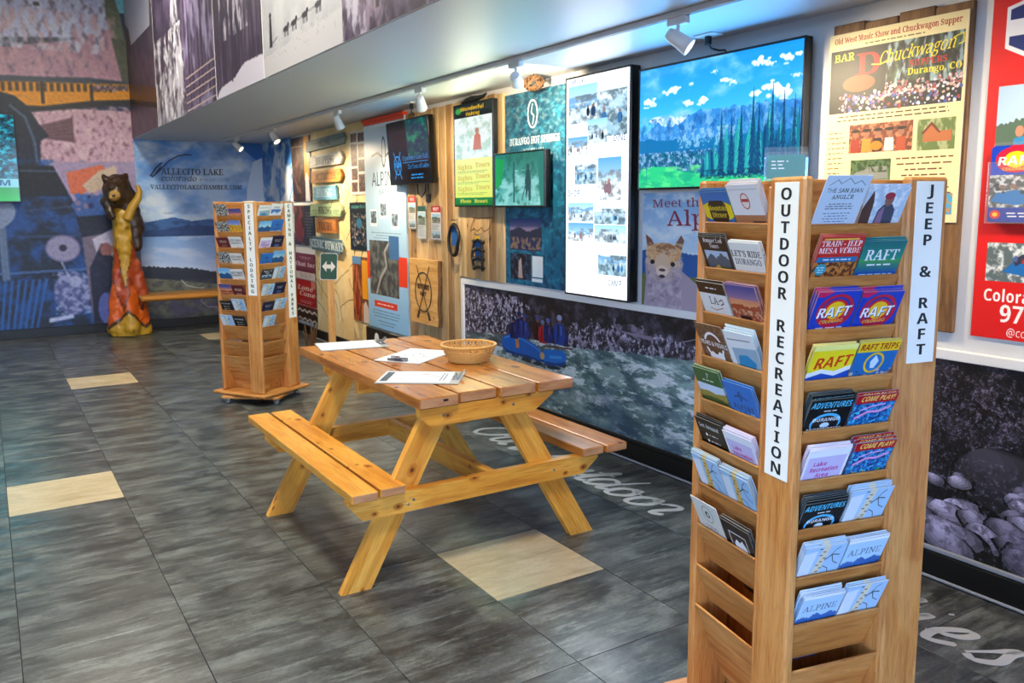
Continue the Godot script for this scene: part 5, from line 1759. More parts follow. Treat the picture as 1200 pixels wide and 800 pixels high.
func paint_chuckwagon() -> Pic:
	var p := Pic.new(440, 590, Color(0.92, 0.86, 0.64))
	p.text("Old West Music Show and Chuckwagon Supper", 220, 30, 17, Color(0.62, 0.10, 0.06), true, true, true, 0.72)
	p.greek(90, 40, 260, 1, 6, Color(0.3, 0.22, 0.12), 1, true, 3)
	p.rect(8, 52, 424, 196, Color(0.12, 0.13, 0.14))
	p.noise(Rect2i(200, 52, 232, 130), Color(0.30, 0.40, 0.30), 0.03, 0.45, 0.64, 31, Vector2(1, 0.3), 0.9)
	p.noise(Rect2i(200, 52, 232, 130), Color(0.65, 0.76, 0.80), 0.03, 0.58, 0.70, 32, Vector2(1, 0.3), 0.8)
	p.ell(110, 160, 56, 26, Color(0.50, 0.30, 0.16))
	p.soften(2.0, Rect2i(8, 52, 424, 196))
	p.specks(Rect2(40, 190, 390, 56), 260, 3, 7, [Color(0.86, 0.84, 0.84), Color(0.62, 0.22, 0.18), Color(0.28, 0.34, 0.62), Color(0.80, 0.66, 0.58), Color(0.18, 0.16, 0.18), Color(0.55, 0.42, 0.60), Color(0.9, 0.9, 0.9)], 33)
	p.specks(Rect2(200, 170, 230, 40), 120, 3, 6, [Color(0.80, 0.66, 0.64), Color(0.62, 0.36, 0.36), Color(0.86, 0.82, 0.84)], 34)
	p.soften(1.8, Rect2i(8, 52, 424, 196))
	p.rect(18, 62, 66, 26, Color(0.10, 0.18, 0.10))
	p.text("BAR", 20, 86, 24, Color(0.85, 0.90, 0.10), true, true, false, 1.0)
	p.text("D", 96, 136, 66, Color(0.80, 0.08, 0.08), true, true, false, 1.25)
	p.text("Chuckwagon", 172, 112, 36, Color(0.96, 0.88, 0.10), false, true, false, 0.76, 0.35, -0.06)
	p.line([150, 108, 180, 112, 200, 104], 3, Color(0.96, 0.88, 0.10))
	p.line([400, 70, 428, 60, 430, 86, 416, 90], 3, Color(0.96, 0.88, 0.10))
	p.text("SUPPERS", 272, 132, 18, Color(0.78, 0.10, 0.08), true, true, false, 1.0)
	p.text("Durango, CO", 268, 156, 19, Color(0.96, 0.88, 0.10), true, true, false, 0.95)
	p.greek(20, 258, 400, 2, 12, Color(0.28, 0.20, 0.10), 2, true, 4)
	p.rect(86, 288, 210, 88, Color(0.45, 0.22, 0.14))
	p.noise(Rect2i(86, 288, 210, 88), Color(0.86, 0.55, 0.38), 0.04, 0.48, 0.62, 35, Vector2.ONE, 0.8)
	for k in 5:
		var x := 108 + k * 38
		p.ell(x, 318, 10, 12, Color(0.62, 0.40, 0.30))
		p.ell(x, 308, 15, 5, Color(0.14, 0.08, 0.06))
		p.poly([x - 16, 374, x - 14, 334, x + 14, 334, x + 16, 374], [Color(0.60, 0.20, 0.14), Color(0.85, 0.55, 0.2), Color(0.18, 0.12, 0.12), Color(0.88, 0.84, 0.8), Color(0.7, 0.3, 0.18)][k])
	p.ell(180, 356, 20, 14, Color(0.85, 0.50, 0.12))
	p.rect(310, 290, 112, 90, Color(0.40, 0.48, 0.26))
	p.noise(Rect2i(310, 290, 112, 90), Color(0.72, 0.74, 0.55), 0.03, 0.5, 0.66, 36, Vector2(1, 0.4), 0.8)
	p.poly([326, 356, 330, 326, 352, 302, 374, 326, 412, 326, 412, 356], Color(0.72, 0.42, 0.24))
	p.poly([322, 330, 352, 298, 380, 330, 374, 332, 352, 308, 328, 334], Color(0.45, 0.20, 0.14))
	p.greek(12, 308, 66, 12, 16, Color(0.34, 0.24, 0.12), 3, false, 3)
	p.rect(96, 398, 136, 92, Color(0.34, 0.44, 0.28))
	p.poly([110, 460, 110, 440, 150, 420, 220, 420, 226, 458], Color(0.55, 0.56, 0.52))
	p.rect(110, 460, 116, 28, Color(0.62, 0.58, 0.48))
	p.ell(140, 458, 24, 8, Color(0.14, 0.20, 0.34))
	p.noise(Rect2i(96, 398, 136, 40), Color(0.16, 0.26, 0.12), 0.05, 0.48, 0.62, 37, Vector2.ONE, 0.8)
	p.greek(244, 398, 180, 4, 17, Color(0.40, 0.22, 0.10), 4, true, 4)
	p.greek(250, 470, 170, 5, 16, Color(0.40, 0.22, 0.10), 5, true, 4)
	p.ell(280, 500, 36, 24, Color(0.72, 0.50, 0.32))
	p.ell(272, 494, 16, 12, Color(0.48, 0.26, 0.14))
	p.ell(292, 506, 12, 9, Color(0.9, 0.84, 0.72))
	p.greek(20, 500, 60, 3, 14, Color(0.62, 0.30, 0.14), 6, false, 4)
	p.text("Reservations", 100, 555, 16, Color(0.62, 0.16, 0.08), true, true, false, 0.9)
	p.rect(356, 505, 70, 62, Color(0.30, 0.62, 0.80))
	p.noise(Rect2i(356, 505, 70, 62), Color(0.80, 0.55, 0.30), 0.05, 0.48, 0.62, 38, Vector2.ONE, 0.9)
	return p


func paint_red() -> Pic:
	var p := Pic.new(560, 700, Color(0.86, 0.08, 0.08))
	p.poly([30, 30, 110, 10, 190, 30, 190, 110, 110, 150, 30, 110], Color(0.95, 0.95, 0.95))
	p.poly([38, 36, 110, 18, 182, 36, 182, 104, 110, 140, 38, 104], Color(0.10, 0.18, 0.45))
	p.rect(38, 56, 144, 32, Color(0.95, 0.95, 0.95))
	p.ell(110, 72, 40, 40, Color(0.80, 0.10, 0.12))
	p.ell(110, 72, 24, 24, Color(0.97, 0.75, 0.10))
	p.rect(24, 184, 240, 190, Color(0.66, 0.78, 0.90))
	p.ridge([24, 262, 80, 250, 140, 262, 264, 246], 374, Color(0.30, 0.40, 0.34), 4.0, 3)
	p.rect(24, 320, 240, 54, Color(0.58, 0.22, 0.18))
	p.poly([60, 350, 62, 290, 84, 286, 92, 350], Color(0.16, 0.50, 0.70))
	p.ell(74, 276, 9, 11, Color(0.7, 0.5, 0.4))
	p.poly([100, 352, 104, 296, 126, 292, 134, 352], Color(0.12, 0.16, 0.3))
	p.rect(24, 500, 260, 80, Color(0.36, 0.42, 0.44))
	p.noise(Rect2i(24, 500, 260, 80), Color(0.9, 0.93, 0.94), 0.03, 0.45, 0.62, 41, Vector2.ONE, 0.9)
	p.poly([60, 560, 80, 540, 220, 540, 240, 562, 150, 572], Color(0.10, 0.42, 0.72))
	p.specks(Rect2(80, 520, 140, 24), 26, 5, 9, [Color(0.2, 0.2, 0.3), Color(0.7, 0.2, 0.2), Color(0.3, 0.4, 0.6)], 5)
	var W := Color(0.97, 0.96, 0.95)
	p.text("ColoradoOut", 22, 622, 25, W, true, false, false, 0.92)
	p.text("970", 60, 664, 36, W, true, false, false, 0.95)
	p.text("@coout", 78, 692, 17, W, false, false, false, 0.95)
	return p


func paint_alpaca() -> Pic:
	var p := Pic.new(300, 400, Color(0.6, 0.75, 0.9))
	p.grad(0, 230, Color(0.52, 0.70, 0.88), Color(0.78, 0.87, 0.93))
	p.noise(Rect2i(0, 0, 300, 220), Color(0.90, 0.93, 0.95), 0.012, 0.45, 0.7, 51, Vector2.ONE, 0.8)
	p.ridge([0, 200, 60, 190, 130, 205, 200, 196, 300, 204], 300, Color(0.16, 0.36, 0.62), 3.0, 3)
	p.rect(0, 280, 300, 120, Color(0.42, 0.45, 0.26))
	p.text("Meet the", 26, 50, 27, Color(0.55, 0.18, 0.30), false, true, false, 0.9, 0.0, -0.03)
	p.text("Alpacas", 66, 112, 50, Color(0.55, 0.14, 0.26), false, true, false, 0.9, 0.0, -0.04)
	# brown alpaca
	p.poly([176, 400, 180, 250, 178, 200, 190, 180, 214, 180, 222, 210, 218, 260, 240, 330, 250, 400], Color(0.34, 0.16, 0.10))
	p.poly([182, 190, 176, 152, 192, 178], Color(0.20, 0.10, 0.08))
	p.poly([208, 178, 224, 154, 222, 192], Color(0.20, 0.10, 0.08))
	p.ell(200, 204, 19, 34, Color(0.82, 0.72, 0.66))
	p.ell(200, 180, 18, 14, Color(0.75, 0.62, 0.52))
	p.ell(200, 236, 8, 9, Color(0.25, 0.16, 0.14))
	p.poly([214, 260, 262, 300, 290, 400, 236, 400], Color(0.62, 0.30, 0.16))
	# white alpaca
	p.poly([6, 400, 12, 300, 8, 236, 22, 196, 92, 196, 112, 236, 108, 262, 150, 306, 168, 400], Color(0.66, 0.60, 0.66))
	p.poly([16, 204, 9, 142, 26, 160, 38, 190], Color(0.50, 0.32, 0.26))
	p.poly([82, 190, 104, 142, 112, 160, 104, 206], Color(0.50, 0.34, 0.28))
	p.ell(59, 244, 45, 62, Color(0.74, 0.66, 0.66))
	p.ell(58, 206, 48, 36, Color(0.82, 0.62, 0.42))
	p.ell(64, 190, 26, 20, Color(0.64, 0.42, 0.28))
	p.noise(Rect2i(10, 170, 100, 80), Color(0.92, 0.82, 0.68), 0.04, 0.48, 0.66, 53, Vector2.ONE, 0.7, false, 0.75)
	p.noise(Rect2i(16, 262, 92, 138), Color(0.46, 0.40, 0.48), 0.03, 0.48, 0.74, 52, Vector2(1, 0.7), 0.6, false, 0.75)
	p.noise(Rect2i(16, 262, 92, 138), Color(0.84, 0.79, 0.82), 0.03, 0.50, 0.74, 54, Vector2(1, 0.7), 0.6, false, 0.75)
	p.ell(57, 246, 21, 40, Color(0.86, 0.74, 0.62))
	p.ell(56, 268, 16, 20, Color(0.90, 0.82, 0.76))
	p.ell(29, 238, 6, 8, Color(0.07, 0.05, 0.07))
	p.ell(84, 242, 6, 8, Color(0.07, 0.05, 0.07))
	p.ell(56, 264, 9, 5, Color(0.36, 0.22, 0.20))
	p.ell(56, 286, 8, 6, Color(0.20, 0.10, 0.11))
	p.noise(Rect2i(182, 262, 54, 138), Color(0.16, 0.07, 0.05), 0.03, 0.5, 0.72, 55, Vector2(1, 0.6), 0.7, false, 0.7)
	p.soften(1.8, Rect2i(0, 130, 300, 270))
	return p


func paint_springs() -> Pic:
	var p := Pic.new(300, 550, Color(0.07, 0.36, 0.48))
	p.grad(0, 550, Color(0.16, 0.34, 0.42), Color(0.04, 0.42, 0.56))
	p.noise(Rect2i(0, 0, 300, 550), Color(0.04, 0.22, 0.34), 0.02, 0.45, 0.68, 61, Vector2(1, 0.6), 0.8)
	p.noise(Rect2i(0, 0, 300, 550), Color(0.20, 0.58, 0.70), 0.03, 0.54, 0.72, 62, Vector2(0.7, 1), 0.7)
	p.noise(Rect2i(0, 0, 300, 200), Color(0.55, 0.62, 0.66), 0.05, 0.55, 0.75, 63, Vector2(0.6, 1), 0.5)
	p.soften(2.5)
	var W := Color(0.88, 0.92, 0.94)
	p.ell(145, 64, 26, 40, W)
	p.ell(145, 64, 21, 35, Color(0.16, 0.36, 0.44))
	p.line([145, 36, 138, 60, 152, 70, 145, 92], 4, W)
	p.text("DURANGO HOT SPRINGS", 150, 146, 20, W, true, true, true, 0.72)
	p.text("RESORT + SPA", 150, 168, 10, W, false, true, true, 1.1)
	p.rect(24, 356, 166, 92, Color(0.12, 0.16, 0.34))
	p.grad(356, 398, Color(0.16, 0.24, 0.48), Color(0.62, 0.52, 0.62), 24, 190)
	p.noise(Rect2i(24, 395, 166, 50), Color(0.55, 0.44, 0.34), 0.04, 0.45, 0.6, 64, Vector2.ONE, 0.9)
	p.ridge([24, 392, 70, 380, 120, 394, 190, 378], 410, Color(0.14, 0.16, 0.26), 3.0, 3)
	p.rect(26, 458, 108, 76, Color(0.10, 0.09, 0.13))
	p.noise(Rect2i(26, 458, 108, 76), Color(0.26, 0.34, 0.48), 0.03, 0.5, 0.66, 65, Vector2.ONE, 0.8)
	p.poly([68, 530, 72, 480, 84, 470, 92, 530], Color(0.72, 0.62, 0.58))
	p.rect(142, 462, 54, 60, W)
	p.rect(140, 526, 54, 10, W)
	return p


func paint_banner() -> Pic:
	# tall pale blue banner with an orange top
	var p := Pic.new(260, 560, Color(0.66, 0.80, 0.90))
	p.grad(20, 560, Color(0.80, 0.88, 0.94), Color(0.52, 0.72, 0.88))
	p.rect(0, 0, 260, 18, Color(0.88, 0.26, 0.10))
	var n := Color(0.12, 0.16, 0.22)
	p.ell(130, 92, 14, 40, n)
	p.ell(130, 92, 9, 33, Color(0.78, 0.87, 0.94))
	p.line([50, 100, 90, 92, 120, 104], 6, n)
	p.line([140, 104, 170, 92, 210, 104], 6, n)
	p.text("ALPINE", 130, 178, 36, n, false, false, true, 1.0)
	p.text("BANK", 130, 200, 12, Color(0.4, 0.46, 0.54), false, false, true, 1.8)
	for q in [[30, 240], [96, 220], [168, 246]]:
		p.rect(q[0], q[1], 46, 44, Color(0.9, 0.93, 0.95))
		p.rect(q[0] + 4, q[1] + 4, 38, 32, Color(0.30, 0.38, 0.42))
		p.noise(Rect2i(q[0] + 4, q[1] + 4, 38, 32), Color(0.66, 0.74, 0.84), 0.06, 0.45, 0.62, int(q[0]), Vector2.ONE, 0.8)
	p.greek(30, 300, 200, 5, 7, Color(0.45, 0.55, 0.65), 4, true, 2)
	p.rect(0, 352, 20, 76, Color(0.86, 0.24, 0.10))
	p.rect(206, 360, 54, 76, Color(0.86, 0.24, 0.10))
	p.rect(18, 322, 190, 146, Color(0.24, 0.26, 0.27))
	p.noise(Rect2i(18, 322, 190, 146), Color(0.46, 0.48, 0.46), 0.03, 0.46, 0.64, 71, Vector2.ONE, 0.8)
	p.line([60, 466, 90, 420, 130, 390, 120, 350, 150, 326], 9, Color(0.62, 0.62, 0.62))
	p.rect(150, 308, 62, 60, Color(0.24, 0.42, 0.62))
	p.rect(44, 484, 150, 17, Color(0.84, 0.22, 0.12))
	p.greek(54, 491, 130, 1, 6, Color(0.95, 0.9, 0.88), 5, true, 3)
	p.greek(30, 510, 180, 3, 8, Color(0.25, 0.36, 0.48), 6, true, 2)
	p.greek(50, 538, 150, 2, 8, Color(0.25, 0.36, 0.48), 7, true, 2)
	return p


func paint_small(kind: int) -> Pic:
	var p := Pic.new(160, 220, Color(0.2, 0.2, 0.22))
	var all := Rect2i(0, 0, 160, 220)
	match kind:
		0:   # dark poster with a yellow strip
			p.im.fill(Color(0.16, 0.12, 0.11))
			p.noise(all, Color(0.42, 0.30, 0.24), 0.03, 0.48, 0.65, 81, Vector2(1, 0.6), 0.9)
			p.rect(108, 0, 40, 150, Color(0.88, 0.62, 0.06))
			p.poly([110, 220, 112, 140, 126, 120, 142, 142, 146, 220], Color(0.86, 0.86, 0.88))
			p.rect(0, 30, 100, 3, Color(0.6, 0.5, 0.4))
		1:   # smoky brown collage with print
			p.im.fill(Color(0.13, 0.13, 0.15))
			p.noise(Rect2i(0, 0, 80, 220), Color(0.50, 0.26, 0.20), 0.03, 0.45, 0.62, 82, Vector2(1, 0.5), 0.9)
			p.poly([20, 200, 24, 80, 46, 60, 64, 90, 62, 200], Color(0.40, 0.16, 0.14))
			p.greek(88, 40, 60, 9, 16, Color(0.6, 0.6, 0.62), 8, true, 3)
		2:   # burgundy
			p.im.fill(Color(0.45, 0.08, 0.16))
			p.text("Thai Inn", 80, 110, 34, Color(0.92, 0.82, 0.80), true, true, true, 0.9)
			p.greek(30, 30, 100, 2, 14, Color(0.85, 0.7, 0.68), 9, true, 4)
			p.rect(0, 160, 160, 60, Color(0.85, 0.80, 0.78))
			p.greek(20, 172, 120, 3, 14, Color(0.5, 0.3, 0.3), 10, true, 4)
		3:   # bright red
			p.im.fill(Color(0.72, 0.06, 0.08))
			p.text("Lone", 70, 90, 40, Color(0.95, 0.88, 0.82), true, true, true, 0.95, 0.2)
			p.text("Cone", 84, 140, 40, Color(0.95, 0.88, 0.82), true, true, true, 0.95, 0.2)
			p.greek(24, 180, 112, 2, 14, Color(0.95, 0.85, 0.8), 11, true, 4)
			p.rect(124, 0, 36, 60, Color(0.86, 0.52, 0.42))
		4:   # woven zigzag
			p.im.fill(Color(0.24, 0.18, 0.15))
			for r in 3:
				var o := []
				for k in 9:
					o.append_array([k * 20, 50 + r * 60 + (0 if k % 2 else 40)])
				p.line(o, 12, [Color(0.90, 0.86, 0.78), Color(0.08, 0.07, 0.07), Color(0.85, 0.80, 0.72)][r])
			p.rect(0, 0, 160, 18, Color(0.62, 0.12, 0.10))
		5:   # white collage
			p.im.fill(Color(0.86, 0.84, 0.80))
			for q in [[10, 6, 60, 30], [84, 8, 66, 30], [10, 44, 64, 76], [86, 46, 62, 46], [84, 100, 66, 40], [12, 128, 62, 40], [10, 176, 60, 34], [84, 150, 64, 60]]:
				p.rect(q[0], q[1], q[2], q[3], Color(0.20, 0.15, 0.14))
				p.noise(Rect2i(q[0], q[1], q[2], q[3]), Color(0.56, 0.40, 0.34), 0.05, 0.46, 0.62, int(q[0] + q[1]), Vector2.ONE, 0.9)
		6:   # dark teal
			p.im.fill(Color(0.05, 0.10, 0.13))
			p.text("Animas River", 80, 26, 15, Color(0.4, 0.75, 0.72), false, true, true, 0.95, 0.2)
			p.noise(Rect2i(16, 50, 130, 90), Color(0.55, 0.50, 0.46), 0.04, 0.48, 0.64, 86, Vector2.ONE, 0.9)
			p.ell(84, 96, 26, 24, Color(0.20, 0.42, 0.55))
			p.specks(Rect2(20, 140, 120, 60), 40, 4, 9, [Color(0.5, 0.42, 0.4), Color(0.2, 0.3, 0.36), Color(0.66, 0.62, 0.6)], 12)
		7:   # warm canyon strip with yellow panel
			p.im.fill(Color(0.40, 0.22, 0.14))
			p.noise(all, Color(0.78, 0.42, 0.22), 0.03, 0.46, 0.64, 87, Vector2(1, 0.4), 0.9)
			p.rect(0, 0, 84, 26, Color(0.35, 0.55, 0.75))
			p.rect(92, 10, 60, 130, Color(0.90, 0.60, 0.08))
			p.poly([96, 220, 100, 160, 120, 146, 146, 170, 150, 220], Color(0.80, 0.76, 0.74))
			p.poly([30, 200, 34, 120, 48, 110, 60, 200], Color(0.60, 0.12, 0.10))
	return p


func paint_map() -> Pic:
	var p := Pic.new(300, 520, Color(0.88, 0.78, 0.56))
	p.noise(Rect2i(0, 0, 300, 520), Color(0.93, 0.86, 0.68), 0.01, 0.45, 0.65, 91, Vector2.ONE, 0.8)
	var g := RandomNumberGenerator.new()
	g.seed = 31
	for k in 26:
		var x := g.randf_range(0, 300)
		var y := g.randf_range(180, 500)
		var a := g.randf_range(-0.9, 0.9) - PI / 2
		var o := [x, y]
		for j in 9:
			a += g.randf_range(-0.5, 0.5)
			x += cos(a) * 16
			y += sin(a) * 16
			o.append_array([x, y])
		p.line(o, 1.6, Color(0.30, 0.22, 0.12))
	return p


# a screen: dark case, glowing picture, wall bracket, and the light it sheds
func make_screen(called: String, label: String, z0: float, z1: float, y0: float, y1: float, out: float, deep: float, pic: Pic, glow: float, shed: float, tint: Color, lean := 0.0, turn := 0.0) -> Node3D:
	var t := thing(called, label, "screen", Vector3(WX - out, (y0 + y1) / 2, (z0 + z1) / 2))
	t.basis = wall_basis() * Basis(Vector3.UP, turn) * Basis(Vector3.RIGHT, lean)
	var w := z1 - z0
	var h := y1 - y0
	var st := begin()
	bx(st, Vector3(0, 0, -deep / 2), Vector3(w, h, deep), 0.004)
	part("case", st, M.black_gloss, t)
	var bez := 0.011
	st = begin()
	for s in [-1, 1]:
		bx(st, Vector3(s * (w - bez) / 2, 0, 0.002), Vector3(bez, h, 0.006), 0.002)
		bx(st, Vector3(0, s * (h - bez) / 2, 0.002), Vector3(w - 2 * bez, bez, 0.006), 0.002)
	part("bezel", st, M.black_gloss, t)
	part("display", panel_mesh(w - 2 * bez, h - 2 * bez, 0.001, screen_mat(pic, glow), M.black), null, t, Vector3(0, 0, 0.0005))
	if out - deep > 0.04:
		st = begin()
		bx(st, Vector3(0, 0, -deep - (out - deep - 0.033) / 2), Vector3(0.12, 0.12, out - deep - 0.034), 0.003)
		part("bracket", st, M.black, t)
	if shed > 0.0:
		var l = area_light(called + "_light", t.position + t.basis.z * 0.008, t.basis.z, Vector2(w - 2 * bez, h - 2 * bez), shed, tint)
		l.basis = Basis.looking_at(t.basis.z, Vector3.UP)
	return t


func arrow_board(label: String, text: String, z0: float, z1: float, yc: float, hh: float, col: Color, ink: Color, tipped: bool, tilt := 0.0):
	var t := thing("direction_board", label, "sign", Vector3(WX - 0.022, yc, (z0 + z1) / 2))
	t.basis = wall_basis() * Basis(Vector3.BACK, tilt)
	var w := z1 - z0
	var st := begin()
	var o := PackedVector2Array([Vector2(-w / 2, -hh / 2), Vector2(w / 2 - (0.07 if tipped else 0.0), -hh / 2), Vector2(w / 2, 0.004), Vector2(w / 2 - (0.06 if tipped else 0.0), hh / 2), Vector2(-w / 2 + 0.012, hh / 2)])
	if not tipped:
		o = PackedVector2Array([Vector2(-w / 2, -hh / 2), Vector2(w / 2, -hh / 2 + 0.006), Vector2(w / 2 - 0.01, hh / 2), Vector2(-w / 2 + 0.008, hh / 2 - 0.004)])
	prism(st, o, 0.024, Transform3D(Basis.IDENTITY, Vector3(0, 0, 0.006)), Vector2(yc, z0), 1.0)
	var m := wood_mat(int(absf(z0 * 100)) + int(yc * 50), col, col.darkened(0.35), col.lightened(0.2), 0.6, 1.5, 2)
	part("board", st, m, t)
	var le := begin()
	letters(le, text, hh * 0.60, Transform3D(Basis.IDENTITY, Vector3(-0.015, 0, 0.0188)), true, true, minf(1.0, (w - 0.10) / (text.length() * hh * 0.40)))
	part("lettering", le, mat(ink, 0.6), t)


func leaflet_holder(label: String, z0: float, z1: float, y0: float, y1: float, kind: int):
	var t := thing("leaflet_holder", label, "leaflet holder", Vector3(WX - 0.02, y0, (z0 + z1) / 2))
	t.basis = wall_basis()
	var w := z1 - z0
	var h := y1 - y0
	var st := begin()
	bx(st, Vector3(0, h / 2, 0.002), Vector3(w, h, 0.003), 0.001)
	bx(st, Vector3(0, h * 0.3, 0.030), Vector3(w, h * 0.6, 0.003), 0.001)
	bx(st, Vector3(0, 0.002, 0.016), Vector3(w, 0.003, 0.030), 0.001)
	for s in [-1, 1]:
		bx(st, Vector3(s * w / 2, h * 0.3, 0.016), Vector3(0.003, h * 0.6, 0.030), 0.001)
	part("clear_pocket", st, M.clear, t)
	var l := single("leaflet", leaflet_mesh(kind, w - 0.02), null, "leaflet standing in the " + label, "leaflet", Vector3.ZERO)
	l.transform = t.transform * Transform3D(Basis.from_scale(Vector3(1, (h - 0.01) / 0.229, 1)), Vector3(0, h / 2 + 0.002, 0.018))


func make_wall_things():
	# big screen, light box and smaller screens
	make_screen("television", "largest wide screen showing blue mountains and tall firs", -3.56, -2.468, 1.578, 2.222, 0.075, 0.045, paint_big_screen(), 1.35, 1.5, Color(0.35, 0.70, 1.0))
	make_screen("light_box", "tall glowing white light box of small photos reading EXPLORE and DINE", -4.24, -3.625, 0.945, 2.262, 0.075, 0.068, paint_light_box(), 1.6, 1.2, Color(0.92, 0.97, 1.0))
	make_screen("television", "dark screen with blue emblem lettering on a tilted arm, near the banner", -6.83, -5.95, 1.675, 2.205, 0.125, 0.05, paint_screen_a(), 1.0, 0.25, Color(0.3, 0.7, 0.9), 0.06, -0.05)
	make_screen("television", "upright portrait screen with yellow lettering on the board panelling", -5.66, -5.085, 1.49, 2.24, 0.085, 0.04, paint_screen_b(), 1.1, 0.8, Color(1.0, 1.0, 0.8))
	make_screen("television", "small wide screen showing a pale green figure, over the blue poster", -5.045, -4.425, 1.487, 1.853, 0.10, 0.045, paint_screen_c(), 1.0, 0.35, Color(0.5, 0.95, 0.9))
	# posters
	var gl := 0.5
	wall_panel("springs_poster", "deep blue water poster with white emblem and two photos", "poster", -5.04, -4.325, 0.95, 2.25, pmat(paint_springs(), gl), M.white, 0.012, 0.004)
	wall_panel("alpaca_poster", "poster of a white alpaca and a brown alpaca under blue sky", "poster", -3.59, -2.70, 0.925, 1.562, pmat(paint_alpaca(), gl), M.white)
	# supper poster on its old plank board
	var t := thing("poster_board", "brown plank board behind the cream supper poster", "board", Vector3(WX, 0, 0))
	for k in 4:
		var st := begin()
		bx(st, Vector3(-0.012, (1.0 + 2.245) / 2 - 0.004 * (k % 2), -2.375 + (k + 0.5) * 0.151), Vector3(0.020, 1.245 - 0.01 * (k % 2), 0.149), 0.004, Basis.IDENTITY, Vector2(k * 0.3, k * 0.21))
		part("plank", st, M.old_wood, t)
	wall_panel("supper_poster", "cream poster of a western supper show with crowd photos and yellow script", "poster", -2.385, -1.785, 1.425, 2.205, pmat(paint_chuckwagon(), gl), M.paper, 0.005, 0.023)
	wall_panel("tour_poster", "bright red tour poster with rafting photos and white phone number", "poster", -1.71, -0.78, 1.0, 2.24, pmat(paint_red(), gl), M.white, 0.006, 0.002)
	# clear holder of raft brochures on the red poster
	var ht := thing("brochure_holder", "clear holder fixed to the bright red poster", "brochure holder", Vector3(WX - 0.009, 1.425, -1.575))
	ht.basis = wall_basis()
	var hs := begin()
	bx(hs, Vector3(0, 0.145, 0.002), Vector3(0.19, 0.29, 0.003), 0.001)
	bx(hs, Vector3(0, 0.11, 0.034), Vector3(0.19, 0.22, 0.003), 0.001)
	bx(hs, Vector3(0, 0.0, 0.018), Vector3(0.19, 0.003, 0.034), 0.001)
	for s in [-1, 1]:
		bx(hs, Vector3(0.0945 * s, 0.11, 0.018), Vector3(0.003, 0.22, 0.034), 0.001)
	part("clear_pocket", hs, M.clear, ht)
	for k in 5:
		var br := single("brochure", leaflet_mesh(33, 0.175), null, "blue RAFT brochure, %s in the clear holder on the red poster" % ORD[k], "brochure", Vector3.ZERO, "RAFT brochures on the red poster")
		br.transform = ht.transform * Transform3D(Basis.from_scale(Vector3(1, 1.16, 1)), Vector3(0.001 * (k % 2), 0.137 + 0.002 * k, 0.029 - 0.005 * k))
	# tall banner
	t = thing("banner", "tall pale blue banner with orange top edge and photos", "banner", Vector3(WX, 0, 0))
	var bn := part("print", panel_mesh(0.90, 1.96, 0.03, pmat(paint_banner(), 0.35), mat(Color(0.60, 0.72, 0.82), 0.5)), null, t, Vector3(-0.004, 0.345 + 0.98, -7.10))
	bn.basis = wall_basis()
	var ot := begin()
	bx(ot, Vector3(-0.029, 2.285, -7.10), Vector3(0.05, 0.03, 0.92), 0.004)
	part("top_bar", ot, mat(Color(0.86, 0.25, 0.09), 0.5), t)
	var ft := begin()
	bx(ft, Vector3(-0.056, 0.23, -7.08), Vector3(0.06, 0.235, 0.86), 0.006)
	var fo := part("foot", ft, M.black, t)
	var em := begin()
	letters(em, "970-247", 0.05, Transform3D(wall_basis(), Vector3(-0.0865, 0.26, -6.85)), false, true, 1.0)
	part("lettering", em, M.white, fo)
	var sl := begin()
	lathe(sl, [Vector2(0, 0), Vector2(0.05, 0), Vector2(0.05, 0.001), Vector2(0, 0.001)], 20, Transform3D(Basis(Vector3.BACK, PI / 2), Vector3(-0.0862, 0.26, -7.25)))
	part("emblem", sl, M.white, fo)
	# cream map wall panel and the small posters either side of it
	wall_panel("map_panel", "cream wall panel printed with thin branching dark lines", "wall panel", -9.14, -7.56, 0.11, SY - 0.002, pmat(paint_map(), 0.6), M.paper, 0.003, 0.002)
	var sm := [
		["dark poster with a yellow strip and a white figure, in the far column", -9.82, -9.16, 1.555, 2.285, 0], ["smoky brown poster with small print, under the yellow-striped one", -9.82, -9.10, 1.05, 1.51, 1],
		["burgundy poster with pale script, above the red one", -9.82, -9.14, 0.655, 0.955, 2], ["red poster with cream script, under the burgundy one", -9.82, -9.14, 0.345, 0.645, 3], ["zigzag black and white woven poster at the bottom of its column", -9.82, -9.13, 0.15, 0.335, 4],
		["white collage poster of small dark photos beside the banner", -7.97, -7.57, 1.61, 2.22, 5], ["dark teal poster of stones under the white collage", -8.03, -7.57, 1.065, 1.535, 6], ["orange canyon poster with a yellow panel, under the teal one", -8.0, -7.57, 0.35, 1.0, 7],
	]
	for q in sm:
		wall_panel("wall_poster", q[0], "poster", q[1], q[2], q[3], q[4], pmat(paint_small(q[5]), 0.35), M.black, 0.006, 0.006)
	# painted direction boards
	arrow_board("weathered teal arrow board above the SHOPPING board", "SKIING", -9.22, -8.02, 2.165, 0.115, Color(0.42, 0.52, 0.52), Color(0.16, 0.22, 0.26), true, 0.02)
	arrow_board("white arrow board reading SHOPPING", "SHOPPING", -9.11, -8.11, 1.985, 0.125, Color(0.86, 0.85, 0.82), Color(0.42, 0.44, 0.46), true, 0.01)
	arrow_board("orange arrow board reading ACTIVITIES", "ACTIVITIES", -9.08, -8.14, 1.815, 0.128, Color(0.80, 0.50, 0.16), Color(0.45, 0.24, 0.08), true)
	arrow_board("light blue board reading HIKING", "HIKING", -9.02, -8.32, 1.64, 0.15, Color(0.38, 0.68, 0.80), Color(0.78, 0.90, 0.94), false)
	arrow_board("pale green arrow board reading BIKING", "BIKING", -9.15, -8.17, 1.458, 0.132, Color(0.58, 0.68, 0.50), Color(0.16, 0.22, 0.16), true)
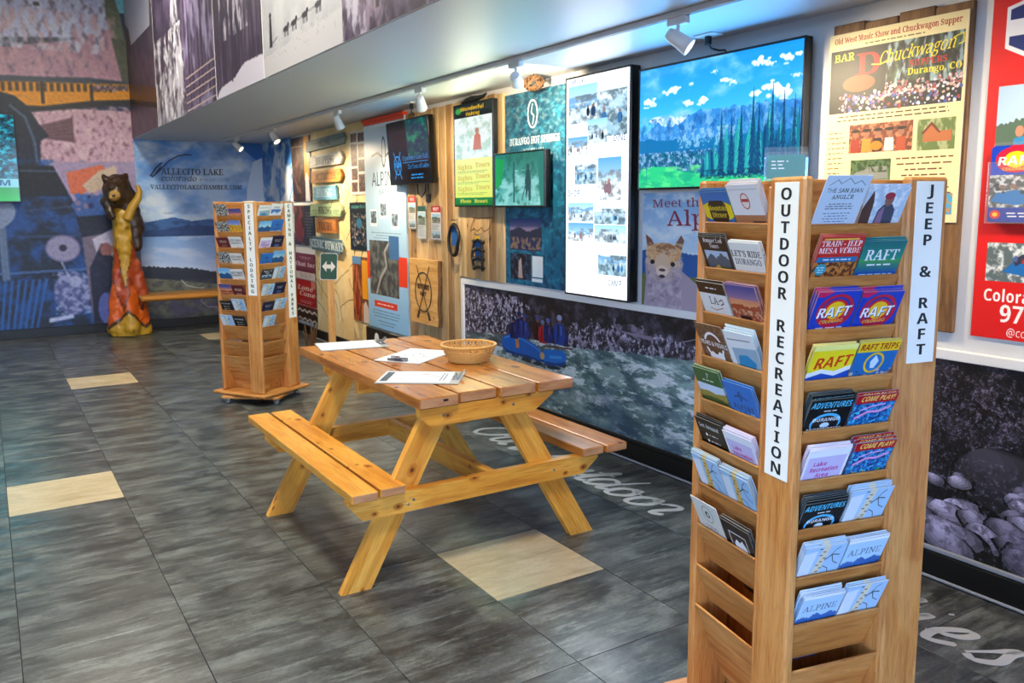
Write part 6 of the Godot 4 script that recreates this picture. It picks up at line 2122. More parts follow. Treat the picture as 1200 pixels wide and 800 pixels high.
	arrow_board("brown board reading TOURS", "TOURS", -8.98, -8.36, 1.285, 0.15, Color(0.70, 0.42, 0.14), Color(0.30, 0.15, 0.06), false)
	arrow_board("dark blue arrow board reading SCENIC BYWAYS", "SCENIC BYWAYS", -9.14, -8.2, 1.085, 0.148, Color(0.22, 0.36, 0.44), Color(0.75, 0.82, 0.84), true, -0.02)
	# leaflet holders under the emblem screen
	leaflet_holder("red-topped clear leaflet holder on the panelling, furthest from the portrait screen", -6.60, -6.44, 1.30, 1.58, 34)
	leaflet_holder("green-topped clear leaflet holder between two red-topped ones", -6.42, -6.25, 1.22, 1.50, 35)
	leaflet_holder("red-topped clear leaflet holder on the panelling, closest to the portrait screen", -6.17, -5.98, 1.22, 1.50, 34)
	make_slab()
	make_cleats()
	# outlets, cables and the small things above the screens
	for q in [[-3.01, 3.03, "white ceiling outlet plate above the widest screen"], [-6.15, 2.95, "white ceiling outlet plate above the emblem screen"]]:
		var o := thing("outlet_plate", q[2], "outlet", Vector3(q[1], SY, q[0]))
		part("plate", box(Vector3(0.08, 0.008, 0.13), 0.003), M.white, o, Vector3(0, -0.004, 0))
		part("plug", box(Vector3(0.026, 0.045, 0.030), 0.005), M.black, o, Vector3(0, -0.028, 0))
		var c := begin()
		var r: float = WX - 0.014 - q[1]
		tube(c, [Vector3(0, -0.045, 0), Vector3(0.02, -0.064, 0.004), Vector3(r * 0.6, -0.070, 0.012), Vector3(r * 0.92, -0.066, 0.018), Vector3(r, -0.08, 0.02), Vector3(r, -0.14, 0.022)] if q[0] > -4.0 else [Vector3(0, -0.045, 0), Vector3(0.0, -0.075, 0.0), Vector3(0.03, -0.095, -0.01)], 0.005, 6)
		part("cable", c, M.black, o)
	make_oddments()


func make_slab():
	var t := thing("carved_slab", "pale live-edge wood slab burned with a crossed-oar emblem", "wood sign", Vector3(WX - 0.022, 0.51, -6.29))
	t.basis = wall_basis()
	var o := PackedVector2Array()
	var g := RandomNumberGenerator.new()
	g.seed = 8
	for k in 9:
		o.append(Vector2(0.265 + g.randf_range(-0.014, 0.014), k * 0.068))
	for k in 9:
		o.append(Vector2(-0.265 + g.randf_range(-0.016, 0.016) + (0.02 if k > 5 else 0.0), 0.544 - k * 0.068))
	var st := begin()
	prism(st, o, 0.034, Transform3D(Basis.IDENTITY, Vector3(0, 0, 0.020)))
	part("slab", st, M.slab, t)
	var b := begin()
	for k in 8:
		tube(b, [Vector3(o[k].x, o[k].y, 0.02), Vector3(o[k + 1].x, o[k + 1].y, 0.02)], 0.018, 6)
	part("bark_edge", b, M.bark, t)
	var e := begin()
	var burn := mat(Color(0.22, 0.12, 0.06), 0.7)
	for s in [-1, 1]:
		tube(e, [Vector3(-0.09 * s, 0.09, 0.038), Vector3(0.12 * s, 0.49, 0.038)], 0.005, 6)
		bx(e, Vector3(-0.10 * s, 0.07, 0.038), Vector3(0.035, 0.07, 0.004), 0.001, Basis(Vector3.BACK, -0.48 * s))
	var ring := []
	for k in 32:
		var a := TAU * k / 32
		ring.append(Vector3(cos(a) * 0.15, 0.27 + sin(a) * 0.165, 0.038))
	tube(e, ring, 0.006, 6, true)
	part("burned_emblem", e, burn, t)
	e = begin()
	letters(e, "RIVERS", 0.042, Transform3D(Basis.IDENTITY, Vector3(0, 0.315, 0.040)), true, true, 1.0, 0.003)
	letters(e, "RAFT", 0.030, Transform3D(Basis.IDENTITY, Vector3(0, 0.255, 0.040)), true, true, 1.0, 0.003)
	part("burned_lettering", e, burn, t)


func make_cleats():
	# packaged ice cleats hanging on wire hooks
	var lab := ["black rubber cleats around a blue card, hanging under the portrait screen", "black strapped cleats on a blue card, hanging beside the blue poster"]
	for k in 2:
		var t := thing("shoe_cleats", lab[k], "cleats", Vector3(WX - 0.03, [1.10, 1.0][k], [-5.725, -5.36][k]))
		t.basis = wall_basis()
		var c := begin()
		bx(c, Vector3(0.0, 0.185, 0.030), Vector3(0.085, 0.19, 0.004), 0.001)
		var card := part("card", c, mat(Color(0.16, 0.36, 0.62), 0.4), t)
		var cb := begin()
		bx(cb, Vector3(0, 0.262, 0.0325), Vector3(0.080, 0.030, 0.001), 0.0002)
		part("yellow_band", cb, mat(Color(0.80, 0.66, 0.12), 0.5), card)
		var r := begin()
		if k == 0:
			for s in 2:
				var pts := []
				for j in 28:
					var a := TAU * j / 28
					pts.append(Vector3(cos(a) * (0.080 + 0.012 * sin(2 * a) + 0.004 * sin(5 * a)) + 0.012 * s, 0.135 + sin(a) * (0.125 - 0.012 * s), 0.034 + 0.014 * s))
				tube(r, pts, 0.010, 8, true)
		else:
			for j in 4:
				tube(r, [Vector3(-0.075, 0.05 + j * 0.062, 0.030), Vector3(-0.02, 0.035 + j * 0.066, 0.050), Vector3(0.03, 0.05 + j * 0.066, 0.050), Vector3(0.085, 0.04 + j * 0.062, 0.030)], 0.012, 8)
			for s in [-1, 1]:
				tube(r, [Vector3(0.062 * s, 0.02, 0.03), Vector3(0.075 * s, 0.12, 0.038), Vector3(0.058 * s, 0.24, 0.03)], 0.011, 8)
		part("rubber_straps", r, mat(Color(0.055, 0.05, 0.05), 0.5), t)
		var h := begin()
		tube(h, [Vector3(0, 0.29, -0.002), Vector3(0, 0.285, 0.05), Vector3(0, 0.30, 0.056)], 0.003, 6)
		part("hook", h, M.steel, t)
	var t := thing("wire_hook", "empty bent wire hook rack above the strapped cleats", "hook", Vector3(WX - 0.03, 1.31, -5.33))
	t.basis = wall_basis()
	var w := begin()
	tube(w, [Vector3(-0.13, 0.10, 0.0), Vector3(-0.13, 0.02, 0.03), Vector3(-0.10, 0.0, 0.05), Vector3(-0.05, 0.02, 0.05), Vector3(0.0, 0.0, 0.05), Vector3(0.06, 0.03, 0.05), Vector3(0.10, 0.0, 0.05), Vector3(0.13, 0.02, 0.03), Vector3(0.13, 0.10, 0.0)], 0.004, 6)
	part("bent_wire", w, M.bark, t)
	w = begin()
	tube(w, [Vector3(-0.14, 0.10, 0.003), Vector3(0.14, 0.10, 0.003)], 0.005, 6)
	part("rail", w, M.bark, t)


func make_oddments():
	# woven twig nest lamp on the ceiling by the blue poster
	var t := thing("twig_ornament", "small ball of brown twigs hanging from the ceiling above the blue poster", "ornament", Vector3(2.98, 2.255, -4.45))
	var g := RandomNumberGenerator.new()
	g.seed = 12
	for k in 16:
		var ax := Vector3(g.randf_range(-1, 1), g.randf_range(-0.6, 0.6), g.randf_range(-1, 1)).normalized()
		var s := ax.cross(Vector3.UP).normalized()
		var u := ax.cross(s)
		var pts := []
		for j in 14:
			var a := TAU * j / 14
			pts.append((s * cos(a) + u * sin(a)) * g.randf_range(0.05, 0.062) * Vector3(1, 0.8, 1.4))
		var st := begin()
		tube(st, pts, 0.003, 5, true)
		part("twig", st, M.bark, t)
	var c := begin()
	tube(c, [Vector3(0, 0.04, 0), Vector3(0, SY - 2.255, 0)], 0.003, 6)
	part("cord", c, M.black, t)
	# dark leather boot-like bundle on top of the portrait screen
	t = thing("dark_bundle", "black soft bundle lying on top of the portrait screen", "bundle", Vector3(WX - 0.07, 2.24, -5.40))
	var b := begin()
	tube(b, [Vector3(0, 0.012, -0.16), Vector3(0, 0.022, -0.08), Vector3(0, 0.026, 0.0), Vector3(0, 0.024, 0.08), Vector3(0, 0.03, 0.16), Vector3(0, 0.045, 0.20)], [0.008, 0.02, 0.024, 0.018, 0.012, 0.006], 10)
	part("body", b, M.rubber, t)
	# cables under the emblem screen
	t = thing("screen_cable", "looped black cables hanging below the emblem screen", "cable", Vector3(WX - 0.05, 1.66, -6.28))
	var cb := begin()
	tube(cb, [Vector3(0, 0.02, -0.10), Vector3(0, -0.06, -0.09), Vector3(0, -0.09, -0.03), Vector3(0, -0.05, 0.04), Vector3(0, 0.02, 0.05)], 0.006, 6)
	part("loop", cb, M.black, t)
	cb = begin()
	tube(cb, [Vector3(0, 0.02, 0.10), Vector3(0, -0.14, 0.10)], 0.006, 6)
	bx(cb, Vector3(0, -0.10, 0.10), Vector3(0.03, 0.07, 0.05), 0.006)
	part("adapter", cb, M.black, t)


# ---------------------------------------------------------------- carved bear post, by surface nets

static func cap(p: Vector3, a: Vector3, b: Vector3, ra: float, rb: float) -> float:
	var ab := b - a
	var t := clampf((p - a).dot(ab) / ab.length_squared(), 0.0, 1.0)
	return p.distance_to(a + ab * t) - lerpf(ra, rb, t)


static func smin(a: float, b: float, k: float) -> float:
	var h := maxf(k - absf(a - b), 0.0) / k
	return minf(a, b) - h * h * k * 0.25


func surface_nets(bones: Array, lo: Vector3, hi: Vector3, cell: float, blend: float, tint: Callable, rough: FastNoiseLite, amp: float) -> ArrayMesh:
	var n := Vector3i(((hi - lo) / cell).ceil()) + Vector3i.ONE
	var field := PackedFloat32Array()
	field.resize(n.x * n.y * n.z)
	field.fill(1.0)
	for iz in n.z:
		for iy in n.y:
			var y := lo.y + iy * cell
			for ix in n.x:
				var p := Vector3(lo.x + ix * cell, y, lo.z + iz * cell)
				var d := 1.0
				for b in bones:
					if y < b[4] or y > b[5]:
						continue
					d = smin(d, cap(p, b[0], b[1], b[2], b[3]), blend)
				if absf(d) < 0.08:
					d += rough.get_noise_3dv(p) * amp
				field[ix + n.x * (iy + n.y * iz)] = d
	var at := {}
	var verts := PackedVector3Array()
	var cols := PackedColorArray()
	var cs := [Vector3i(0, 0, 0), Vector3i(1, 0, 0), Vector3i(0, 1, 0), Vector3i(1, 1, 0), Vector3i(0, 0, 1), Vector3i(1, 0, 1), Vector3i(0, 1, 1), Vector3i(1, 1, 1)]
	var es := [[0, 1], [2, 3], [4, 5], [6, 7], [0, 2], [1, 3], [4, 6], [5, 7], [0, 4], [1, 5], [2, 6], [3, 7]]
	var sx := 1
	var sy := n.x
	var sz := n.x * n.y
	for iz in n.z - 1:
		for iy in n.y - 1:
			for ix in n.x - 1:
				var i := ix + sy * iy + sz * iz
				var v := [field[i], field[i + sx], field[i + sy], field[i + sx + sy], field[i + sz], field[i + sx + sz], field[i + sy + sz], field[i + sx + sy + sz]]
				var neg := 0
				for q in v:
					if q < 0: neg += 1
				if neg == 0 or neg == 8:
					continue
				var sum := Vector3.ZERO
				var m := 0
				for e in es:
					var a: float = v[e[0]]
					var b: float = v[e[1]]
					if (a < 0) != (b < 0):
						sum += Vector3(cs[e[0]]).lerp(Vector3(cs[e[1]]), a / (a - b))
						m += 1
				at[i] = verts.size()
				var p := lo + (Vector3(ix, iy, iz) + sum / m) * cell
				verts.append(p)
				cols.append(tint.call(p))
	var idx := PackedInt32Array()
	for i in at:
		var iz: int = i / sz
		var iy: int = (i % sz) / sy
		var ix: int = i % sy
		for ax in [[sx, sy, sz], [sy, sz, sx], [sz, sx, sy]]:
			var j: int = i + ax[0]
			if j >= field.size() or (field[i] < 0) == (field[j] < 0):
				continue
			var b: int = i - ax[1]
			var c: int = i - ax[2]
			var d: int = i - ax[1] - ax[2]
			if not (at.has(b) and at.has(c) and at.has(d)):
				continue
			var q := [at[i], at[b], at[d], at[c]]
			if field[i] >= 0:
				q.reverse()
			idx.append_array(PackedInt32Array([q[0], q[1], q[2], q[0], q[2], q[3]]))
	var st := begin()
	st.set_smooth_group(0)
	for k in idx:
		st.set_color(cols[k])
		st.add_vertex(verts[k])
	st.index()
	st.generate_normals()
	return st.commit()


func make_bear():
	var t := thing("carved_bear_bench", "log bench with an end post carved as a dark bear over orange flames", "bench", Vector3(1.36, 0, -10.70))
	var B := func(a: Vector3, b: Vector3, ra: float, rb: float) -> Array:
		return [a, b, ra, rb, minf(a.y - ra, b.y - rb) - 0.1, maxf(a.y + ra, b.y + rb) + 0.1]
	var grain := FastNoiseLite.new()
	grain.seed = 3
	grain.frequency = 9.0
	# trunk carved as flames at the foot
	var yellow := Color(0.46, 0.25, 0.022)
	var orange := Color(0.60, 0.10, 0.010)
	var red := Color(0.22, 0.02, 0.008)
	var dark := Color(0.04, 0.02, 0.012)
	var g2 := FastNoiseLite.new()
	g2.seed = 8
	g2.frequency = 3.2
	var tri_wave := func(x: float) -> float:
		return absf(fposmod(x, 2.0) - 1.0)
	var trunk_tint := func(p: Vector3) -> Color:
		var a := atan2(p.z, p.x) / PI + 0.06 * g2.get_noise_3dv(p)
		var foot: float = 0.10 + 0.20 * tri_wave.call(a * 3.0 + 0.4)
		var top: float = 0.55 + 0.50 * tri_wave.call(a * 4.0 + 0.9) + 0.15 * tri_wave.call(a * 2.0)
		var mid: float = 0.30 + 0.38 * tri_wave.call(a * 5.0)
		for e in [foot, top, mid]:
			if absf(p.y - e) < 0.022:
				return dark
		if p.y < foot:
			return yellow
		if p.y < mid:
			return orange
		if p.y < top:
			return orange.lerp(red, 0.65)
		return yellow if g2.get_noise_3d(p.x * 4, p.y * 1.2, p.z * 4) < 0.42 else yellow.darkened(0.5)
	var bones := [B.call(Vector3(0, 0.02, 0), Vector3(0, 0.45, 0), 0.20, 0.165), B.call(Vector3(0, 0.45, 0), Vector3(0.02, 1.0, 0), 0.155, 0.115), B.call(Vector3(0.02, 1.0, 0), Vector3(0.02, 1.42, 0), 0.115, 0.105),
		B.call(Vector3(0.16, 0.45, 0.04), Vector3(0.15, 0.86, 0.05), 0.09, 0.03), B.call(Vector3(-0.15, 0.1, 0.06), Vector3(-0.10, 0.75, 0.08), 0.08, 0.03), B.call(Vector3(0.02, 0.1, 0.16), Vector3(0.0, 0.62, 0.13), 0.09, 0.03), B.call(Vector3(0.17, 0.02, 0.05), Vector3(0.14, 0.5, 0.02), 0.09, 0.06)]
	var wood := mat(Color.WHITE, 0.35)
	wood.vertex_color_use_as_albedo = true
	part("flame_trunk", surface_nets(bones, Vector3(-0.33, 0.0, -0.30), Vector3(0.36, 1.6, 0.33), 0.017, 0.05, trunk_tint, grain, 0.020), wood, t)
	# the bear: head turned to the room, forelegs round the post, body behind it
	var brown := Color(0.022, 0.011, 0.006)
	var bear_tint := func(p: Vector3) -> Color:
		var c := brown.lerp(Color(0.075, 0.036, 0.016), clampf(0.4 + g2.get_noise_3d(p.x * 9, p.y * 3, p.z * 9), 0, 1))
		if p.distance_to(Vector3(-0.075, 1.63, 0.20)) < 0.066:
			return Color(0.48, 0.27, 0.07)
		return c
	var bear := [B.call(Vector3(-0.03, 1.68, 0.02), Vector3(-0.01, 1.74, -0.01), 0.15, 0.14), B.call(Vector3(-0.05, 1.65, 0.10), Vector3(-0.075, 1.62, 0.20), 0.085, 0.05),
		B.call(Vector3(-0.14, 1.82, 0.02), Vector3(-0.15, 1.85, 0.02), 0.034, 0.028), B.call(Vector3(0.08, 1.84, 0.0), Vector3(0.09, 1.87, 0.0), 0.034, 0.028),
		B.call(Vector3(0.05, 1.60, -0.03), Vector3(0.15, 1.28, -0.02), 0.15, 0.105), B.call(Vector3(0.15, 1.26, 0.0), Vector3(0.15, 1.04, 0.05), 0.09, 0.06), B.call(Vector3(-0.14, 1.56, 0.04), Vector3(-0.10, 1.40, 0.12), 0.06, 0.045)]
	part("bear", surface_nets(bear, Vector3(-0.27, 0.9, -0.24), Vector3(0.36, 1.95, 0.32), 0.018, 0.05, bear_tint, grain, 0.02), wood, t)
	# yellow bough curling up at the bear's side
	var bough := begin()
	tube(bough, [Vector3(0.06, 1.36, 0.10), Vector3(0.12, 1.50, 0.11), Vector3(0.19, 1.60, 0.10), Vector3(0.215, 1.68, 0.08), Vector3(0.20, 1.75, 0.06)], [0.055, 0.05, 0.042, 0.034, 0.02], 12)
	part("bough", bough, mat(yellow.linear_to_srgb(), 0.4), t)
	var eyes := begin()
	for s in [-1, 1]:
		lathe(eyes, [Vector2(0, -0.012), Vector2(0.010, -0.006), Vector2(0.012, 0), Vector2(0.010, 0.006), Vector2(0, 0.012)], 10, Transform3D(Basis.IDENTITY, Vector3(-0.055 + 0.055 * s, 1.71, 0.160)))
	lathe(eyes, [Vector2(0, -0.016), Vector2(0.016, -0.008), Vector2(0.018, 0), Vector2(0.014, 0.01), Vector2(0, 0.014)], 10, Transform3D(Basis.IDENTITY, Vector3(-0.085, 1.635, 0.250)))
	part("eyes_and_nose", eyes, M.black_gloss, t)
	# the plank bench between this post and its fellow behind the rack
	var bench := t
	var back := -t.position
	var st := begin()
	prism(st, PackedVector2Array([Vector2(1.50, 0.405), Vector2(3.0, 0.40), Vector2(3.0, 0.475), Vector2(2.3, 0.48), Vector2(1.47, 0.47)]), 0.36, Transform3D(Basis.IDENTITY, Vector3(0, 0, -10.66) + back), Vector2(0.1, 0.2))
	part("seat", st, wood_mat(131, Color(0.66, 0.46, 0.18), Color(0.40, 0.24, 0.08), Color(0.80, 0.62, 0.30), 0.45, 1.0, 4), bench)
	var ed := begin()
	tube(ed, [Vector3(1.50, 0.435, -10.475) + back, Vector3(2.2, 0.437, -10.47) + back, Vector3(3.0, 0.437, -10.475) + back], 0.034, 8)
	part("bark_edge", ed, mat(Color(0.72, 0.46, 0.13), 0.5), bench)
	var lg := begin()
	tube(lg, [Vector3(2.85, 0.0, -10.66) + back, Vector3(2.85, 0.41, -10.66) + back], [0.16, 0.13], 16)
	part("leg", lg, mat(Color(0.60, 0.34, 0.10), 0.5), bench)


func make_far_things():
	make_bear()
	# screen on the train mural
	var t := thing("television", "screen showing blue water and green grass, in front of the train mural", "screen", Vector3(-0.12, 2.05, BZ + 0.09))
	part("case", box(Vector3(1.02, 0.98, 0.045), 0.004), M.black_gloss, t, Vector3(0, 0, -0.0225))
	part("display", panel_mesh(0.99, 0.95, 0.002, screen_mat(paint_screen_d(), 1.0), M.black), null, t, Vector3(0, 0, 0.0005))
	var st := begin()
	bx(st, Vector3(0, 0, -0.065), Vector3(0.2, 0.2, 0.035), 0.003)
	part("bracket", st, M.black, t)
	area_light("television_light", Vector3(-0.12, 2.05, BZ + 0.10), Vector3(0, 0, 1), Vector2(0.99, 0.95), 0.5, Color(0.3, 0.8, 0.9))
	# green double-arrow sign on its wooden post
	var s := thing("arrow_sign", "green sign with a white double arrow on a wooden post", "sign", Vector3(2.95, 0, -8.14))
	s.rotation.y = -0.35
	var p := begin()
	bx(p, Vector3(0, 0.39, 0), Vector3(0.075, 0.78, 0.075), 0.006)
	part("post", p, M.slab, s)
	p = begin()
	bx(p, Vector3(0, 0.015, 0), Vector3(0.30, 0.03, 0.24), 0.006)
	part("foot", p, M.old_wood, s)
	var o := PackedVector2Array()
	for k in 4:
		var c: Vector2 = [Vector2(0.065, 0.115), Vector2(-0.065, 0.115), Vector2(-0.065, -0.115), Vector2(0.065, -0.115)][k]
		for j in 5:
			var a := PI / 2 * k + PI / 8 * j
			o.append(c + Vector2(cos(a), sin(a)) * 0.022)
	p = begin()
	var face := Transform3D(Basis(Vector3.UP, 0.0) * Basis(Vector3.BACK, -0.05), Vector3(-0.01, 0.895, 0.046))
	prism(p, o, 0.004, face)
	var rim: MeshInstance3D = part("plate", p, M.white, s)
	p = begin()
	var o2 := PackedVector2Array()
	for q in o:
		o2.append(q * Vector2(0.93, 0.955))
	prism(p, o2, 0.002, face * Transform3D(Basis.IDENTITY, Vector3(0, 0, 0.0026)))
	part("green_face", p, mat(Color(0.02, 0.28, 0.15), 0.4), rim)
	p = begin()
	prism(p, PackedVector2Array([Vector2(-0.066, 0.0), Vector2(-0.022, 0.055), Vector2(-0.022, 0.02), Vector2(0.022, 0.02), Vector2(0.022, 0.055), Vector2(0.066, 0.0), Vector2(0.022, -0.055), Vector2(0.022, -0.02), Vector2(-0.022, -0.02), Vector2(-0.022, -0.055)]), 0.002, face * Transform3D(Basis.IDENTITY, Vector3(0, 0, 0.0044)))
	part("arrow", p, M.white, rim)
	# little twig bundle leaning at the foot of that post
	var b := thing("twig_bundle", "small bundle of brown twigs standing at the foot of the arrow sign", "twigs", Vector3(2.80, 0, -8.42))
	var g := RandomNumberGenerator.new()
	g.seed = 5
	for k in 9:
		var tw := begin()
		var x := g.randf_range(-0.03, 0.03)
		var z := g.randf_range(-0.03, 0.03)
		tube(tw, [Vector3(x, 0.0, z), Vector3(x * 1.6, 0.12, z * 1.6), Vector3(x * 2.6, 0.24 + g.randf_range(-0.04, 0.05), z * 2.4)], [0.012, 0.011, 0.006], 6)
		part("twig", tw, M.bark, b)


func make_track():
	# rail under the soffit, in two-metre lengths end to end, and its spot heads
	var TX := 2.56
	var white := mat(Color(0.86, 0.86, 0.86), 0.35)
	var t := thing("track_rail", "long white light track rail under the low soffit ceiling", "light track", Vector3(TX, SY, -4.8))
	var st := begin()
	bx(st, Vector3(0, -0.013, 0), Vector3(0.036, 0.026, 11.6), 0.003)
	part("rail", st, white, t)
	st = begin()
	bx(st, Vector3(0, -0.0265, 0), Vector3(0.016, 0.002, 11.5), 0.0004)
	part("slot", st, M.grey, t)
	var heads := [[-10.0, Vector3(3.15, 1.6, -9.5), 2.4, "nearest the lake mural"], [-8.55, Vector3(3.0, 1.2, -7.9), 4.2, "by the direction boards"], [-6.75, Vector3(3.1, 1.2, -6.9), 2.6, "beside the tall banner"], [-5.2, Vector3(3.15, 1.5, -6.0), 2.6, "by the emblem screen"], [-4.0, Vector3(3.15, 2.0, -4.72), 3.4, "in front of the deep blue poster"], [-2.72, Vector3(3.15, 1.5, -1.95), 1.9, "in front of the widest screen"], [-1.0, Vector3(3.15, 1.5, -1.3), 1.9, "in front of the red poster"]]
	for q in heads:
		var at := Vector3(TX, SY - 0.026, q[0])
		var h := thing("track_spot", "white spotlight head on the ceiling track " + q[3], "spotlight", at, 0.0, "spotlights on the track")
		var b := begin()
		bx(b, Vector3(0, -0.016, 0), Vector3(0.034, 0.032, 0.11), 0.004)
		part("adapter", b, white, h)
		var dir: Vector3 = (q[1] - (at + Vector3(0, -0.08, 0))).normalized()
		var c := begin()
		tube(c, [Vector3(0, -0.03, 0), Vector3(0, -0.085, 0)], 0.008, 8)
		part("stem", c, white, h)
		var bas := Basis.looking_at(dir, Vector3.UP)
		var xf := Transform3D(bas * Basis(Vector3.RIGHT, -PI / 2), Vector3(0, -0.09, 0))      # lathe axis along dir
		c = begin()
		lathe(c, [Vector2(0.0, -0.055), Vector2(0.022, -0.052), Vector2(0.030, -0.03), Vector2(0.034, 0.02), Vector2(0.038, 0.062), Vector2(0.034, 0.062), Vector2(0.030, 0.03), Vector2(0.0, 0.026)], 24, xf)
		part("head", c, white, h)
		c = begin()
		lathe(c, [Vector2(0.0, 0.040), Vector2(0.029, 0.040), Vector2(0.0, 0.046)], 20, xf)
		part("lens", c, spot_glow(), h)
		var l := SpotLight3D.new()
		l.name = "spot_light"
		l.position = at + Vector3(0, -0.09, 0) + dir * 0.075
		l.basis = bas
		l.light_energy = q[2]
		l.light_color = Color(1.0, 0.90, 0.74)
		l.light_size = 0.03
		l.spot_range = 12.0
		l.spot_attenuation = 2.0
		l.spot_angle = 52.0
		l.spot_angle_attenuation = 1.0
		l.shadow_enabled = true
		add_child(l)


func spot_glow() -> StandardMaterial3D:
	if not M.has("spot_glow"):
		M.spot_glow = mat(Color(1, 0.96, 0.88), 0.4)
		M.spot_glow.emission_enabled = true
		M.spot_glow.emission = Color(1.0, 0.93, 0.80)
		M.spot_glow.emission_energy_multiplier = 8.0
	return M.spot_glow


# ---------------------------------------------------------------- a small painter for printed matter

class Pic:
	var im: Image
	var w: int
	var h: int
	static var fonts := {}
	static var glyphs := {}

	func _init(ww: int, hh: int, c: Color):
		w = ww
		h = hh
		im = Image.create(w, h, false, Image.FORMAT_RGBA8)
		im.fill(c)

	static func fnt(serif: bool, bold: bool) -> SystemFont:
		var key := "%s%s" % [serif, bold]
		if not fonts.has(key):
			var f := SystemFont.new()
			f.font_names = PackedStringArray(["Droid Serif" if serif else "Droid Sans"])
			f.font_weight = 700 if bold else 400
			fonts[key] = f
		return fonts[key]

	func rect(x: float, y: float, ww: float, hh: float, c: Color):
		im.fill_rect(Rect2i(roundi(x), roundi(y), maxi(1, roundi(ww)), maxi(1, roundi(hh))), c)

	func grad(y0: int, y1: int, c0: Color, c1: Color, x0 := 0, x1 := -1):
		if x1 < 0: x1 = w
		for y in range(y0, y1):
			im.fill_rect(Rect2i(x0, y, x1 - x0, 1), c0.lerp(c1, float(y - y0) / maxf(1, y1 - y0)))

	# even-odd fill of one or more closed outlines
	func fill(outlines: Array, c: Color):
		var ex := PackedFloat32Array()
		var lo := 1e9
		var hi := -1e9
		for o in outlines:
			for k in o.size():
				var a: Vector2 = o[k]
				var b: Vector2 = o[(k + 1) % o.size()]
				ex.append_array(PackedFloat32Array([a.x, a.y, b.x, b.y]))
				lo = minf(lo, a.y)
				hi = maxf(hi, a.y)
		var n := ex.size()
		for y in range(maxi(0, floori(lo)), mini(h, ceili(hi) + 1)):
			var yc := y + 0.5
			var xs := PackedFloat32Array()
			var k := 0
			while k < n:
				var ya := ex[k + 1]
				var yb := ex[k + 3]
				if (ya <= yc) != (yb <= yc):
					xs.append(ex[k] + (yc - ya) / (yb - ya) * (ex[k + 2] - ex[k]))
				k += 4
			xs.sort()
			for j in range(0, xs.size() - 1, 2):
				var x0 := roundi(xs[j])
				var x1 := roundi(xs[j + 1])
				if x1 > x0:
					im.fill_rect(Rect2i(x0, y, x1 - x0, 1), c)

	func poly(flat: Array, c: Color):
		var o := []
		for k in range(0, flat.size(), 2):
			o.append(Vector2(flat[k], flat[k + 1]))
		fill([o], c)

	func ell(cx: float, cy: float, rx: float, ry: float, c: Color, rot := 0.0):
		var o := []
		var n := 8 if maxf(rx, ry) < 5 else 24
		for k in n:
			var a := TAU * k / n
			o.append(Vector2(cx, cy) + Vector2(cos(a) * rx, sin(a) * ry).rotated(rot))
		fill([o], c)

	func line(flat: Array, wd: float, c: Color):
		for k in range(0, flat.size() - 2, 2):
			var a := Vector2(flat[k], flat[k + 1])
			var b := Vector2(flat[k + 2], flat[k + 3])
			var t := (b - a).normalized() * wd / 2
			var s := Vector2(-t.y, t.x)
			fill([[a + s, b + s, b - s, a - s]], c)
			if wd > 2.5:
				ell(b.x, b.y, wd / 2, wd / 2, c)

	# a colour laid on where noise passes from lo to hi (0..1)
	func noise(r: Rect2i, c: Color, freq: float, lo: float, hi: float, seed_n: int, stretch := Vector2.ONE, strength := 1.0, tile := false, gain := 0.6):
		var f := FastNoiseLite.new()
		f.seed = seed_n
		f.noise_type = FastNoiseLite.TYPE_SIMPLEX_SMOOTH
		f.frequency = freq
		f.fractal_octaves = 6
		f.fractal_gain = gain
		if not tile:
			var mid := (lo + hi) / 2
			lo = mid - (mid - lo) * 1.8
			hi = mid + (hi - mid) * 1.8
		var nw := maxi(8, roundi(r.size.x * minf(1.0, stretch.x)))
		var nh := maxi(8, roundi(r.size.y * minf(1.0, stretch.y)))
		var nim: Image = f.get_seamless_image(nw, nh) if tile else f.get_image(nw, nh)
		nim.convert(Image.FORMAT_L8)
		if nw != r.size.x or nh != r.size.y:
			nim.resize(r.size.x, r.size.y, Image.INTERPOLATE_CUBIC)
		var lut := PackedByteArray()
		for k in 256:
			lut.append(roundi(255.0 * strength * smoothstep(lo, hi, k / 255.0)))
		var b := nim.get_data()
		var over := Image.create(r.size.x, r.size.y, false, Image.FORMAT_RGBA8)
		over.fill(Color(c.r, c.g, c.b, 0))
		var o := over.get_data()
		for k in b.size():
			o[k * 4 + 3] = lut[b[k]]
		over.set_data(r.size.x, r.size.y, false, Image.FORMAT_RGBA8, o)
		im.blend_rect(over, Rect2i(Vector2i.ZERO, r.size), r.position)

	func specks(r: Rect2, n: int, rmin: float, rmax: float, cols: Array, seed_n: int, asp := 1.0):
		var g := RandomNumberGenerator.new()
		g.seed = seed_n
		for k in n:
			var s := g.randf_range(rmin, rmax)
			var x := g.randf_range(r.position.x, r.end.x)
			var y := g.randf_range(r.position.y, r.end.y)
			var c: Color = cols[g.randi() % cols.size()]
			if s < 1.6:
				rect(x - s, y - s * asp, s * 2, s * 2 * asp, c)
			else:
				var o := []
				var m := 6
				for j in m:
					var a := TAU * j / m
					var q := s * g.randf_range(0.7, 1.15)
					o.append(Vector2(x + cos(a) * q, y + sin(a) * q * asp))
				fill([o], c)

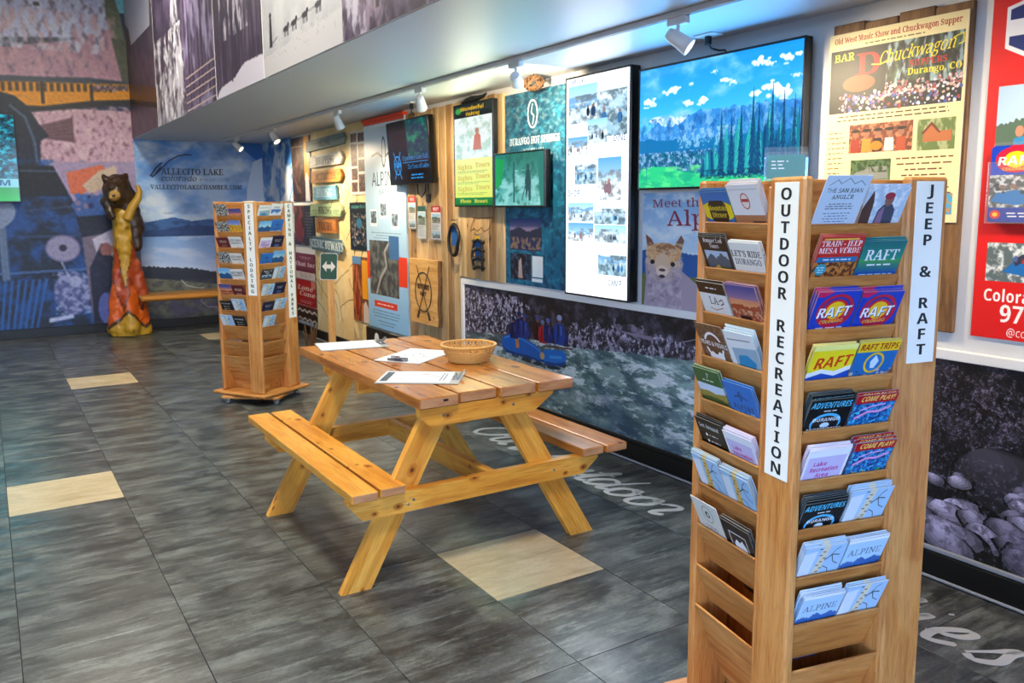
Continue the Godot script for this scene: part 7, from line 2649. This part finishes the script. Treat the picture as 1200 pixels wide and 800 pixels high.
	# jagged strip from a list of x, y (top edge) down to yb
	func ridge(flat: Array, yb: float, c: Color, rough := 0.0, seed_n := 1):
		var g := RandomNumberGenerator.new()
		g.seed = seed_n
		var o := []
		for k in range(0, flat.size() - 2, 2):
			var a := Vector2(flat[k], flat[k + 1])
			var b := Vector2(flat[k + 2], flat[k + 3])
			var m := 1 if rough == 0.0 else maxi(1, int(absf(b.x - a.x) / maxf(2.0, rough)))
			for j in m:
				o.append(a.lerp(b, float(j) / m) + Vector2(0, g.randf_range(-rough, rough)))
		o.append(Vector2(flat[flat.size() - 2], flat[flat.size() - 1]))
		o.append(Vector2(flat[flat.size() - 2], yb))
		o.append(Vector2(flat[0], yb))
		fill([o], c)

	func fir(x: float, yb: float, ht: float, wd: float, c: Color, seed_n: int):
		var g := RandomNumberGenerator.new()
		g.seed = seed_n
		var o := [Vector2(x, yb - ht)]
		var n := 9
		for k in n:
			var t := (k + 1.0) / n
			o.append(Vector2(x + wd * t * g.randf_range(0.7, 1.1), yb - ht * (1 - t)))
			o.append(Vector2(x + wd * t * 0.45, yb - ht * (1 - t) - ht * 0.02))
		for k in n:
			var t := 1.0 - float(k) / n
			o.append(Vector2(x - wd * t * 0.45, yb - ht * (1 - t) - ht * 0.02))
			o.append(Vector2(x - wd * t * g.randf_range(0.7, 1.1), yb - ht * (1 - t) + ht * 0.02))
		fill([o], c)

	# lettering: x, y is the left end of the base line (or its middle), size the height of a capital
	func text(s: String, x: float, y: float, size: float, c: Color, bold := true, serif := false, centred := false, wide := 1.0, shear := 0.0, rot := 0.0):
		var f := fnt(serif, bold)
		var ts := TextServerManager.get_primary_interface()
		var rid: RID = f.get_rids()[0]
		var k := size / 46.0
		var adv := 0.0
		var runs := []
		for i in s.length():
			var ch := s.unicode_at(i)
			var key := "%d%s%s" % [ch, serif, bold]
			if not glyphs.has(key):
				var gi := ts.font_get_glyph_index(rid, 64, ch, 0)
				glyphs[key] = [ts.font_get_glyph_contours(rid, 64, gi), ts.font_get_glyph_advance(rid, 64, gi).x]
			runs.append([glyphs[key][0], adv])
			adv += glyphs[key][1]
		var x0 := x - (adv * k * wide / 2 * cos(rot) if centred else 0.0)
		var y0 := y - (adv * k * wide / 2 * sin(rot) if centred else 0.0)
		for r in runs:
			var d: Dictionary = r[0]
			if not d.has("points") or d.points.is_empty():
				continue
			var outs := []
			var at := 0
			for e in d.contours:
				var o := []
				for j in range(at, e + 1):
					var p: Vector3 = d.points[j]
					var q := Vector2((p.x + r[1]) * wide - p.y * shear, p.y) * k
					o.append(Vector2(x0, y0) + q.rotated(rot))
				outs.append(o)
				at = e + 1
			fill(outs, c)

	# lines of small print
	func greek(x: float, y: float, ww: float, n: int, pitch: float, c: Color, seed_n: int, centred := false, th := 1.0):
		var g := RandomNumberGenerator.new()
		g.seed = seed_n
		for k in n:
			var l := ww * g.randf_range(0.6, 1.0)
			var xx := x + ((ww - l) / 2 if centred else 0.0)
			var end := xx + l
			while xx < end:
				var q := g.randf_range(2.0, 7.0) * th
				rect(xx, y + k * pitch, minf(q, end - xx), th, c)
				xx += q + 1.5 * th

	# the softness of an enlarged photograph
	func soften(k: float, r := Rect2i()):
		if r.size == Vector2i.ZERO:
			r = Rect2i(0, 0, w, h)
		var q := im.get_region(r)
		q.resize(maxi(2, int(r.size.x / k)), maxi(2, int(r.size.y / k)), Image.INTERPOLATE_LANCZOS)
		q.resize(r.size.x, r.size.y, Image.INTERPOLATE_CUBIC)
		im.blit_rect(q, Rect2i(Vector2i.ZERO, r.size), r.position)

	# a small landscape photograph: sky, ridge, ground and a few figures
	func mini_photo(x: int, y: int, ww: int, hh: int, seed_n: int, sky: Color, far: Color, ground: Color, accent: Color):
		var p := Pic.new(ww, hh, ground)
		var g := RandomNumberGenerator.new()
		g.seed = seed_n
		var hy := hh * g.randf_range(0.35, 0.55)
		p.grad(0, int(hy), sky, sky.lerp(Color.WHITE, 0.4))
		var o := []
		for k in 7:
			o.append_array([ww * k / 6.0, hy * g.randf_range(0.55, 1.05)])
		p.ridge(o, hh, far, 1.5, seed_n)
		p.ridge([0, hy + hh * 0.1, ww * 0.4, hy + hh * 0.18, ww, hy + hh * 0.06], hh, ground, 1.5, seed_n + 1)
		p.noise(Rect2i(0, int(hy * 0.6), ww, hh - int(hy * 0.6)), ground.darkened(0.5), 3.0 / ww, 0.45, 0.7, seed_n + 2, Vector2(0.7, 1), 0.8)
		p.noise(Rect2i(0, int(hy), ww, hh - int(hy)), ground.lightened(0.5), 5.0 / ww, 0.5, 0.75, seed_n + 3, Vector2(0.7, 1), 0.7)
		for k in 3:
			var fx := g.randf_range(0.15, 0.85) * ww
			var fh := hh * g.randf_range(0.16, 0.3)
			p.ell(fx, hh * 0.72, fh * 0.28, fh * 0.5, accent if k else accent.darkened(0.5))
			p.ell(fx, hh * 0.72 - fh * 0.6, fh * 0.16, fh * 0.18, accent.lerp(Color(0.7, 0.5, 0.4), 0.6))
		p.soften(1.6)
		paste(p, x, y)

	func paste(p: Pic, x: int, y: int):
		im.blit_rect(p.im, Rect2i(0, 0, p.w, p.h), Vector2i(x, y))
